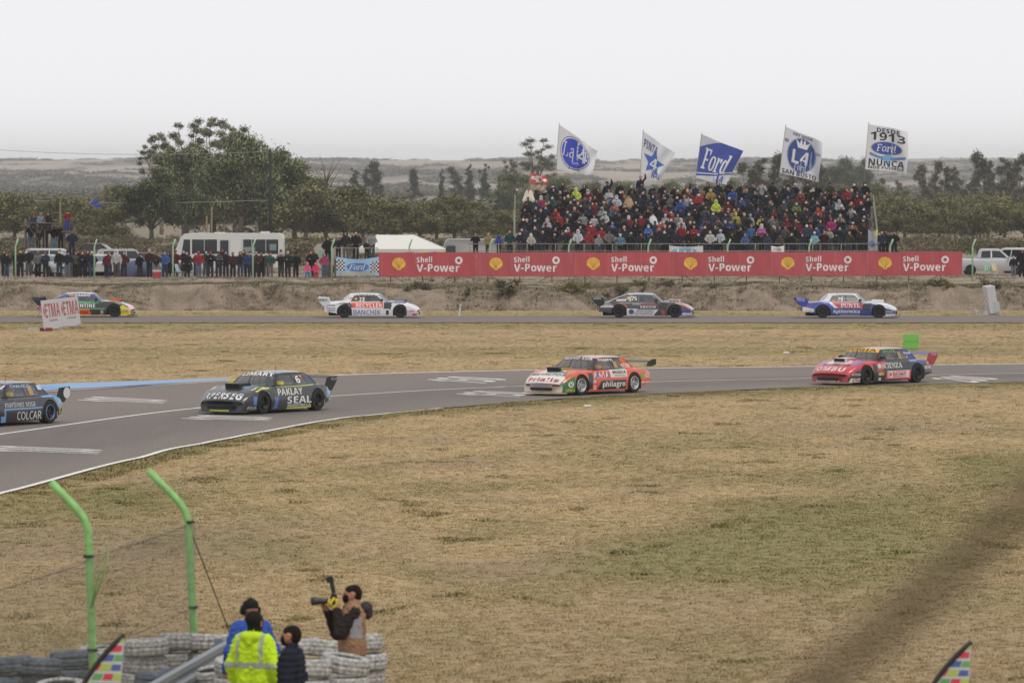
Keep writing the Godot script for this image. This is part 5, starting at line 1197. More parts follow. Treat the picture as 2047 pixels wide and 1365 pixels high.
	cars.append({"label": "dark grey race car number 75 with white side panel on the far straight", "px": 1294, "py": 635, "turn": 0.0, "vis": 1.0, "base": "#3c383f", "roof": "#b7bac6", "pillar": "#3a3a42", "frame": "#5a5760", "wing": "#1f1f23", "scoop": "#cfcdd0", "rr": -0.85, "rb": -1.75, "driver": "white", "hex": "#c9c9cc", "splitter": "#5a5a60",
		"side": [["#c9cad0", [-0.96, 0.10, 0.36, 0.10, 0.56, 0.38, -0.96, 0.43]], ["#3d4482", [1.72, 0.10, 2.4, 0.10, 2.4, 0.40, 2.1, 0.46, 1.72, 0.44]], ["#c25a44", [1.40, 0.72, 1.72, 0.62, 2.3, 0.42, 2.3, 0.46, 1.75, 0.68, 1.40, 0.755]], ["#c25a44", [-1.75, 0.66, -1.3, 0.715, -1.0, 0.62, -0.88, 0.45, -0.93, 0.45, -1.06, 0.60, -1.3, 0.70]], ["#19191c", [0.60, 0.42, 0.98, 0.40, 1.0, 0.72, 0.62, 0.76]], ["#a83c38", [0.72, 0.12, 0.92, 0.12, 0.92, 0.30, 0.72, 0.36]], ["#b9bac2", [1.78, 0.12, 2.36, 0.12, 2.36, 0.22, 1.78, 0.24]]],
		"top": [["#b9b0b4", [1.7, 0.0, 2.4, 0.0, 2.4, 0.9, 1.9, 0.7]], ["#c25a44", [1.2, 0.6, 2.2, 0.55, 2.2, 0.66, 1.2, 0.75]]],
		"text": [["side", "Mercedes", "s", -0.48, 0.36, 0.27, 0.40, "#33355c"], ["side", "Pampeana", "s", -0.56, 0.30, 0.13, 0.26, "#33355c"], ["side", "x", "o", -0.86, -0.60, 0.17, 0.41, "#3d4482"], ["side", "LA PAMPA", "S", -0.18, 0.50, 0.61, 0.70, "#b2444a"], ["side", "SECCO", "S", -0.30, 0.46, 0.47, 0.58, "#cfc9c9"], ["side", "Jeluz", "f", -0.68, -0.24, 0.60, 0.70, "#d2d2d4"], ["cab", "CONTROL", "S", -0.50, 0.22, 1.02, 1.10, "#4a5688"], ["cab", "75", "S", -0.72, -0.46, 0.84, 1.02, "#d8d8da"], ["cab", "x", "o", -0.92, -0.78, 0.90, 1.02, "#d6a84a"], ["cab", "", "", -1.45, -0.98, 0.80, 0.90, "#b9bac0"], ["scoop", "WURTH", "S", 1.12, 1.60, 0.765, 0.85, "#4a2a30"], ["wing", "WURTH", "S", -2.58, -2.2, 0.88, 0.96, "#c9c6c8"], ["side", "", "", -2.3, -1.6, 0.50, 0.60, "#b9b2b8"], ["side", "MOVISTAR", "S", -2.1, -1.7, 0.62, 0.68, "#c9c9cc"]]})
	cars.append({"label": "blue and white race car number 79 with red door on the far straight", "px": 1702, "py": 635.5, "turn": 0.0, "vis": 1.0, "base": "#2c3f7a", "topbase": "#ccd0d4", "roof": "#cdd1d6", "pillar": "#c6cad0", "frame": "#b9bec6", "wing": "#33429a", "scoop": "#d2d4d6", "driver": "black", "hex": "#3a2a2a", "splitter": "#3a4a78",
		"side": [["#b03a44", [-0.62, 0.46, 0.62, 0.46, 0.62, 0.74, -0.90, 0.76]], ["#ccd0d4", [-0.90, 0.76, -1.1, 0.76, -0.72, 0.46, -0.56, 0.46]], ["#3a4aa4", [-1.7, 0.62, -1.3, 0.74, -1.0, 0.76, -0.85, 0.46, -2.4, 0.46, -2.4, 0.70]], ["#ccd0d4", [-2.4, 0.28, -1.75, 0.28, -1.75, 0.44, -2.4, 0.56]], ["#a8404c", [-2.4, 0.56, -1.78, 0.42, -1.78, 0.46, -2.4, 0.62]], ["#ccd0d4", [0.62, 0.74, 1.4, 0.74, 1.8, 0.66, 2.4, 0.46, 2.4, 0.34, 1.8, 0.48, 1.0, 0.72, 0.62, 0.70]], ["#1c1f2c", [0.60, 0.36, 0.98, 0.36, 1.0, 0.68, 0.62, 0.70]], ["#ccd0d4", [1.74, 0.10, 2.36, 0.10, 2.36, 0.18, 1.74, 0.20]]],
		"top": [["#33429a", [-1.4, 0.0, -2.4, 0.0, -2.4, 0.9, -1.4, 0.9]]],
		"text": [["side", "PUNTE", "F", -0.46, 0.48, 0.51, 0.70, "#d8d4d6"], ["side", "Aplitermica", "S", -0.84, 0.46, 0.18, 0.41, "#c9d3e2"], ["side", "", "", -0.50, 0.46, 0.145, 0.16, "#c9d3e2"], ["side", "Molina", "f", 1.78, 2.28, 0.25, 0.36, "#c6cbd6"], ["cab", "LAURECUR", "S", -0.62, 0.2, 1.03, 1.105, "#3a3238"], ["cab", "79", "S", -0.60, -0.36, 0.82, 1.0, "#dcdcdc"], ["cab", "x", "o", -0.86, -0.74, 0.80, 0.88, "#d99a3c"], ["wing", "SPEED", "S", -2.60, -2.2, 0.89, 0.96, "#c9cede"], ["wing", "SYSTEM", "S", -2.58, -2.2, 0.81, 0.86, "#c9cede"], ["side", "AL MEDI", "S", -2.25, -1.82, 0.31, 0.37, "#b9b04a"]]})
	for c in cars:
		var off: float = -0.04          # the point given is half way between the wheels on the visible side
		var p := gp(c.px, c.py, 0.022)
		var b := Basis(Vector3.UP, c.turn)
		c.pos = p - b * V(off + 0.08, 0, 0.92 * c.vis)
		race_car(c)
		var words := {"white": "white helmet", "black": "dark helmet"}[c.driver] as String
		var d := thing("person", "driver in %s inside the %s" % [words, c.label.split(" with")[0].split(" cut")[0].split(",")[0]], "person", c.pos + b * V(-0.18, 0.30, -0.34), c.turn + PI / 2, "drivers in the race cars")
		part(d, "body", DRIVER, cloth("#2a2c34")); part(d, "helmet", HELMET, paint(c.hex, 0.3))
var DRIVER: ArrayMesh
var HELMET: ArrayMesh
func make_driver() -> void:
	# seated, facing +z, hands on a wheel
	DRIVER = sdf_mesh([[V(0, 0.0, 0), V(0, 0.40, -0.06), 0.15, 0.15, 0], [V(-0.12, 0.38, -0.06), V(0.12, 0.38, -0.06), 0.09, 0.09, 0], [V(0, 0.42, -0.05), V(0, 0.55, -0.03), 0.06, 0.09, 0], [V(-0.18, 0.38, -0.05), V(-0.26, 0.18, 0.12), 0.055, 0.045, 0], [V(-0.26, 0.18, 0.12), V(-0.14, 0.30, 0.36), 0.045, 0.04, 0], [V(0.18, 0.38, -0.05), V(0.26, 0.18, 0.12), 0.055, 0.045, 0], [V(0.26, 0.18, 0.12), V(0.14, 0.30, 0.36), 0.045, 0.04, 0], [V(-0.09, 0.0, 0), V(-0.12, 0.1, 0.42), 0.085, 0.06, 0], [V(0.09, 0.0, 0), V(0.12, 0.1, 0.42), 0.085, 0.06, 0]], 0.03, 0.03)
	HELMET = sdf_mesh([[V(0, 0.63, -0.02), V(0, 0.60, 0.02), 0.13, 0.12, 0], [V(0, 0.63, 0.14), V(0, 0.62, 0.2), 0.05, 0.09, 1]], 0.022, 0.02)

# ---------- trees and shrubs ----------
func leaf(st: SurfaceTool, p: Vector3, n: Vector3, size: float, c: Color, droop := 0.0) -> void:
	var a := Vector3(rng.randfn(), rng.randfn() - droop, rng.randfn()).normalized()
	var b := a.cross(Vector3(rng.randfn(), rng.randfn(), rng.randfn())).normalized()
	a *= size * rng.randf_range(0.7, 1.3); b *= size * rng.randf_range(0.35, 0.6)
	st.set_color(c)
	for q in [p - a, p + b, p + a, p - a, p + a, p - b]: st.set_normal(n); st.add_vertex(q)
func crown(clumps: Array, n: int, size: float, c1: Color, c2: Color, droop := 0.0) -> ArrayMesh:
	var st := SurfaceTool.new(); st.begin(Mesh.PRIMITIVE_TRIANGLES)
	var total := 0.0
	for c in clumps: total += c[1] * c[1]
	for c in clumps:
		var tone := rng.randf()
		for i in int(n * c[1] * c[1] / total) + 1:
			var d := Vector3(rng.randfn(), rng.randfn() * 0.9, rng.randfn()).normalized()
			var p: Vector3 = c[0] + d * c[1] * (absf(rng.randfn()) * 0.42 + 0.38 * rng.randf() + 0.12) * V(1, c[2] if c.size() > 2 else 0.85, 1)
			var col := c1.lerp(c2, clampf(tone * 0.6 + rng.randf() * 0.5, 0, 1))
			leaf(st, p, (d + Vector3(rng.randfn(), rng.randfn(), rng.randfn()) * 0.45).normalized(), size, col, droop)
	return st.commit()
func limbs(base_r: float, fork: float, clumps: Array, count: int) -> ArrayMesh:
	var st := S(0)
	tube(st, [V(0, -0.3, 0), V(0.05, fork * 0.5, 0.03), V(0, fork, 0)], [base_r * 1.25, base_r, base_r * 0.8], 7)
	for i in mini(count, clumps.size()):
		var e: Vector3 = clumps[i * clumps.size() / mini(count, clumps.size())][0]
		var m := V(e.x * 0.45 + rng.randfn() * 0.15, lerpf(fork, e.y, 0.55), e.z * 0.45)
		tube(st, [V(0, fork * 0.8, 0), m, e], [base_r * 0.55, base_r * 0.35, base_r * 0.12], 5)
	return done(st)
var TREES := {}
func ring_clumps(n: int, w: float, y0: float, y1: float, r0: float, r1: float) -> Array:
	var o := []
	for i in n:
		var a := rng.randf() * TAU; var k := sqrt(rng.randf()); var y := rng.randf()
		var reach := w * sqrt(clampf(1.0 - pow(absf(y - 0.4) / 0.68, 2.0), 0.05, 1.0))
		o.append([V(cos(a) * k * reach, lerpf(y0, y1, y), sin(a) * k * reach), rng.randf_range(r0, r1)])
	return o
func make_trees() -> void:
	rng.seed = 314
	var leafm := vcol("leaf", 0.8); leafm.metallic_specular = 0.2
	leafm.backlight_enabled = true; leafm.backlight = Color(0.35, 0.35, 0.3)
	var k := {}
	for v in 3: k["olive%d" % v] = [ring_clumps(16, 2.3, 1.0, 4.4, 0.65, 1.15), 9000, 0.11, Color(0.19, 0.195, 0.085), Color(0.32, 0.30, 0.14), 0.0, 0.16, 0.9]
	for v in 2: k["willow%d" % v] = [ring_clumps(34, 4.0, 1.6, 8.6, 0.9, 1.6), 19000, 0.14, Color(0.175, 0.21, 0.10), Color(0.30, 0.325, 0.165), 1.6, 0.3, 2.0]
	k["dark_round"] = [ring_clumps(26, 2.9, 1.9, 7.0, 0.8, 1.3), 14000, 0.13, Color(0.11, 0.14, 0.065), Color(0.20, 0.225, 0.105), 0.3, 0.24, 1.7]
	for v in 2:
		var c := []
		for i in 46:
			var a := rng.randf() * TAU; var y := rng.randf()
			var w := 3.4 * (0.35 + 0.65 * sin(y * PI * 0.85 + 0.3))
			c.append([V(cos(a) * w * sqrt(rng.randf()), 5.0 + y * 7.6, sin(a) * w * 0.8), rng.randf_range(0.4, 0.78), 0.65])
		k["gum%d" % v] = [c, 11000, 0.11, Color(0.22, 0.225, 0.13), Color(0.36, 0.34, 0.21), 0.4, 0.26, 4.2]
	for v in 2:
		var c := []
		for i in 18: c.append([V(rng.randfn() * 0.45, 1.4 + i * 0.5, rng.randfn() * 0.45), lerpf(1.25, 0.35, i / 17.0), 1.1])
		k["cypress%d" % v] = [c, 4500, 0.2, Color(0.075, 0.09, 0.055), Color(0.14, 0.15, 0.085), 0.0, 0.2, 1.2]
	var pc := []
	for i in 30:
		var y := i / 29.0
		var a := rng.randf() * TAU; var w := lerpf(3.3, 1.2, y) * sqrt(rng.randf())
		pc.append([V(cos(a) * w, 1.6 + y * 8.4, sin(a) * w), rng.randf_range(0.8, 1.3), 0.7])
	k["pine"] = [pc, 7000, 0.2, Color(0.065, 0.08, 0.05), Color(0.13, 0.14, 0.08), 0.0, 0.25, 1.4]
	for v in 2:
		var c := []
		for i in 16: c.append([V(rng.randfn() * 0.8, 2.2 + i * 0.52, rng.randfn() * 0.8), rng.randf_range(0.5, 0.95), 1.1])
		k["slim%d" % v] = [c, 3600, 0.2, Color(0.14, 0.14, 0.08), Color(0.24, 0.225, 0.13), 0.6, 0.17, 1.8]
	for n in k:
		var e: Array = k[n]
		TREES[n] = [crown(e[0], e[1], e[2], e[3], e[4], e[5]), limbs(e[6], e[7], e[0], 12)]
	var st := S(0)     # a bare one
	tube(st, [V(0, -0.3, 0), V(0.1, 2.5, 0), V(0.2, 5.0, 0.1)], [0.22, 0.17, 0.12], 6)
	for i in 34:
		var a := rng.randf() * TAU; var y := rng.randf_range(2.6, 6.4); var l := rng.randf_range(0.9, 2.6)
		var s0 := V(0.15, minf(y, 5.0), 0.05); var e := s0 + V(cos(a) * l * 0.75, l * 1.15, sin(a) * l * 0.75)
		tube(st, [s0, s0.lerp(e, 0.5) + V(rng.randfn() * 0.15, 0.1, 0), e], [0.06, 0.035, 0.012], 4)
	TREES["bare"] = [null, done(st)]
	for v in 3:     # shrubs about 1.4 m across
		var c := []
		for i in 9: c.append([V(rng.randfn() * 0.28, rng.randf_range(0.2, 0.75), rng.randfn() * 0.25), rng.randf_range(0.18, 0.33)])
		var cols: Array = [[Color(0.18, 0.18, 0.105), Color(0.31, 0.28, 0.175)], [Color(0.38, 0.33, 0.05), Color(0.26, 0.25, 0.09)], [Color(0.22, 0.195, 0.125), Color(0.33, 0.285, 0.19)]][v]
		TREES["shrub%d" % v] = [crown(c, 1500, 0.045, cols[0], cols[1]), limbs(0.03, 0.15, c, 7)]

func tree(kind: String, called: String, label: String, category: String, px: float, d: float, size: Vector3, group := "") -> void:
	var x := wx(px, d)
	var t := thing(called, label, category, V(x, ground_height(x, d) - 0.05, -d), rng.randf() * TAU, group)
	var e: Array = TREES[kind]
	t.scale = size
	part(t, "trunk" if category == "tree" else "stems", e[1], paint("#5d5347", 0.95) if kind != "gum0" else paint("#8a8072", 0.95))
	if e[0] != null: part(t, "crown" if category == "tree" else "foliage", e[0], mats["leaf"])

func build_trees() -> void:
	make_trees()
	rng.seed = 2718
	var U := func(s: float, w := 1.0) -> Vector3: return V(s * w, s, s * w)
	var a := 0
	# low trees on the left, behind the lookout
	for e in [[-20, 590, 1.0], [28, 575, 1.02], [72, 600, 1.0], [112, 570, 0.92], [150, 590, 0.95], [188, 575, 0.86], [222, 560, 0.72]]:
		tree("olive%d" % (a % 3), "low_tree", "low olive green tree behind the lookout, %s from left" % ORD[a], "tree", e[0], e[1], U.call(e[2], 1.25), "low trees at far left"); a += 1
	tree("dark_round", "round_tree", "dark round leafy tree left of the white bus", "tree", 302, 560, U.call(1.0, 1.0))
	a = 0
	for e in [[368, 590, 1.06], [425, 600, 1.16], [482, 585, 1.2], [535, 600, 1.12], [588, 590, 0.92]]:
		tree("willow%d" % (a % 2), "willow_tree", "large drooping green tree behind the white bus, %s from left" % ORD[a], "tree", e[0], e[1], U.call(e[2], 0.95), "drooping trees behind the bus"); a += 1
	a = 0
	for e in [[322, 640, 0.93, 0.9], [372, 630, 1.03, 1.0], [424, 645, 1.07, 1.0], [470, 635, 1.0, 0.9], [512, 640, 0.86, 0.8]]:
		tree("gum%d" % (a % 2), "gum_tree", "tall airy gum tree rising behind the drooping trees, %s from left" % ORD[a], "tree", e[0], e[1], U.call(e[2], e[3]), "tall gum trees behind the bus"); a += 1
	tree("bare", "bare_tree", "leafless grey tree standing above the low trees", "tree", 652, 660, U.call(1.18))
	tree("olive1", "grey_tree", "small grey green tree at the left edge of the tall group", "tree", 243, 760, U.call(1.25))
	a = 0
	for e in [[612, 575, 1.25], [650, 600, 1.15], [690, 580, 1.2], [726, 595, 1.05], [764, 575, 0.98], [800, 600, 0.85], [838, 580, 0.78], [874, 590, 0.92], [908, 600, 0.98], [944, 585, 0.7], [985, 580, 0.68], [1022, 585, 0.66]]:
		tree("olive%d" % ((a + 1) % 3), "low_tree", "olive green low tree behind the white canopy, %s from left" % ORD[a], "tree", e[0], e[1], U.call(e[2], 1.25), "low trees behind the canopy"); a += 1
	# scattered dark conifers on the plain
	for e in [["pine", 744, 1300, 1.03, 1.0, "broad dark pine on the plain left of the stand"], ["cypress0", 709, 1290, 0.9, 1.3, "short dark conifer beside the broad pine"], ["pine", 826, 1350, 0.86, 0.8, "small ragged pine right of the broad pine"], ["cypress1", 883, 1300, 0.88, 0.7, "narrow dark cypress on the plain"], ["slim0", 910, 1320, 0.9, 1.3, "grey green tree between two cypresses on the plain"], ["cypress0", 938, 1300, 0.98, 1.0, "tall cypress left of its twin on the plain"], ["cypress1", 968, 1310, 0.99, 1.1, "right of the twin cypresses on the plain"], ["cypress0", 998, 1290, 0.78, 0.45, "pole thin cypress near the stand"]]:
		tree(e[0], "conifer_tree", e[5], "tree", e[1], e[2], U.call(e[3], e[4]), "conifers on the plain")
	tree("gum1", "gum_tree", "lone spreading gum tree above the stand's left corner", "tree", 1072, 1000, U.call(1.1, 1.25))
	tree("gum0", "gum_tree", "small sparse gum tree at the foot of the lone one", "tree", 1018, 1020, U.call(0.8, 0.8))
	a = 0
	for e in [[1028, 900, 0.82], [1075, 880, 0.8], [1125, 870, 0.72], [1180, 880, 0.70], [1235, 870, 0.66], [1290, 880, 0.64], [1345, 870, 0.66], [1400, 880, 0.68], [1455, 870, 0.70], [1700, 880, 0.66], [1750, 860, 0.62], [1800, 880, 0.56]]:
		tree("willow%d" % (a % 2), "soft_tree", "soft grey green tree behind the stand, %s from left" % ORD[a], "tree", e[0], e[1], U.call(e[2], 1.1), "soft trees behind the stand"); a += 1
	a = 0
	for e in [[1492, 900, 0.86], [1520, 920, 0.95], [1548, 900, 1.0], [1580, 910, 0.97], [1612, 900, 1.0], [1640, 920, 0.9]]:
		tree("slim%d" % (a % 2), "slender_tree", "slender leafy tree behind the stand's right half, %s from left" % ORD[a], "tree", e[0], e[1], U.call(e[2], 1.25), "slender trees behind the stand"); a += 1
	tree("dark_round", "round_tree", "hazy round tree between the two rightmost large flags", "tree", 1680, 1350, U.call(1.55, 1.05))
	tree("dark_round", "round_tree", "hazy round tree behind the rightmost large flag", "tree", 1722, 1370, U.call(1.55, 0.7))
	a = 0
	for e in [[1760, 1050, 0.62], [1798, 1080, 0.6], [1848, 1000, 0.86], [1872, 1060, 0.8], [1886, 1010, 0.92], [1912, 1090, 0.86], [1950, 980, 1.06], [1972, 1030, 0.95], [1992, 1000, 0.82], [2012, 1000, 1.0], [2036, 980, 1.02], [2060, 1000, 0.98]]:
		tree("slim%d" % (a % 2), "slender_tree", "slender grey green tree on the right hand plain, %s from left" % ORD[a], "tree", e[0], e[1], U.call(e[2], 1.1), "slender trees on the right"); a += 1
	# the dense grove on the right
	a = 0
	for row in [[850, 1745, 46, 0.86], [740, 1760, 44, 0.82], [655, 1748, 42, 0.86], [590, 1765, 38, 0.80]]:
		var px: float = row[1]
		while px < 2085:
			tree("olive%d" % (rng.randi() % 3), "grove_tree", "bushy olive green tree in the right hand grove, %s row, %s from left" % [["back", "third", "second", "front"][a / 100], nth(a % 100)], "tree", px, row[0] + rng.randf_range(-25, 25), U.call(row[3] * rng.randf_range(0.85, 1.12), 1.3), "trees of the right hand grove")
			px += row[2] * rng.randf_range(0.8, 1.15); a += 1
		a = (a / 100 + 1) * 100
	# shrubs on the dirt bank
	a = 0
	for e in [[1005, 284.6, 0, 1.35, "large grey green shrub hanging over the bank below the second banner"], [1150, 285.2, 1, 1.05, "yellow flowering shrub on the bank below the third banner"], [845, 285.6, 2, 1.0, "low grey shrub on the bank below the first banner"], [1992, 285.4, 0, 1.15, "round dark shrub behind the leaning white board"], [1876, 286.0, 0, 0.95, "low shrub on the bank below the last banner"], [1898, 285.0, 1, 0.6, "small yellowish shrub beside the low shrub below the last banner"], [1252, 284.8, 0, 0.75, "small dark shrub above the dark grey race car's tail"], [1283, 285.8, 0, 0.7, "green tuft on the bank crest above the dark grey race car"], [1335, 285.8, 2, 0.72, "grey tuft on the bank above the dark grey race car's hood"], [1370, 286.2, 2, 0.6, "small tuft right of the grey one on the bank crest"], [1788, 286.0, 0, 0.62, "green tuft on the bank below the last banner's left end"], [932, 284.2, 0, 0.5, "flat green weed low on the bank right of the white race car"], [815, 284.9, 2, 0.45, "tiny weed on the bank behind the white race car"], [1425, 285.0, 0, 0.55, "weed on the bank right of the dark grey race car"], [1213, 285.0, 0, 0.5, "weed on the bank left of the dark grey race car"], [1745, 285.0, 2, 0.55, "dry weed on the bank above the blue race car's hood"]]:
		tree("shrub%d" % e[2], "shrub", e[4], "shrub", e[0], e[1], V(e[3] * 1.1, e[3] * 0.8, e[3]), "shrubs on the dirt bank"); a += 1
	# scrub nobody could count
	var b := []
	for i in 7: b.append([V(rng.randfn() * 0.5, rng.randf_range(0.2, 0.7), rng.randfn() * 0.5), rng.randf_range(0.3, 0.55)])
	var bush := crown(b, 130, 0.16, Color(0.8, 0.8, 0.8), Color(1.0, 1.0, 1.0))
	var fine := crown(b, 460, 0.075, Color(0.7, 0.7, 0.7), Color(1.1, 1.1, 1.05))
	var xf: Array[Transform3D] = []; var cs := PackedColorArray()
	for i in 2600:
		var d := rng.randf_range(400, 560)
		var x := rng.randf_range(-1, 1) * 0.1 * d
		var s := pow(rng.randf(), 1.8) * 1.1 + 0.25
		if d < 425: s *= 0.6
		if noise_a.get_noise_2d(x * 0.5, d * 0.25) < -0.08: continue
		xf.append(Transform3D(Basis(Vector3.UP, rng.randf() * TAU).scaled(V(s * 1.3, s, s * 1.3)), V(x, ground_height(x, d) - 0.1, -d)))
		cs.append(Color(0.30, 0.25, 0.155).lerp(Color(0.16, 0.155, 0.09), rng.randf()))
	scatter("dry_scrub", "waist high dry scrub behind the spectators", "scrub", fine, mats["leaf"], xf, cs)
	xf = []; cs = PackedColorArray()
	for i in 5200:
		var d := 650.0 + 1900.0 * pow(rng.randf(), 1.2)
		var x := rng.randf_range(-1, 1) * 0.1 * d
		if noise_c.get_noise_2d(x * 0.09, d * 0.05 + 30.0) < -0.06 + (0.12 if d < 800 else 0.0): continue
		var s := rng.randf_range(1.2, 3.2) * (1.0 if d > 900 else 0.7)
		xf.append(Transform3D(Basis(Vector3.UP, rng.randf() * TAU).scaled(V(s * 1.5, s * 0.85, s * 1.5)), V(x, ground_height(x, d) - 0.2, -d)))
		cs.append(Color(0.14, 0.14, 0.08).lerp(Color(0.22, 0.205, 0.12), rng.randf()))
	scatter("plain_scrub", "bushes dotted over the plain beyond the circuit", "scrub", bush, mats["leaf"], xf, cs)
	xf = []; cs = PackedColorArray()
	for i in 5200:
		var d := rng.randf_range(2500, 5700) if i % 4 else rng.randf_range(5150, 5600)
		var x := rng.randf_range(-1, 1) * 0.1 * d
		if noise_c.get_noise_2d(x * 0.10, d * 0.04) + 0.5 * noise_a.get_noise_2d(x * 0.12, d * 0.06) < -0.05: continue
		var s := rng.randf_range(1.5, 4.2)
		xf.append(Transform3D(Basis(Vector3.UP, rng.randf() * TAU).scaled(V(s * 2.2, s * 0.75, s * 2.2)), V(x, ground_height(x, d) - 0.3, -d)))
		cs.append(Color(0.11, 0.11, 0.07).lerp(Color(0.19, 0.17, 0.115), rng.randf()))
	scatter("hill_scrub", "scrub on the hazy tableland along the horizon", "scrub", bush, mats["leaf"], xf, cs)

# ---------- parked vehicles, bus, canopy, tents, boards ----------
# profile: side polygon of the whole shell; cabin: x of [belt front, roof front, roof rear, belt rear]; +x forward
func road_vehicle(called: String, label: String, category: String, pos: Vector3, turn: float, o: Dictionary) -> Node3D:
	var t := thing(called, label, category, pos, turn, "vehicles parked behind the far fence")
	var L: float = o.len; var W: float = o.w / 2.0; var belt: float = o.belt; var roof: float = o.roof; var c: Array = o.cab
	var m := paint(o.hex, 0.35, 0.1)
	var st := S(0); var rows := []
	var xs := [-L / 2, -L / 2 + 0.06, -L / 2 + 0.3, -L * 0.3, -L * 0.1, L * 0.1, L * 0.25, L / 2 - 0.4, L / 2 - 0.1, L / 2]
	for x in xs:
		var h: float = table(x, o.top); var e := 1.0 - 0.12 * pow(absf(x) / (L / 2), 6.0)
		rows.append([V(x, 0.28, -W * e * 0.94), V(x, 0.5, -W * e), V(x, h - 0.12, -W * e * 0.985), V(x, h - 0.02, -W * e * 0.92), V(x, h + 0.01, 0), V(x, h - 0.02, W * e * 0.92), V(x, h - 0.12, W * e * 0.985), V(x, 0.5, W * e), V(x, 0.28, W * e * 0.94)])
	grid(st, rows)
	st.set_smooth_group(-1)
	for r in [rows[0], rows[-1]]:
		for k in 4: quad(st, r[k], r[k + 1], r[7 - k], r[8 - k])
	part(t, "body", done(st), m)
	var zt := W * 0.80; var zb := W * 0.93
	var q := func(x: float, y: float, s: float, off: float) -> Vector3: return V(x, y, s * (lerpf(zb, zt, (y - belt) / (roof - belt)) + off))
	st = S(0)
	grid(st, [[q.call(c[0], belt, -1.0, 0.0), V(c[0] + 0.06, belt, 0), q.call(c[0], belt, 1.0, 0.0)], [q.call(c[1], roof - 0.05, -1.0, 0.0), V(c[1] + 0.05, roof - 0.03, 0), q.call(c[1], roof - 0.05, 1.0, 0.0)], [q.call(c[1] - 0.12, roof, -1.0, -0.05), V(c[1] - 0.1, roof + 0.03, 0), q.call(c[1] - 0.12, roof, 1.0, -0.05)], [q.call(c[2] + 0.1, roof, -1.0, -0.05), V(c[2] + 0.1, roof + 0.03, 0), q.call(c[2] + 0.1, roof, 1.0, -0.05)], [q.call(c[2], roof - 0.06, -1.0, 0.0), V(c[2], roof - 0.04, 0), q.call(c[2], roof - 0.06, 1.0, 0.0)], [q.call(c[3], belt, -1.0, 0.0), V(c[3] - 0.04, belt, 0), q.call(c[3], belt, 1.0, 0.0)]])
	for s in [-1.0, 1.0]:
		var pl := PackedVector2Array([V2(c[0], belt), V2(c[1], roof - 0.05), V2(c[1] - 0.12, roof), V2(c[2] + 0.1, roof), V2(c[2], roof - 0.06), V2(c[3], belt)])
		var ix := Geometry2D.triangulate_polygon(pl)
		for i in ix: st.add_vertex(q.call(pl[i].x, pl[i].y, s, -0.05 if pl[i].y > roof - 0.02 else 0.0))
	part(t, "roof", done(st), m)
	var g := paint("#23282c", 0.08)
	for s in [-1.0, 1.0]:
		for wn in o.windows:
			st = S(); var pl := P2(wn); var ix := Geometry2D.triangulate_polygon(pl)
			for i in ix: st.add_vertex(q.call(pl[i].x, pl[i].y, s, 0.006))
			part(t, "side_window", done(st), g)
		for ax in o.axles:
			car_wheel(t, V(ax, 0.32, s * (W - 0.13)), s, "#77787a", "#8d8e90")
			st = S(); lathe(st, [V2(0.0, 0.0), V2(0.37, 0.0), V2(0.37, 0.02), V2(0.0, 0.02)], 20, Transform3D(Basis(Vector3.RIGHT, PI / 2), V(ax, 0.34, s * (W - 0.008)))); part(t, "wheel_arch", done(st), paint("#151517", 0.9))
		st = S(); bx(st, V(L / 2 - 0.03, o.get("lamp_y", 0.68), s * W * 0.68), V(0.08, 0.14, 0.34)); part(t, "headlight", done(st), paint("#b9c0c4", 0.15))
		st = S(); bx(st, V(-L / 2 + 0.03, o.get("lamp_y", 0.7) + 0.05, s * W * 0.82), V(0.08, 0.26, 0.16)); part(t, "tail_light", done(st), paint("#7a2024", 0.25))
		st = S(); bx(st, V(c[0] - 0.15, belt + 0.05, s * (W + 0.09)), V(0.12, 0.13, 0.18)); part(t, "mirror", done(st), m)
	for e in [[0, 1, "windscreen"], [5, 4, "rear_window"]]:
		st = S()
		var xa: float = [c[0], 0, 0, 0, 0, c[3]][e[0]]; var xb: float = c[1] if e[0] == 0 else c[2]; var sg := 1.0 if e[0] == 0 else -1.0
		var n := V(roof - belt, absf(xa - xb), 0).normalized() * 0.012 * V(sg, 1, 1)
		var lo := [q.call(lerpf(xa, xb, 0.12), lerpf(belt, roof, 0.1), -1.0, -0.07), q.call(lerpf(xa, xb, 0.12), lerpf(belt, roof, 0.1), 1.0, -0.07)]
		var hi := [q.call(lerpf(xa, xb, 0.88), lerpf(belt, roof - 0.05, 0.88), -1.0, -0.07), q.call(lerpf(xa, xb, 0.88), lerpf(belt, roof - 0.05, 0.88), 1.0, -0.07)]
		var bulge := V(0.055 * sg, 0, 0)
		quad(st, lo[0] + n, (lo[0] + lo[1]) / 2 + n + bulge, (hi[0] + hi[1]) / 2 + n + bulge, hi[0] + n); quad(st, (lo[0] + lo[1]) / 2 + n + bulge, lo[1] + n, hi[1] + n, (hi[0] + hi[1]) / 2 + n + bulge)
		part(t, e[2], done(st), paint("#5a6468", 0.08))
	st = S(); bx(st, V(L / 2 + 0.01, 0.38, 0), V(0.10, 0.18, W * 1.8)); part(t, "front_bumper", done(st), paint(o.get("bumper", o.hex), 0.5))
	st = S(); bx(st, V(-L / 2 - 0.01, 0.40, 0), V(0.10, 0.18, W * 1.8)); part(t, "rear_bumper", done(st), paint(o.get("bumper", o.hex), 0.5))
	st = S(); bx(st, V(L / 2 + 0.02, 0.60, 0), V(0.04, 0.10, W * 0.8)); part(t, "grille", done(st), paint("#1c1d1f", 0.5))
	return t
func spot(px: float, d: float) -> Vector3:
	var x := wx(px, d); return V(x, ground_height(x, d), -d)
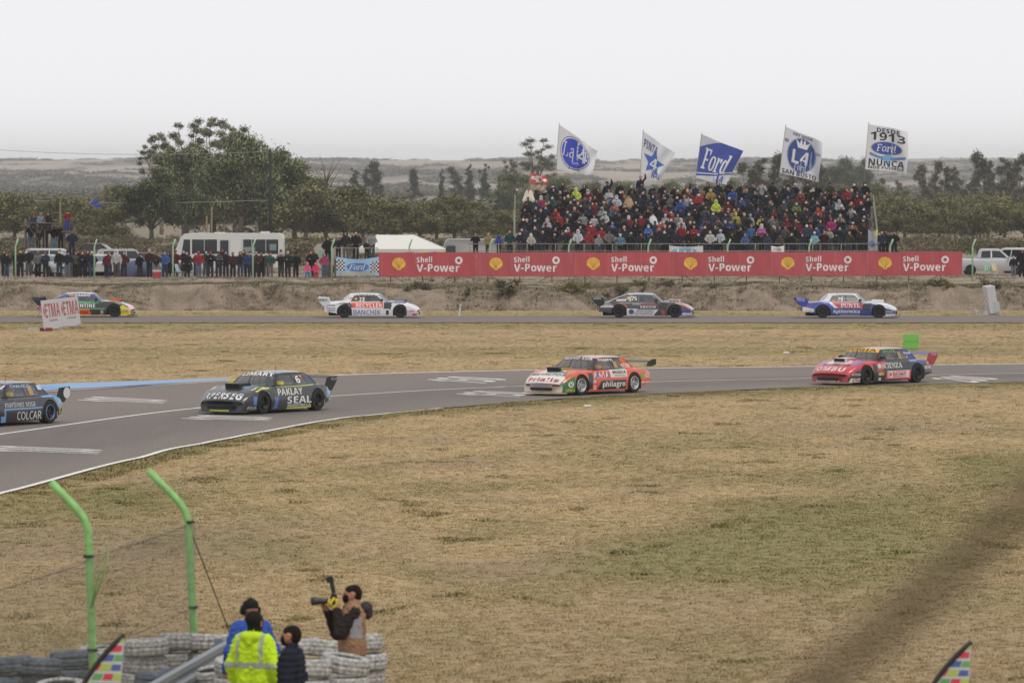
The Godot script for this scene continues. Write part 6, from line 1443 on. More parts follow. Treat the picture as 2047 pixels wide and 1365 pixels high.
const SEDAN := {"len": 4.3, "w": 1.7, "belt": 0.95, "roof": 1.42, "cab": [0.95, 0.35, -0.95, -1.55], "top": [-2.15, 0.85, -1.6, 0.98, 0.9, 0.98, 1.6, 0.88, 2.15, 0.68], "windows": [[0.72, 0.98, 0.28, 1.34, -0.25, 1.35, -0.25, 0.98], [-0.33, 0.98, -0.33, 1.35, -0.85, 1.33, -1.2, 0.98]], "axles": [1.32, -1.30]}
const SUV := {"len": 4.4, "w": 1.78, "belt": 1.08, "roof": 1.72, "cab": [0.95, 0.45, -1.95, -2.12], "top": [-2.2, 1.05, -1.6, 1.10, 0.9, 1.10, 1.7, 1.02, 2.2, 0.86], "windows": [[0.72, 1.12, 0.36, 1.60, -0.25, 1.62, -0.25, 1.12], [-0.33, 1.12, -0.33, 1.62, -1.05, 1.62, -1.10, 1.12], [-1.18, 1.12, -1.12, 1.62, -1.80, 1.60, -1.90, 1.12]], "axles": [1.36, -1.34], "lamp_y": 0.82}
const PICKUP := {"len": 5.2, "w": 1.85, "belt": 1.12, "roof": 1.74, "cab": [1.15, 0.50, -0.85, -1.0], "top": [-2.6, 1.10, -1.1, 1.12, 1.1, 1.14, 2.0, 1.06, 2.6, 0.90], "windows": [[0.90, 1.16, 0.42, 1.62, -0.10, 1.64, -0.10, 1.16], [-0.20, 1.16, -0.20, 1.64, -0.78, 1.62, -0.86, 1.16]], "axles": [1.60, -1.55], "lamp_y": 0.85}
const VAN := {"len": 5.0, "w": 1.95, "belt": 1.20, "roof": 2.33, "cab": [1.7, 1.15, -2.40, -2.46], "top": [-2.5, 1.15, -1.6, 1.22, 1.6, 1.22, 2.1, 1.10, 2.5, 0.95], "windows": [[1.5, 1.26, 1.12, 1.9, 0.55, 1.9, 0.55, 1.26]], "axles": [1.6, -1.55], "lamp_y": 0.85}
func with(o: Dictionary, hex: String) -> Dictionary:
	var d := o.duplicate(); d.hex = hex; return d
func build_vehicles() -> void:
	road_vehicle("parked_car", "silver saloon car with its nose to the fence under the lookout", "car", spot(108, 366), -1.15, with(SEDAN, "#9da0a2"))
	road_vehicle("parked_car", "pale tall estate car behind the silver saloon under the lookout", "car", spot(112, 374), -0.2, with(SUV, "#a9aba9"))
	road_vehicle("parked_car", "white saloon car beside the small blue tent, tail to the fence", "car", spot(196, 368), 1.85, with(SEDAN, "#b0b0ae"))
	road_vehicle("parked_car", "grey boxy car behind the spectator in the white hood", "car", spot(256, 371), 0.25, with(SUV, "#8f9292"))
	road_vehicle("parked_car", "dull red saloon car behind the large tent", "car", spot(300, 376), 0.1, with(SEDAN, "#6a3a38"))
	road_vehicle("parked_car", "small dark red car on the rise behind the lookout", "car", spot(182, 425), 3.0, with(SEDAN, "#5c3f3c"))
	road_vehicle("pickup_truck", "silver double cab pickup truck right of the last banner", "pickup truck", spot(1985, 371), 0.0, with(PICKUP, "#a9abae"))
	road_vehicle("parked_car", "pale car behind the pickup truck at the right edge", "car", spot(2062, 377), -0.6, with(SUV, "#b4b6b4"))
	road_vehicle("white_van", "white van whose top shows behind the banners left of the stand", "van", spot(927, 377), PI, with(VAN, "#c9cacb"))
	# the bus
	var D := 380.0; var p := spot(456, D)
	var L := 223.0 / FPX * D; var t := thing("bus", "white bus with dark window band parked behind the spectators", "bus", p)
	var h := 2.72; var z0 := 1.15; var white := paint("#c6c7c5", 0.4)
	var prof := P2([-L / 2, 0.35, -L / 2 + 0.02, 0.95, -L / 2 + 0.62, h - 0.25, -L / 2 + 0.85, h - 0.04, -L / 2 + 1.3, h, L / 2 - 0.35, h, L / 2 - 0.08, h - 0.10, L / 2, h - 0.35, L / 2, 0.35])
	var st := S(); prism(st, prof, Transform3D(), 2.3); part(t, "body", done(st), white)
	var f := func(u: float, v: float, off: float) -> Vector3: return V(u, v, z0 + off)
	var y0 := 1.30; var y1 := h - 0.42
	var pane := paint("#2c3134", 0.12)
	for w in [[-L / 2 + 0.66, -L / 2 + 0.70, -L / 2 + 1.28], [-2.45, -2.45, -1.62], [-1.58, -1.58, -0.72], [1.08, 1.08, 1.66], [1.70, 1.70, 2.62], [2.66, 2.66, 3.50]]:
		st = S(); print_poly(st, f, P2([w[0], y0 if w[0] > -2.5 else y0 - 0.1, w[2], y0 if w[0] > -2.5 else y0 - 0.1, w[2], y1, w[1] + (0.14 if w[0] < -2.5 else 0.0), y1]), 0.01, 3.0); part(t, "window", done(st), pane)
	for r in [[-0.60, -0.12], [0.0, 0.48]]: pass
	st = S(); bx(st, V(0.20, 1.70, z0 + 0.01), V(1.66, 1.24, 0.03)); part(t, "door_frame", done(st), paint("#b9bab8", 0.5))
	st = S(); bx(st, V(-0.22, 1.74, z0 + 0.03), V(0.58, 1.0, 0.02)); part(t, "door_window", done(st), pane)
	st = S(); bx(st, V(0.56, 1.72, z0 + 0.03), V(0.72, 1.12, 0.02)); part(t, "door_panel", done(st), paint("#c9cac9", 0.5))
	st = S(); bx(st, V(-0.6, h + 0.02, 0), V(0.7, 0.1, 0.8)); part(t, "roof_hatch", done(st), white)
	st = S(); bx(st, V(2.55, h + 0.05, 0), V(0.62, 0.13, 0.8)); part(t, "roof_hatch", done(st), white)
	st = S(); print_poly(st, f, P2([1.12, 1.34, 1.9, 1.34, 1.9, 1.78, 1.12, 1.78]), 0.014, 3.0); part(t, "curtain", done(st), paint("#7d8487", 0.5))
	st = S(); print_poly(st, f, P2([2.9, 1.55, 3.36, 1.55, 3.36, 1.98, 2.9, 1.98]), 0.014, 3.0); part(t, "curtain", done(st), paint("#6d8286", 0.5))
	st = S(); quad(st, V(-L / 2 + 0.015, 1.08, -1.0), V(-L / 2 + 0.59, h - 0.3, -1.0), V(-L / 2 + 0.59, h - 0.3, 1.0), V(-L / 2 + 0.015, 1.08, 1.0)); var o := part(t, "windscreen", done(st), pane); o.position = V(-0.02, 0.01, 0)
	for x in [-L / 2 + 1.0, L / 2 - 1.7]:
		for s in [-1.0, 1.0]: car_wheel(t, V(x, 0.36, s * 1.02), s, "#8d8e8f", "#9c9d9e")
		st = S(); lathe(st, [V2(0, 0), V2(0.46, 0), V2(0.46, 0.02), V2(0, 0.02)], 20, Transform3D(Basis(Vector3.RIGHT, PI / 2), V(x, 0.42, z0 - 0.005))); part(t, "wheel_arch", done(st), paint("#151517"))
	st = S(); bx(st, V(-L / 2 - 0.03, 0.5, 0), V(0.12, 0.26, 2.2)); part(t, "bumper", done(st), paint("#8d8f90", 0.6))
	# caravan
	t = thing("caravan", "weathered pale caravan between the bus and the white canopy", "caravan", spot(658, 376), 0.0)
	st = S(); prism(st, P2([-1.2, 0.4, -1.25, 1.0, -1.05, 1.75, -0.8, 2.0, 0.75, 2.02, 1.05, 1.75, 1.2, 1.0, 1.15, 0.4]), Transform3D(), 1.9); part(t, "body", done(st), paint("#a09c92", 0.7))
	f = func(u: float, v: float, off: float) -> Vector3: return V(u, v, 0.95 + off)
	patch(t, f, P2([-0.8, 1.1, 0.1, 1.1, 0.1, 1.6, -0.7, 1.6]), "#7d9a8c", 0.01, "window", 3.0)
	patch(t, f, P2([0.35, 0.5, 0.85, 0.5, 0.85, 1.75, 0.35, 1.75]), "#8f8b82", 0.01, "door", 3.0)
	for s in [-1.0, 1.0]: car_wheel(t, V(0.1, 0.32, s * 0.85), s, "#77787a", "#8d8e90")
	part(t, "drawbar", tubemesh([V(1.1, 0.45, 0), V(1.9, 0.42, 0), V(1.9, 0.0, 0)], 0.04, 6), paint("#3a3a3a"))
	# canopy
	D = 374.0; t = thing("canopy", "white pitched party canopy left of the stand", "canopy", V(wx(802, D), spot(802, D).y, -D))
	var e := 1.72; var rdg := 2.68; var hw := 3.0
	var sheet_m := paint("#cfcfca", 0.7)
	for s in [[-1.0], [1.0]]:
		st = S(0)
		grid(st, [[V(-hw, e, s[0] * 1.5), V(-hw * 0.4, e - 0.05, s[0] * 1.55), V(hw * 0.4, e - 0.06, s[0] * 1.55), V(hw, e, s[0] * 1.5)], [V(-hw * 0.75, e + 0.45, s[0] * 0.8), V(-hw * 0.4, e + 0.40, s[0] * 0.85), V(hw * 0.4, e + 0.40, s[0] * 0.85), V(hw * 0.70, e + 0.44, s[0] * 0.8)], [V(-hw * 0.55, rdg, 0), V(-hw * 0.3, rdg - 0.02, 0), V(hw * 0.1, rdg - 0.02, 0), V(hw * 0.28, rdg, 0)]])
		part(t, "roof_slope", done(st), sheet_m)
		st = S(0); grid(st, [[V(s[0] * hw, e, -1.5), V(s[0] * hw, e - 0.04, 0), V(s[0] * hw, e, 1.5)], [V(-hw * 0.55 if s[0] < 0 else hw * 0.28, rdg, -0.01), V(-hw * 0.55 if s[0] < 0 else hw * 0.28, rdg, 0), V(-hw * 0.55 if s[0] < 0 else hw * 0.28, rdg, 0.01)]]); part(t, "roof_end", done(st), sheet_m)
		st = S(); box(st, Transform3D(Basis(), V(0, e - 0.12, s[0] * 1.52)), V(hw * 2, 0.24, 0.02)); part(t, "valance", done(st), paint("#c2c2bc", 0.7))
		for x in [-hw + 0.05, hw - 0.05, 0.0]: part(t, "pole", tubemesh([V(x, 0, s[0] * 1.45), V(x, e, s[0] * 1.45)], 0.03, 6), paint("#b9bab8", 0.5))
	for c in [["#b83a4a", 0.2], ["#c2c24a", 1.2], ["#b84a8a", 1.9], ["#7fb24a", 2.4]]:
		var ob := part(self, "bundle", sdf_mesh([[V(-0.25, 0.12, 0), V(0.25, 0.16, 0), 0.13, 0.1, 0], [V(0, 0.2, 0), V(0.1, 0.22, 0.1), 0.1, 0.08, 0]], 0.05, 0.05), cloth(c[0]))
		ob.position = V(wx(802, D) + c[1] + 0.6, 1.75, -358.0)
		tag(ob, {"#b83a4a": "red cloth bundle on the shelf under the canopy's right end", "#c2c24a": "yellow cloth bundle on the shelf near the white van", "#b84a8a": "magenta cloth bundle on the shelf between yellow and green ones", "#7fb24a": "green cloth bundle on the shelf nearest the white van"}[c[0]], "bundle", "bundles on the shelf")
	t = thing("trestle_shelf", "high plank shelf behind the first banner's right end", "shelf", V(wx(802, D) + 1.9, 0.3, -358.0))
	part(t, "board", boxmesh(V(0, 1.42, 0), V(3.2, 0.05, 0.5)), paint("#7a6f62"))
	for x in [-1.5, 1.5]: part(t, "leg", boxmesh(V(x, 0.70, 0), V(0.06, 1.40, 0.4)), paint("#5a5048"))
	# tents
	for k in [[282, 364, 1.55, 1.15, "#3f4a66", "large dome tent in faded blue beside the red cool box"], [186, 371, 1.2, 1.35, "#4a5590", "small blue dome tent behind the white saloon car"]]:
		t = thing("tent", k[5], "tent", spot(k[0], k[1]))
		st = S(0)
		var rows := []
		for i in 13:
			var r := []
			for j in 9:
				var b := PI / 2 * j / 8.0; var aa := TAU * i / 12.0
				var sq := 1.0 / maxf(absf(cos(aa)), absf(sin(aa))); sq = lerpf(1.0, sq, 0.6 * cos(b))
				r.append(V(cos(aa) * cos(b) * k[2] * sq, sin(b) * k[3], sin(aa) * cos(b) * k[2] * 0.8 * sq))
			rows.append(r)
		grid(st, rows); part(t, "fabric", done(st), paint(k[4], 0.8))
		f = func(u: float, v: float, off: float) -> Vector3: return V(u, v, k[2] * 0.8 * sqrt(maxf(0.05, 1.0 - pow(v / k[3], 2.0) - pow(u / k[2] * 0.6, 2.0))) * 1.12 + off)
		patch(t, f, P2([-0.35, 0.02, 0.35, 0.02, 0.3, 0.5, 0.0, 0.75, -0.3, 0.5]), "#2c3142", 0.05, "door_flap", 0.2)
	t = thing("cool_box", "red cool box on the ground beside the large tent", "cool box", spot(313, 358))
	part(t, "body", boxmesh(V(0, 0.22, 0), V(0.50, 0.44, 0.36)), paint("#9c3038", 0.5)); part(t, "lid", boxmesh(V(0, 0.47, 0), V(0.54, 0.07, 0.40)), paint("#c2bcb8", 0.5)); part(t, "handle", tubemesh([V(-0.27, 0.4, 0), V(-0.27, 0.56, 0), V(0.27, 0.56, 0), V(0.27, 0.4, 0)], 0.014, 5), paint("#c2bcb8"))
	# striped folding chairs
	var k := 0
	for c in [[1912, 361, "#5a76a8", "blue striped folding chair at the last banner's right end"], [1978, 360, "#4f9a7a", "green striped folding chair before the pickup truck"], [1994, 360, "#b89a4a", "yellow striped folding chair before the pickup truck's front wheel"], [360, 357, "#5a8ab4", "pale blue folding chair before the bus's front wheel"]]:
		t = thing("folding_chair", c[3], "chair", spot(c[0], c[1]), 0.4 * k, "folding chairs by the fence"); k += 1
		part(t, "seat", boxmesh(V(0, 0.42, 0.02), V(0.46, 0.03, 0.42)), paint(c[2]))
		st = S(); box(st, Transform3D(Basis(Vector3.RIGHT, -0.25), V(0, 0.70, -0.26)), V(0.46, 0.50, 0.02)); part(t, "backrest", done(st), paint(c[2]))
		for i in 3:
			st = S(); box(st, Transform3D(Basis(Vector3.RIGHT, -0.25), V(-0.14 + i * 0.14, 0.70, -0.247)), V(0.05, 0.48, 0.006)); part(t, "stripe", done(st), paint("#c9c9c6"))
		for s in [-0.23, 0.23]:
			part(t, "leg", tubemesh([V(s, 0.0, 0.24), V(s, 0.42, -0.12), V(s, 0.95, -0.32)], 0.013, 5), paint("#b0b2b2", 0.4)); part(t, "leg", tubemesh([V(s, 0.0, -0.28), V(s, 0.44, 0.22)], 0.013, 5), paint("#b0b2b2", 0.4))

func build_lookout() -> void:
	var D := 382.0
	var t := thing("lookout_scaffold", "rickety pole lookout with two decks at far left", "lookout", V(0, 0, -D))
	var wood := paint("#5f564c", 0.9)
	var X := func(px: float) -> float: return wx(px, D)
	for px in [50, 90, 128, 147]:
		for z in [0.5, -0.6]: part(t, "post", tubemesh([V(X.call(px), 0.2, z), V(X.call(px), 4.0 if px < 140 else 3.5, z)], 0.045, 6), wood)
	part(t, "upper_deck", boxmesh(V((X.call(40) + X.call(131)) / 2, 3.50, 0), V(X.call(131) - X.call(40), 0.08, 1.2)), wood)
	part(t, "lower_deck", boxmesh(V((X.call(48) + X.call(130)) / 2, 1.82, 0), V(X.call(130) - X.call(48), 0.08, 1.2)), wood)
	part(t, "side_deck", boxmesh(V((X.call(124) + X.call(150)) / 2, 3.10, 0.72), V(X.call(150) - X.call(124), 0.07, 0.5)), wood)
	part(t, "rail", tubemesh([V(X.call(38), 3.72, 0.62), V(X.call(132), 3.68, 0.62)], 0.03, 6), wood)
	part(t, "rail", tubemesh([V(X.call(146), 3.5, 0.6), V(X.call(180), 3.72, 0.3), V(X.call(180), 2.4, 0.3)], 0.025, 6), wood)
	part(t, "brace", tubemesh([V(X.call(150), 3.4, 0.6), V(X.call(166), 2.1, 0.5)], 0.03, 6), wood)
	part(t, "brace", tubemesh([V(X.call(60), 3.4, 0.56), V(X.call(88), 1.9, 0.56)], 0.03, 6), wood)
	for e in [[119, 402, 452], [422, 412, 500], [412, 430, 500]]:
		var d := 384.0 if e[0] < 200 else 395.0
		var x := wx(e[0], d); var top := at(e[0], e[1], d).y
		var o := part(self, "wooden_pole", tubemesh([V(0, -0.1, 0), V(0.03, top - 0.3, 0)], 0.06, 6), paint("#7a6a50", 0.9)); o.position = V(x, 0.25, -d)
		tag(o, {119: "bare wooden pole standing through the lookout", 422: "tall wooden pole behind the bus", 412: "shorter wooden pole just left of the tall one behind the bus"}[e[0]], "pole")
	var G := "spectators on the lookout"
	var sit := func(px: float, j: String, hc: Array, label: String) -> void:
		var n := thing("person", label, "person", V(wx(px, D - 0.2), 3.54, -D + 0.2), rng.randf_range(-0.3, 0.3), G)
		part(n, "body", SIT[0], cloth(SKIN[1])); part(n, "jacket", SIT[1], cloth(j)); part(n, "trousers", SIT[2], cloth("#20242e")); var hg := part(n, hc[0], HEADGEAR[hc[0]], cloth(hc[1])); hg.position = V(0, -0.86, 0)
	sit.call(67, "#22304a", ["cap", "#7a2a2e"], "seated spectator in blue striped top, leftmost on the lookout's upper deck")
	sit.call(81, "#6f7480", ["beanie", "#5a6a94"], "seated spectator in grey top, middle of the lookout's upper deck")
	sit.call(95, "#1b1c20", ["hood", "#1b1c20"], "seated spectator in black hood, right of three on the upper deck")
	var L := [[61, "#1d2438", "#5a6474", "hood", "#1d2438", "camera", 1.75, "standing spectator in navy hooded top, leftmost on the lookout's lower deck"], [76, "#3f3f36", "#1d1f24", "hair", "#1c1613", "down", 1.35, "child in camouflage top on the lookout's lower deck"], [90, "#33302a", "#2a2a2c", "cap", "#c9c6c2", "phone", 1.70, "spectator in olive coat and white cap on the lookout's lower deck"], [106, "#191b22", "#5d728c", "cap", "#16171a", "camera", 1.66, "spectator in black coat and pale jeans on the lookout's lower deck"], [121, "#17181b", "#17181b", "hair", "#1c1613", "phone", 1.72, "spectator all in black, rightmost on the lookout's lower deck"]]
	for l in L: person(V(wx(l[0], D), 1.86, -D), rng.randf_range(-0.4, 0.4), {"j": l[1], "t": l[2], "h": [l[3], l[4]], "p": l[5], "s": l[6], "w": 1.05}, l[7], G)
	person(V(wx(134, D - 0.7), 3.135, -D + 0.7), 0.3, {"j": "#a82a34", "t": "#2c3f8a", "h": ["cap", "#26262a"], "p": "camera", "s": 1.45, "w": 1.15}, "spectator in red top and blue trousers holding the blue flag on the lookout", G)
	var o := thing("step_crate", "wooden crate pile behind the fence that a spectator stands on", "crate", spot(143, 362))
	part(o, "crate", boxmesh(V(0, 0.35, 0), V(0.8, 0.7, 0.7)), wood); part(o, "crate", boxmesh(V(0.02, 1.04, 0), V(0.75, 0.66, 0.66)), paint("#6b6257"))
	person(V(wx(143, 362.0), spot(143, 362).y + 1.37, -362.0), 0.1, {"j": "#1f2740", "t": "#232a3a", "h": ["hair", "#2a201a"], "p": "pockets", "s": 1.7, "w": 1.1}, "spectator in navy fleece standing on crates above the fence", G)
	# the raised group beside the hung banner
	var pt := thing("viewing_platform", "railed plank platform behind the pale blue banner", "platform", spot(712, 362))
	part(pt, "deck", boxmesh(V(0, 1.12, 0), V(3.0, 0.08, 1.2)), wood)
	for x in [-1.4, 0.0, 1.4]:
		part(pt, "leg", boxmesh(V(x, 0.54, 0.45), V(0.08, 1.08, 0.08)), wood); part(pt, "leg", boxmesh(V(x, 0.54, -0.45), V(0.08, 1.08, 0.08)), wood)
		part(pt, "railing_post", tubemesh([V(x, 1.16, 0.56), V(x, 1.92, 0.56)], 0.025, 6), paint("#8a8880", 0.6))
	part(pt, "handrail", tubemesh([V(-1.45, 1.92, 0.56), V(1.45, 1.92, 0.56)], 0.028, 6), paint("#8a8880", 0.6))
	var base := spot(712, 362).y + 1.16
	for l in [[676, "#1c1d21", "#1d1f24", "cap", "#a86a70", 1.45, "lean", "spectator in pale red cap at the railed platform's left end"], [691, "#2a2d30", "#5a5c60", "hood", "#26282b", 1.80, "pockets", "tall spectator in charcoal coat on the railed platform"], [711, "#201c20", "#1a1b1f", "hair", "#2a201a", 1.84, "pockets", "tall bareheaded spectator in black on the railed platform"], [733, "#3a2a24", "#2a2a2c", "hair", "#3a2418", 1.30, "lean", "child in brown top on the railed platform"], [743, "#8f9294", "#4a4c50", "cap", "#2a2c30", 1.82, "lean", "spectator in pale grey vest on the railed platform"]]:
		person(V(wx(l[0], 362.0), base, -362.0 + 0.1), rng.randf_range(-0.3, 0.3), {"j": l[1], "t": l[2], "h": [l[3], l[4]], "p": l[6], "s": l[5], "w": 1.06}, l[7], "spectators on the railed platform")
	var c2 := thing("step_crate", "wooden crate beside the caravan that a spectator stands on", "crate", spot(655, 363)); part(c2, "crate", boxmesh(V(0, 0.42, 0), V(0.7, 0.84, 0.6)), wood)
	person(V(wx(655, 363.0), spot(655, 363).y + 0.84, -363.0), 0.0, {"j": "#1a1b1e", "t": "#1a1b1f", "h": ["hood", "#141518"], "p": "pockets", "s": 1.78, "w": 1.1}, "hooded spectator in black standing on a crate beside the caravan", "spectators on the railed platform")
	for l in [[614, "#c0567a", "#4a7a9a", "child in pink and orange seated on the ground behind the fence"], [631, "#b83a5c", "#a83a50", "small child in pink seated beside the first child"]]:
		var n := thing("person", l[3], "person", spot(l[0], 357) + V(0, 0.34, 0), 0.1, "children by the fence")
		for q in [part(n, "body", SIT[0], cloth(SKIN[0])), part(n, "jacket", SIT[1], cloth(l[1])), part(n, "trousers", SIT[2], cloth(l[2]))]: q.scale = V(0.8, 0.8, 0.8)
		var hg := part(n, "hood", HEADGEAR["hood"], cloth(l[1])); hg.scale = V(0.8, 0.8, 0.8); hg.position = V(0, -0.69, 0)
		var stl := thing("stool", "low camp stool under the %s seated child" % ("first" if l[0] == 614 else "second"), "stool", spot(l[0], 357)); part(stl, "seat", boxmesh(V(0, 0.24, 0), V(0.3, 0.04, 0.3)), paint("#4a5a7a"))
		for e in [[-0.12, 0.12], [0.12, 0.12], [-0.12, -0.12], [0.12, -0.12]]: part(stl, "leg", boxmesh(V(e[0], 0.11, e[1]), V(0.025, 0.22, 0.025)), paint("#8a8c8c"))
var SIT := []
func make_sitting() -> void:
	for skin in [true, false]:
		var g := 0.0 if skin else 0.022
		var up := []; var dn := []
		for s in [-1.0, 1.0]:
			up.append([V(0.175 * s, 0.55, -0.01), V(0.27 * s, 0.28, 0.05), 0.056 + g, 0.045 + g, 0]); up.append([V(0.27 * s, 0.28, 0.05), V(0.14 * s, 0.18, 0.28), 0.045 + g, 0.034 + g, 0])
			if skin: up.append([V(0.14 * s, 0.18, 0.28), V(0.08 * s, 0.18, 0.34), 0.032, 0.03, 0])
			up.append([V(0.08 * s, 0.16, 0), V(0.095 * s, 0.47, 0), 0.095 + g, 0.105 + g, 0])
			dn.append([V(0.095 * s, 0.09, 0), V(0.12 * s, 0.08, 0.40), 0.085 + g, 0.06 + g, 0]); dn.append([V(0.12 * s, 0.08, 0.42), V(0.12 * s, -0.30, 0.40), 0.056 + g, 0.045 + g, 0]); dn.append([V(0.12 * s, -0.34, 0.39), V(0.13 * s, -0.35, 0.52), 0.045, 0.038, 0])
		dn.append([V(-0.07, 0.1, 0), V(0.07, 0.1, 0), 0.1 + g, 0.1 + g, 0])
		if skin:
			var hd := []
			for b in body_bones("down", true).head: hd.append([b[0] - V(0, 0.86, 0), b[1] - V(0, 0.86, 0), b[2], b[3], b[4]])
			SIT.append(sdf_mesh(up + dn + hd, 0.027, 0.03))
		else: SIT.append(sdf_mesh(up, 0.027, 0.035)); SIT.append(sdf_mesh(dn, 0.027, 0.03))

func build_boards() -> void:
	# trackside boards running away from the camera
	var white := paint("#b9b6ba", 0.6)
	var pts := [gp(88, 662.5), gp(124, 657.0), gp(161, 651.5)]
	for b in 2:
		var a: Vector3 = pts[b]; var e: Vector3 = pts[b + 1]
		var t := thing("advertising_board", ["nearer white trackside board with red lettering on a red and white block", "farther white trackside board with red lettering beside its twin"][b], "board", a, 0.0, "white trackside boards")
		var ax := (e - a).normalized(); var w := (e - a).length() - 0.05; var nrm := V(-ax.z, 0, ax.x)
		var lean := V(-0.06, 0, 0)
		var f := func(u: float, v: float, off: float) -> Vector3: return ax * u + V(0, v, 0) + lean * v * 2.0 + nrm * (off + 0.012)
		var st := S()
		for o in [0.0, -0.03]: quad(st, f.call(0, 0.10, o), f.call(w, 0.02, o), f.call(w, 1.36, o), f.call(0, 1.36, o))
		quad(st, f.call(0, 0.10, 0), f.call(0, 1.36, 0), f.call(0, 1.36, -0.03), f.call(0, 0.10, -0.03)); quad(st, f.call(0, 1.36, 0), f.call(w, 1.36, 0), f.call(w, 1.36, -0.03), f.call(0, 1.36, -0.03))
		part(t, "panel", done(st), white)
		for s in [0.004, -0.034]: lettering(t, f, "ETMA", "S", [w * 0.14, 0.58, w * 0.83, 0.62], "#9c3840", s)
		lettering(t, f, "CALIDAD NACIONAL", "S", [w * 0.3, 0.40, w * 0.5, 0.09], "#8a7f84", 0.004)
		patch(t, f, P2([w * 0.08, 0.62, w * 0.12, 0.88, w * 0.08, 1.14, w * 0.04, 0.88]), "#a04048", 0.004, "diamond", 5.0)
		for u in [w * 0.15, w * 0.85]:
			part(t, "brace", tubemesh([f.call(u, 1.1, -0.04), f.call(u, 0.06, -0.04) + V(-0.95, 0.0, -0.4)], 0.018, 5), paint("#b9ad9c", 0.7))
			part(t, "foot", boxmesh(f.call(u, 0.06, -0.02), V(0.3, 0.12, 0.3)), paint("#a5a29c", 0.8))
	var t := thing("concrete_block", "low red and white painted concrete block under the nearer board", "block", gp(79, 662.0))
	for k in 2: part(t, "painted_half", boxmesh(V(-0.27 + 0.54 * k, 0.07, 0), V(0.53, 0.16, 0.4)), paint(["#a9a7a2", "#7a3038"][k], 0.85))
	# the leaning board on the right
	var p := gp(1985, 629.5)
	t = thing("advertising_board", "leaning white trackside board seen edge on before the bank at right", "board", p)
	var st := S(); box(st, Transform3D(Basis(Vector3.BACK, 0.14) * Basis(Vector3.UP, 0.0), V(-0.02, 0.76, -1.0)), V(0.42, 1.34, 2.6)); part(t, "panel", done(st), paint("#b4b4b8", 0.6))
	st = S(); box(st, Transform3D(Basis(Vector3.BACK, 0.14), V(0.19, 0.42, 0.31)), V(0.30, 0.5, 0.012)); part(t, "sticker", done(st), paint("#a3adab", 0.6))
	for z in [0.25, -0.6]: part(t, "brace", tubemesh([V(-0.22, 1.0, z), V(-0.72, 0.10, z)], 0.02, 5), paint("#b8ab96", 0.7)); part(t, "brace", tubemesh([V(-0.22, 0.8, z), V(-0.55, 0.10, z)], 0.02, 5), paint("#b8ab96", 0.7))
	st = S(); prism(st, P2([-0.82, 0.0, -0.80, 0.20, 0.30, 0.22, 0.44, 0.10, 0.46, 0.0]), Transform3D(Basis(), V(0, 0, -0.9)), 2.2); part(t, "concrete_foot", done(st), paint("#b0aba2", 0.85))
	# marker post
	t = thing("marker_post", "small white marker post leaning on the verge beyond the far straight", "marker post", gp(918, 632.0))
	st = S(); box(st, Transform3D(Basis(Vector3.BACK, -0.12), V(0.03, 0.30, 0)), V(0.09, 0.62, 0.06)); part(t, "post", done(st), paint("#c6c4c0", 0.6))
	st = S(); box(st, Transform3D(Basis(Vector3.BACK, -0.12), V(0.05, 0.45, 0.032)), V(0.06, 0.08, 0.004)); part(t, "reflector", done(st), paint("#8a8a8c", 0.4))
	# green panel crate on the infield
	t = thing("marshal_crate", "bright green slatted box on the infield beyond the red race car", "crate", gp(1822, 698.0))
	for k in 2: part(t, "panel", boxmesh(V(-0.01 + 0.02 * k, 0.165 + 0.29 * k, 0), V(0.60, 0.275, 0.3)), paint("#6ab24e", 0.6))
	part(t, "core", boxmesh(V(0, 0.3, 0), V(0.55, 0.56, 0.26)), paint("#47803a", 0.7))
	# litter on the grass
	for e in [[1170, 815.5, 0.14], [1568, 708.5, 0.18]]:
		var o := part(self, "litter", sdf_mesh([[V(0, 0.05, 0), V(e[2], 0.06, 0), 0.05, 0.04, 0]], 0.02, 0.02), paint("#c9c7c2")); o.position = gp(e[0], e[1]); tag(o, {1170: "white scrap of litter below the orange race car", 1568: "white scrap of litter on the infield left of the red race car"}[int(e[0])], "litter")
	# power line
	var D := 555.0; var x := wx(540, D)
	t = thing("utility_pole", "dark utility pole standing before the drooping trees", "utility pole", V(x, 0.2, -D))
	part(t, "pole", tubemesh([V(0, -0.3, 0), V(0, 9.5, 0)], [0.19, 0.15], 8), paint("#211f1d", 0.9)); part(t, "crossarm", boxmesh(V(0, 9.1, 0), V(0.12, 0.12, 1.6)), paint("#3a3633", 0.9)); part(t, "insulator", boxmesh(V(0, 9.6, 0), V(0.1, 0.22, 0.1)), paint("#55504c"))
	for w in [[400, 395, 0.02], [303, 300, 0.02]]:
		var a := at(-80, w[0] - 8, D + 60); var b := V(x, at(540, w[0], D).y, -D); var pp := []
		for i in 13: pp.append(a.lerp(b, i / 12.0) - V(0, sin(PI * i / 12.0) * 0.5, 0))
		var o := part(self, "power_line", tubemesh(pp, 0.022, 4), paint("#b5b5b5" if w[0] == 400 else "#9a9a9c")); tag(o, "pale sagging cable from the utility pole, %s one" % ("lower" if w[0] == 400 else "upper"), "cable")

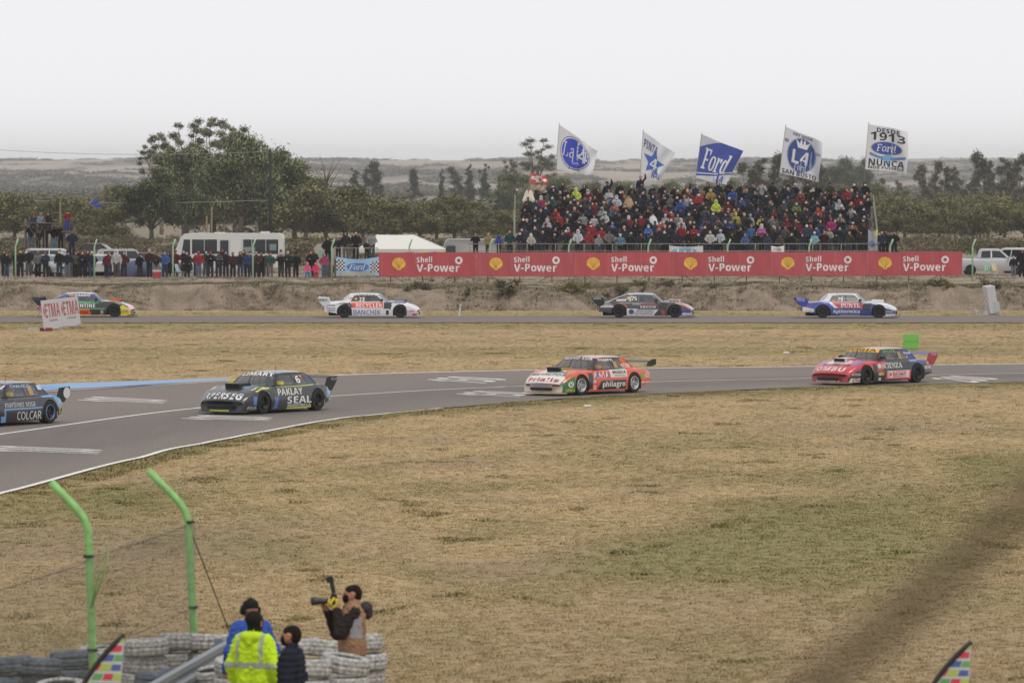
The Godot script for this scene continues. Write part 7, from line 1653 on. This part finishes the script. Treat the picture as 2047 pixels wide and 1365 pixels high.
# ---------- the near fence, tyre wall, banners and the four men ----------
func sp(px: float, s: float) -> Vector3:      # a ground point where one metre covers s photo pixels
	var d := FPX / s
	return V(wx(px, d), 0.0, -d)
func bent_post(lean: float, h: float, over: float, bend: float) -> ArrayMesh:
	var p := [V(0.0, 0.0, 0), V(lean * 0.5, bend * 0.5, 0), V(lean, bend, 0)]
	var corner := V(lean, bend + 0.20, 0); var tip := V(lean - over, h, -0.08); var out := corner.lerp(tip, 0.36)
	for i in range(1, 11):
		var k := i / 10.0
		p.append(V(lean, bend, 0).lerp(corner, k).lerp(corner.lerp(out, k), k))
	p.append(out.lerp(tip, 0.5)); p.append(tip)
	return tubemesh(p, 0.05, 14)
func build_near_fence() -> void:
	var L := sp(188, 165); var R := sp(390, 150)
	var dirv := (R - L).normalized()
	var t := thing("wire_fence", "near wire mesh fence on two bright green bent posts", "fence", L)
	var green := StandardMaterial3D.new(); green.roughness = 0.6; green.albedo_texture = noise_tex(61, 0.02, hx("#6f9c5c"), hx("#8cc074"), 256, 5, 0.35); green.uv1_triplanar = true; green.uv1_scale = V(1.2, 1.2, 1.2)
	part(t, "post", bent_post(-0.08, 3.07, 0.46, 2.40), green)
	var o := part(t, "post", bent_post(-0.10, 2.86, 0.54, 2.12), green); o.position = R - L
	var sl := part(t, "sleeve", tubemesh([V(0, 0, 0), V(-0.012, 0.36, 0)], 0.10, 12), paint("#3d4042", 0.8)); sl.position = R - L
	for c in [[0.30, 1], [1.02, 1], [2.16, 1]]:
		for q in 2:
			var k := part(t, "clamp", tubemesh([V(-0.09 * c[0] / 2.4, c[0], 0), V(-0.09 * c[0] / 2.4, c[0] + 0.035, 0)], 0.064, 10), paint("#2c2c2c", 0.8)); k.position = (R - L) * q
	# woven mesh
	var a := L - dirv * 9.0 - L; var b := R - L; var len := (b - a).length()
	var st := S(); var step := 0.09; var top := 2.18
	var n := int(len / step)
	for i in range(-30, n):
		for s in [-1.0, 1.0]:
			var u0 := i * step; var u1 := u0 + top
			var v0 := 0.0; var v1 := top
			if u0 < 0: v0 = -u0; u0 = 0.0
			if u1 > len: v1 = top - (u1 - len); u1 = len
			if v1 <= v0: continue
			var A := a + dirv * u0 + V(0, v0 if s > 0 else top - v0, 0); var B := a + dirv * u1 + V(0, v1 if s > 0 else top - v1, 0)
			tube(st, [A, B], 0.0014, 3, false)
	part(t, "mesh", done(st), paint("#6a6a66", 0.6, 0.4))
	for h in [[2.18, 0.0045], [1.05, 0.0045], [0.12, 0.0045]]:
		part(t, "strand", tubemesh([a + V(0, h[0], 0), (a + b) / 2 + V(0, h[0] - 0.05, 0), V(0, h[0], 0), b * 0.5 + V(0, h[0] - 0.03, 0), b + V(0, h[0], 0)], h[1], 5), paint("#3a3836", 0.7))
	var stay_end := sp(480, 143) - L
	part(t, "stay_wire", tubemesh([b + V(-0.1, 2.14, 0), stay_end + V(0.0, 0.0, 0)], 0.009, 5), paint("#3a3836", 0.7))
	for q in [[0.10, 0.40, 0.15], [0.07, 0.27, -0.12], [0.02, 0.36, 0.02]]:
		part(t, "twig", tubemesh([V(-0.05, 1.55, 0.05), V(0.04 + q[0], 1.8 + q[1] * 0.6, q[2]), V(0.09 + q[0], 1.95 + q[1], q[2])], [0.012, 0.009, 0.004], 5), paint("#7ba35c", 0.8))

var TYRE_SHAPE: ArrayMesh
func build_tyre_wall() -> void:
	var st := S(0); var prof := []
	for p in [[0.19, -0.075], [0.20, -0.098], [0.255, -0.108], [0.295, -0.098], [0.308, -0.07], [0.304, -0.05], [0.310, -0.045], [0.310, -0.018], [0.303, -0.012], [0.303, 0.012], [0.310, 0.018], [0.310, 0.045], [0.304, 0.05], [0.308, 0.07], [0.295, 0.098], [0.255, 0.108], [0.20, 0.098], [0.19, 0.075], [0.27, 0.05], [0.28, 0.0], [0.27, -0.05], [0.19, -0.075]]: prof.append(V2(p[0], p[1]))
	lathe(st, prof, 36, Transform3D()); TYRE_SHAPE = done(st)
	var wm := StandardMaterial3D.new(); wm.roughness = 0.8; wm.albedo_texture = noise_tex(44, 0.035, Color(0.36, 0.35, 0.34), Color(0.80, 0.80, 0.79), 256, 5, 0.40); wm.uv1_triplanar = true; wm.uv1_scale = V(1.6, 1.6, 1.6)
	var bm := StandardMaterial3D.new(); bm.roughness = 0.8; bm.albedo_texture = noise_tex(45, 0.03, Color(0.20, 0.22, 0.24), Color(0.42, 0.47, 0.52), 256, 5, 0.5); bm.uv1_triplanar = true; bm.uv1_scale = V(1.3, 1.3, 1.3)
	rng.seed = 808
	# [px, scale, tyres high, paint, tilt of the topmost]
	var stacks := [[693, 163, 4, 0, 0.16], [619, 164, 4, 0, -0.10], [652, 152, 3, 0, 0.12], [722, 150, 3, 0, -0.1], [590, 152, 3, 0, 0.14], [552, 156, 3, 0, 0.0], [470, 158, 3, 0, 0.12], [425, 156, 2, 0, 0.14], [418, 150, 3, 0, -0.10], [352, 150, 3, 0, 0.12], [285, 151, 3, 0, -0.05], [330, 157, 2, 1, 0.1], [250, 150, 2, 0, 0.05], [205, 148, 2, 0, 0.0], [140, 150, 2, 1, -0.08], [75, 152, 2, 1, 0.05], [10, 152, 2, 1, 0.1], [180, 160, 1, 1, 0.0], [115, 160, 2, 0, 0.12], [50, 162, 1, 1, 0.05], [-10, 161, 1, 1, 0.0], [240, 161, 1, 1, 0.1]]
	var k := 0
	for s in stacks:
		var p := sp(s[0], s[1])
		for i in s[2]:
			var o := part(self, "tyre", TYRE_SHAPE, [wm, bm][s[3]])
			o.position = p + V(rng.randfn() * 0.045, 0.108 + i * 0.213, rng.randfn() * 0.045)
			o.rotation = V(s[4] * (1.0 if i == s[2] - 1 else 0.0), rng.randf() * TAU, rng.randfn() * 0.03)
			if i == s[2] - 1: o.position.y += absf(s[4]) * 0.3
			var level: String = ["bottom", "second", "third", "fourth"][i] if i < s[2] - 1 else "top"
			tag(o, "%s painted old tyre, %s of the stack %s from left in the barrier" % [["white", "blue grey"][s[3]], level, ORD[k] if k < 20 else nth(k)], "tyre", "tyres of the near barrier")
		k += 1
	# steel guard rail running away behind the posts
	var a := sp(215, 172); var b := sp(478, 148)
	var t := thing("guard_rail", "grey steel guard rail running away behind the right green post", "guard rail", a)
	var d := (b - a).normalized(); var n := V(-d.z, 0, d.x)
	var wp := [[0.0, 0.30], [0.04, 0.33], [0.04, 0.40], [0.0, 0.44], [0.0, 0.48], [0.04, 0.52], [0.04, 0.59], [0.0, 0.62]]
	st = S(); var rows := []
	for q in wp: rows.append([n * q[0] + V(0, q[1], 0), (b - a) + n * q[0] + V(0, q[1], 0)])
	grid(st, rows); part(t, "beam", done(st), paint("#7e858a", 0.5, 0.3))
	for i in 3:
		st = S(); box(st, Transform3D(Basis.looking_at(d), (b - a) * (0.02 + 0.42 * i) - n * 0.07 + V(0, 0.33, 0)), V(0.09, 0.66, 0.14)); part(t, "post", done(st), paint("#6d7a88", 0.6, 0.2))
	# feather banners
	for e in [[246, 183, "feather banner with coloured squares near the left green post", 0], [1945, 183, "feather banner with coloured squares at lower right", 1]]:
		var base := sp(e[0], e[1])
		t = thing("feather_banner", e[2], "banner", base, 0.0, "feather banners by the near fence")
		var tip := 1.79 if e[3] == 0 else 1.71
		var f := func(u: float, v: float, off: float) -> Vector3:   # v up the sail 0..1, u across 0..1 from the pole
			var y := 0.25 + (tip - 0.27) * v
			var xl := -0.64 + 0.64 * pow(maxf(v, 0.0), 2.6); var xr := -0.10 + 0.10 * v
			return V(lerpf(xl, xr, u), y + 0.0, 0.03 * sin(u * 4.0 + v * 6.0) * u + off)
		st = S(0); rows = []
		for i in 25:
			var r := []
			for j in 9: r.append(f.call(j / 8.0, i / 24.0, 0.0))
			rows.append(r)
		grid(st, rows); part(t, "sail", done(st), paint("#b9bcb8", 0.7))
		var pole := [V(-0.64, 0.0, 0)]
		for i in 17: pole.append(f.call(-0.02, i / 16.0, 0.0))
		part(t, "pole", tubemesh(pole, 0.028, 8), paint("#231f1e", 0.6))
		var cols := ["#c23a4c", "#5f9a5c", "#4a5c98", "#a3b84e"]
		for i in 14:
			for j in 5:
				var y := 0.06 + i * 0.068; var x0 := -0.58 + j * 0.15
				var xl := -0.64 + 0.64 * pow(y + 0.03, 2.6); var xr := -0.10 + 0.10 * y
				x0 = xr - 0.012 - 0.10 - j * 0.112 + (0.03 if i % 2 else 0.0)
				if x0 + 0.10 < xl + 0.05: continue
				var u0 := maxf((x0 - xl) / (xr - xl), 0.03); var u1 := minf((x0 + 0.10 - xl) / (xr - xl), 0.99)
				patch(t, f, rect(u0, y, u1 - u0, 0.045), cols[(i * 3 + j) % 4], 0.004, "printed_square", 0.2)
		part(t, "base", boxmesh(V(-0.64, 0.03, 0), V(0.45, 0.06, 0.45)), paint("#2a2a2c", 0.7))
	# a slack cord strung across in front of the stand the picture is taken from
	var c := part(self, "stand_cord", tubemesh([at(2500, 560, 4.2), at(2047, 1010, 4.1), at(1850, 1190, 4.05), at(1600, 1400, 4.0), at(1200, 1720, 3.9)], 0.0105, 10), paint("#3f3220", 0.9))
	tag(c, "blurred brown cord crossing the lower right corner close to the lens", "cord")

# cut a strip out of a mesh: triangles whose middle passes the test
func strip_of(m: ArrayMesh, keep: Callable) -> ArrayMesh:
	var a := m.surface_get_arrays(0); var v: PackedVector3Array = a[Mesh.ARRAY_VERTEX]; var n: PackedVector3Array = a[Mesh.ARRAY_NORMAL]; var ix: PackedInt32Array = a[Mesh.ARRAY_INDEX]
	var st := SurfaceTool.new(); st.begin(Mesh.PRIMITIVE_TRIANGLES)
	for i in range(0, ix.size(), 3):
		if keep.call((v[ix[i]] + v[ix[i + 1]] + v[ix[i + 2]]) / 3.0):
			for k in 3: st.set_normal(n[ix[i + k]]); st.add_vertex(v[ix[i + k]])
	return st.commit()
func inflate(bones: Array, g: float) -> Array:
	var o := []
	for b in bones: o.append([b[0], b[1], b[2] + g, b[3] + g, b[4]])
	return o
func rippled(m: ArrayMesh, amp: float, wave: float) -> ArrayMesh:
	var a := m.surface_get_arrays(0); var v: PackedVector3Array = a[Mesh.ARRAY_VERTEX]; var n: PackedVector3Array = a[Mesh.ARRAY_NORMAL]
	for i in v.size(): v[i] += n[i] * amp * (absf(sin(v[i].y * PI / wave)) - 0.6)
	var st := SurfaceTool.new(); st.begin(Mesh.PRIMITIVE_TRIANGLES); st.set_smooth_group(0)
	for i in a[Mesh.ARRAY_INDEX]: st.add_vertex(v[i])
	st.generate_normals(); st.index(); return st.commit()
func creased(m: ArrayMesh, amp: float) -> ArrayMesh:   # folds of loose cloth
	var a := m.surface_get_arrays(0); var v: PackedVector3Array = a[Mesh.ARRAY_VERTEX]; var n: PackedVector3Array = a[Mesh.ARRAY_NORMAL]
	for i in v.size():
		var p := v[i]
		v[i] += n[i] * amp * (absf(noise_b.get_noise_3d(p.x * 45.0, p.y * 95.0 + p.x * 40.0, p.z * 45.0)) * 3.0 - 0.5)
	var st := SurfaceTool.new(); st.begin(Mesh.PRIMITIVE_TRIANGLES); st.set_smooth_group(0)
	for i in a[Mesh.ARRAY_INDEX]: st.add_vertex(v[i])
	st.generate_normals(); st.index(); return st.commit()
func fine_head(o := V(0, 0, 0)) -> Array:
	var h := [[V(0, 1.46, -0.02), V(0, 1.56, -0.005), 0.056, 0.053, 0], [V(0, 1.665, -0.025), V(0, 1.66, 0.012), 0.085, 0.082, 0], [V(0, 1.62, 0.03), V(0, 1.565, 0.055), 0.066, 0.036, 0], [V(-0.03, 1.60, 0.03), V(0.03, 1.60, 0.03), 0.055, 0.055, 0], [V(0, 1.655, 0.095), V(0, 1.618, 0.117), 0.009, 0.014, 0], [V(-0.03, 1.668, 0.085), V(0.03, 1.668, 0.085), 0.016, 0.016, 0], [V(0, 1.585, 0.095), V(0, 1.57, 0.09), 0.015, 0.015, 0]]
	for s in [-1.0, 1.0]: h.append([V(0.083 * s, 1.65, 0.0), V(0.086 * s, 1.60, 0.004), 0.02, 0.014, 0])
	for b in h: b[0] += o; b[1] += o
	return h
func hand(wrist: Vector3, d: Vector3, side: Vector3, curl: Vector3) -> Array:
	var o := [[wrist, wrist + d * 0.05, 0.026, 0.030, 0], [wrist + d * 0.05 - side * 0.02, wrist + d * 0.085 - side * 0.025, 0.022, 0.016, 0], [wrist + d * 0.05 + side * 0.02, wrist + d * 0.085 + side * 0.025, 0.022, 0.016, 0]]
	for i in 4:
		var k := wrist + d * 0.085 + side * (-0.03 + 0.02 * i); var l: float = [0.036, 0.042, 0.040, 0.032][i]
		var m := k + (d * 0.7 + curl * 0.7) * l
		o.append([k, m, 0.0095, 0.009, 0]); o.append([m, m + (curl * 0.95 - d * 0.1) * l, 0.009, 0.008, 0])
	var th := wrist + d * 0.03 - side * 0.03
	o.append([th, th - side * 0.03 + d * 0.02 + curl * 0.015, 0.012, 0.010, 0]); o.append([th - side * 0.03 + d * 0.02 + curl * 0.015, th - side * 0.035 + d * 0.05 + curl * 0.03, 0.010, 0.009, 0])
	return o
func big_person(label: String, pos: Vector3, turn: float, height: float, arms: Array, opt: Dictionary) -> Node3D:
	var t := thing("person", label, "person", pos, turn, "men by the near fence")
	var k := height / 1.75
	var st := SurfaceTool.new(); st.begin(Mesh.PRIMITIVE_TRIANGLES)
	var sk := body_bones("down", true); var top := []
	var jk := []; var tr: Array = body_bones("down", false).legs
	for s in 2:
		var a: Array = arms[s]; var sh := V(-0.178 if s == 0 else 0.178, 1.405, -0.012)
		top.append([sh, a[0], 0.055, 0.044, 0]); top.append([a[0], a[1], 0.044, 0.031, 0])
		jk.append([sh, a[0], 0.083, 0.068, 0]); jk.append([a[0], a[1], 0.068, 0.052, 0])
	for s in [-1.0, 1.0]:
		top.append([V(0.075 * s, 1.02, 0), V(0.095 * s, 1.33, 0.0), 0.095, 0.105, 0])
		jk.append([V(0.085 * s, 0.90, 0), V(0.10 * s, 1.33, -0.005), 0.135, 0.137, 0])
	jk.append([V(0, 1.20, 0.02), V(0, 1.36, 0.0), 0.135, 0.12, 0]); jk.append([V(-0.14, 1.43, -0.01), V(0.14, 1.43, -0.01), 0.072, 0.072, 0]); jk.append([V(0, 1.47, -0.015), V(0, 1.525, -0.01), 0.082, 0.074, 0])
	sdf_mesh(sk.legs + top, 0.02, 0.03, st)
	sdf_mesh(fine_head(), 0.008, 0.022, st)
	for s in 2: sdf_mesh(hand(arms[s][1], arms[s][2], arms[s][3], arms[s][4]), 0.006, 0.012, st)
	var bits := [part(t, "body", st.commit(), cloth("#a5765e"))]
	var jm := sdf_mesh(jk, 0.017, 0.05)
	if opt.has("quilt"): jm = rippled(jm, 0.020, 0.075)
	else: jm = creased(jm, 0.014)
	bits.append(part(t, "jacket", jm, cloth(opt.jacket)))
	bits.append(part(t, "trousers", sdf_mesh(tr, 0.022, 0.03), cloth(opt.trousers)))
	if opt.has("stripes"):
		var fat := sdf_mesh(inflate(jk, 0.007), 0.015, 0.05)
		for test in [func(p: Vector3) -> bool: return absf(p.y - 1.13) < 0.03 and absf(p.x) < 0.25 and p.y > 0.5, func(p: Vector3) -> bool: return absf(absf(p.x) - 0.155) < 0.022 and p.y > 1.155 and p.y < 1.50, func(p: Vector3) -> bool: return absf(p.x) >= 0.25 and absf(p.y - 1.13 - 0.0) < 0.03]:
			bits.append(part(t, "reflective_strip", strip_of(fat, test), paint("#8f949a", 0.45)))
	if opt.has("vest"):
		var vj := []
		for b in jk.slice(4): vj.append(b)
		for s in [-1.0, 1.0]: vj.append([V(0.10 * s, 0.80, 0), V(0.10 * s, 1.0, 0), 0.135, 0.135, 0])
		var vm := sdf_mesh(inflate(vj, 0.02), 0.017, 0.05)
		bits.append(part(t, "vest", creased(vm, 0.012), cloth(opt.vest)))
		for q in [[0.185, 0.92, 0.06], [0.185, 0.92, -0.09], [0.14, 1.18, 0.13]]:
			bits.append(part(t, "vest_pocket", sdf_mesh([[V(q[0], q[1] - 0.05, q[2]), V(q[0], q[1] + 0.05, q[2]), 0.055, 0.05, 0]], 0.015, 0.02), cloth("#866650")))
		bits.append(part(t, "vest_panel", strip_of(sdf_mesh(inflate(vj, 0.027), 0.015, 0.05), func(p: Vector3) -> bool: return p.x > 0.13 and p.y > 1.08 and p.y < 1.36 and absf(p.z + 0.03) < 0.075), cloth("#8c8d92")))
	if opt.has("hood_down"):
		bits.append(part(t, "folded_hood", sdf_mesh([[V(-0.07, 1.475, -0.09), V(0.07, 1.475, -0.09), 0.06, 0.06, 0], [V(-0.1, 1.48, -0.03), V(-0.06, 1.47, -0.09), 0.04, 0.05, 0], [V(0.1, 1.48, -0.03), V(0.06, 1.47, -0.09), 0.04, 0.05, 0], [V(0, 1.40, -0.13), V(0, 1.46, -0.11), 0.04, 0.05, 0]], 0.014, 0.04), cloth(opt.hood_down)))
	var hd: String = opt.head
	if hd == "hair": bits.append(part(t, "hair", sdf_mesh([[V(0, 1.685, -0.03), V(0, 1.68, 0.012), 0.086, 0.082, 0], [V(0, 1.62, -0.05), V(0, 1.65, -0.05), 0.074, 0.08, 0], [V(0, 1.60, 0.12), V(0, 1.585, 0.05), 0.102, 0.09, 1]], 0.009, 0.02), cloth("#1d1714")))
	elif hd == "cap":
		bits.append(part(t, "cap", sdf_mesh([[V(0, 1.69, -0.02), V(0, 1.685, 0.005), 0.094, 0.094, 0], [V(-0.05, 1.685, 0.09), V(-0.045, 1.672, 0.165), 0.018, 0.012, 0], [V(0.05, 1.685, 0.09), V(0.045, 1.672, 0.165), 0.018, 0.012, 0], [V(0, 1.688, 0.09), V(0, 1.675, 0.175), 0.018, 0.012, 0], [V(0, 1.57, 0.06), V(0, 1.56, -0.08), 0.095, 0.095, 1]], 0.009, 0.03), cloth("#1d1e20")))
		for s in [-1.0, 1.0]: bits.append(part(t, "ear_defender", sdf_mesh([[V(0.095 * s, 1.645, 0.0), V(0.095 * s, 1.62, 0.0), 0.042, 0.042, 0]], 0.01, 0.02), cloth("#18181a")))
		bits.append(part(t, "head_band", tubemesh([V(-0.10, 1.65, 0), V(-0.09, 1.74, 0), V(0, 1.795, 0), V(0.09, 1.74, 0), V(0.10, 1.65, 0)], 0.012, 6), paint("#18181a")))
	elif hd == "balaclava": bits.append(part(t, "balaclava", sdf_mesh([[V(0, 1.685, -0.025), V(0, 1.675, 0.012), 0.098, 0.095, 0], [V(0, 1.62, 0.02), V(0, 1.50, 0.0), 0.092, 0.085, 0], [V(0, 1.66, 0.13), V(0, 1.655, 0.12), 0.05, 0.05, 1]], 0.011, 0.04), cloth("#1f1c18")))
	if opt.has("mask"): bits.append(part(t, "face_mask", sdf_mesh([[V(-0.02, 1.60, 0.055), V(0.02, 1.60, 0.055), 0.062, 0.062, 0], [V(0, 1.57, 0.075), V(0, 1.56, 0.07), 0.046, 0.046, 0], [V(0, 1.71, 0.07), V(0, 1.70, 0.07), 0.075, 0.075, 1], [V(0, 1.6, -0.08), V(0, 1.56, -0.08), 0.09, 0.09, 1]], 0.009, 0.025), cloth("#17171a")))
	for b in bits: b.scale = V(k * opt.get("wide", 1.0), k, k * opt.get("wide", 1.0))
	return t
func build_near_men() -> void:
	var down := [[V(-0.29, 1.12, -0.04), V(-0.30, 0.88, 0.06), V(0, -0.95, 0.3).normalized(), V(0, 0, 1), V(1, 0, 0)], [V(0.29, 1.12, -0.04), V(0.30, 0.88, 0.06), V(0, -0.95, 0.3).normalized(), V(0, 0, -1), V(-1, 0, 0)]]
	big_person("man in fluorescent yellow jacket with grey bands, back to the camera", sp(507, 172), PI - 0.45, 1.70, down, {"jacket": "#b9dc2c", "trousers": "#24262c", "head": "balaclava", "stripes": 1, "hood_down": "#b4d62c", "wide": 1.02})
	big_person("man in blue jacket and dark cap behind the fluorescent jacket", sp(499, 166), PI + 0.5, 1.66, down, {"jacket": "#34509c", "trousers": "#24262c", "head": "cap", "wide": 1.06})
	big_person("man in navy quilted jacket and black mask facing left", sp(580, 176), -PI / 2 - 0.25, 1.66, down, {"jacket": "#20232f", "trousers": "#1d2028", "head": "hair", "quilt": 1, "mask": 1, "wide": 1.04})
	var hold := [[V(-0.24, 1.10, 0.17), V(-0.10, 1.40, 0.30), V(0.35, 0.8, 0.3).normalized(), V(0.6, -0.2, -0.6).normalized(), V(0.7, 0.2, 0.5).normalized()], [V(0.24, 1.14, 0.17), V(0.09, 1.43, 0.20), V(-0.3, 0.85, 0.2).normalized(), V(-0.2, -0.3, 0.8).normalized(), V(-0.8, 0.2, 0.4).normalized()]]
	var base := sp(703, 160)
	var t := big_person("photographer in tan vest and black sleeves aiming a camera left", base, -PI / 2 + 0.12, 1.66, hold, {"jacket": "#2b2422", "trousers": "#1c1d21", "head": "hair", "vest": "#8f6f56", "wide": 1.05, "mask": 1})
	# the camera he holds
	var cam := thing("camera", "photographer's black camera with yellow strap and long lens", "camera", base, -PI / 2 + 0.12)
	var k := 1.66 / 1.75; var e := V(0, 1.56 * k, 0.23)
	var st := S(); bx(st, e, V(0.15, 0.10, 0.075)); bx(st, e + V(0, 0.065, 0.0), V(0.06, 0.04, 0.07)); bx(st, e + V(-0.055, -0.06, 0.0), V(0.04, 0.06, 0.07)); part(cam, "camera_body", done(st), paint("#17171a", 0.5))
	st = S(0); lathe(st, [V2(0.0, 0.0), V2(0.036, 0.0), V2(0.037, 0.08), V2(0.042, 0.10), V2(0.042, 0.15), V2(0.048, 0.16), V2(0.055, 0.25), V2(0.048, 0.252), V2(0.042, 0.2), V2(0.0, 0.2)], 20, Transform3D(Basis(Vector3.RIGHT, PI / 2), e + V(0, -0.005, 0.035))); part(cam, "lens", done(st), paint("#2a2a2d", 0.45))
	st = S(); box(st, Transform3D(Basis(Vector3.RIGHT, 0.2), e + V(0, 0.18, 0.02)), V(0.05, 0.18, 0.05)); box(st, Transform3D(Basis(Vector3.RIGHT, 0.35), e + V(0, 0.27, 0.055)), V(0.075, 0.07, 0.09)); part(cam, "flash", done(st), paint("#17171a", 0.5))
	part(cam, "strap", tubemesh([e + V(0.08, 0.04, 0), e + V(0.11, -0.02, 0.05), e + V(0.10, -0.09, 0.02), e + V(0.085, -0.03, -0.03), e + V(0.08, 0.03, -0.02)], 0.016, 6), paint("#c9b428", 0.7)); part(cam, "strap", tubemesh([e + V(0.085, 0.03, 0.06), e + V(0.09, -0.04, 0.08), e + V(0.06, -0.05, 0.06)], 0.014, 6), paint("#c9b428", 0.7))
	var bag := part(t, "backpack", sdf_mesh([[V(0, 1.38, -0.20), V(0, 1.46, -0.19), 0.075, 0.085, 0], [V(-0.07, 1.46, -0.16), V(0.07, 1.46, -0.16), 0.06, 0.06, 0]], 0.02, 0.04), cloth("#3a3638")); bag.scale = V(k, k, k)

func _ready() -> void:
	setup_view()
	rng.seed = 1
	noise_a.seed = 11; noise_a.frequency = 0.11; noise_a.fractal_octaves = 3
	noise_b.seed = 23; noise_b.frequency = 0.17; noise_b.fractal_octaves = 3
	noise_c.seed = 37; noise_c.frequency = 0.035; noise_c.fractal_octaves = 4
	build_ground()
	build_roads()
	build_grass()
	build_trees()
	make_people_shapes()
	make_sitting()
	make_driver()
	build_stand()
	build_banners()
	build_fence_posts()
	build_race_cars()
	build_crowd()
	build_fence_people()
	build_flags()
	build_cloths()
	build_vehicles()
	build_lookout()
	build_boards()
	build_near_fence()
	build_tyre_wall()
	build_near_men()
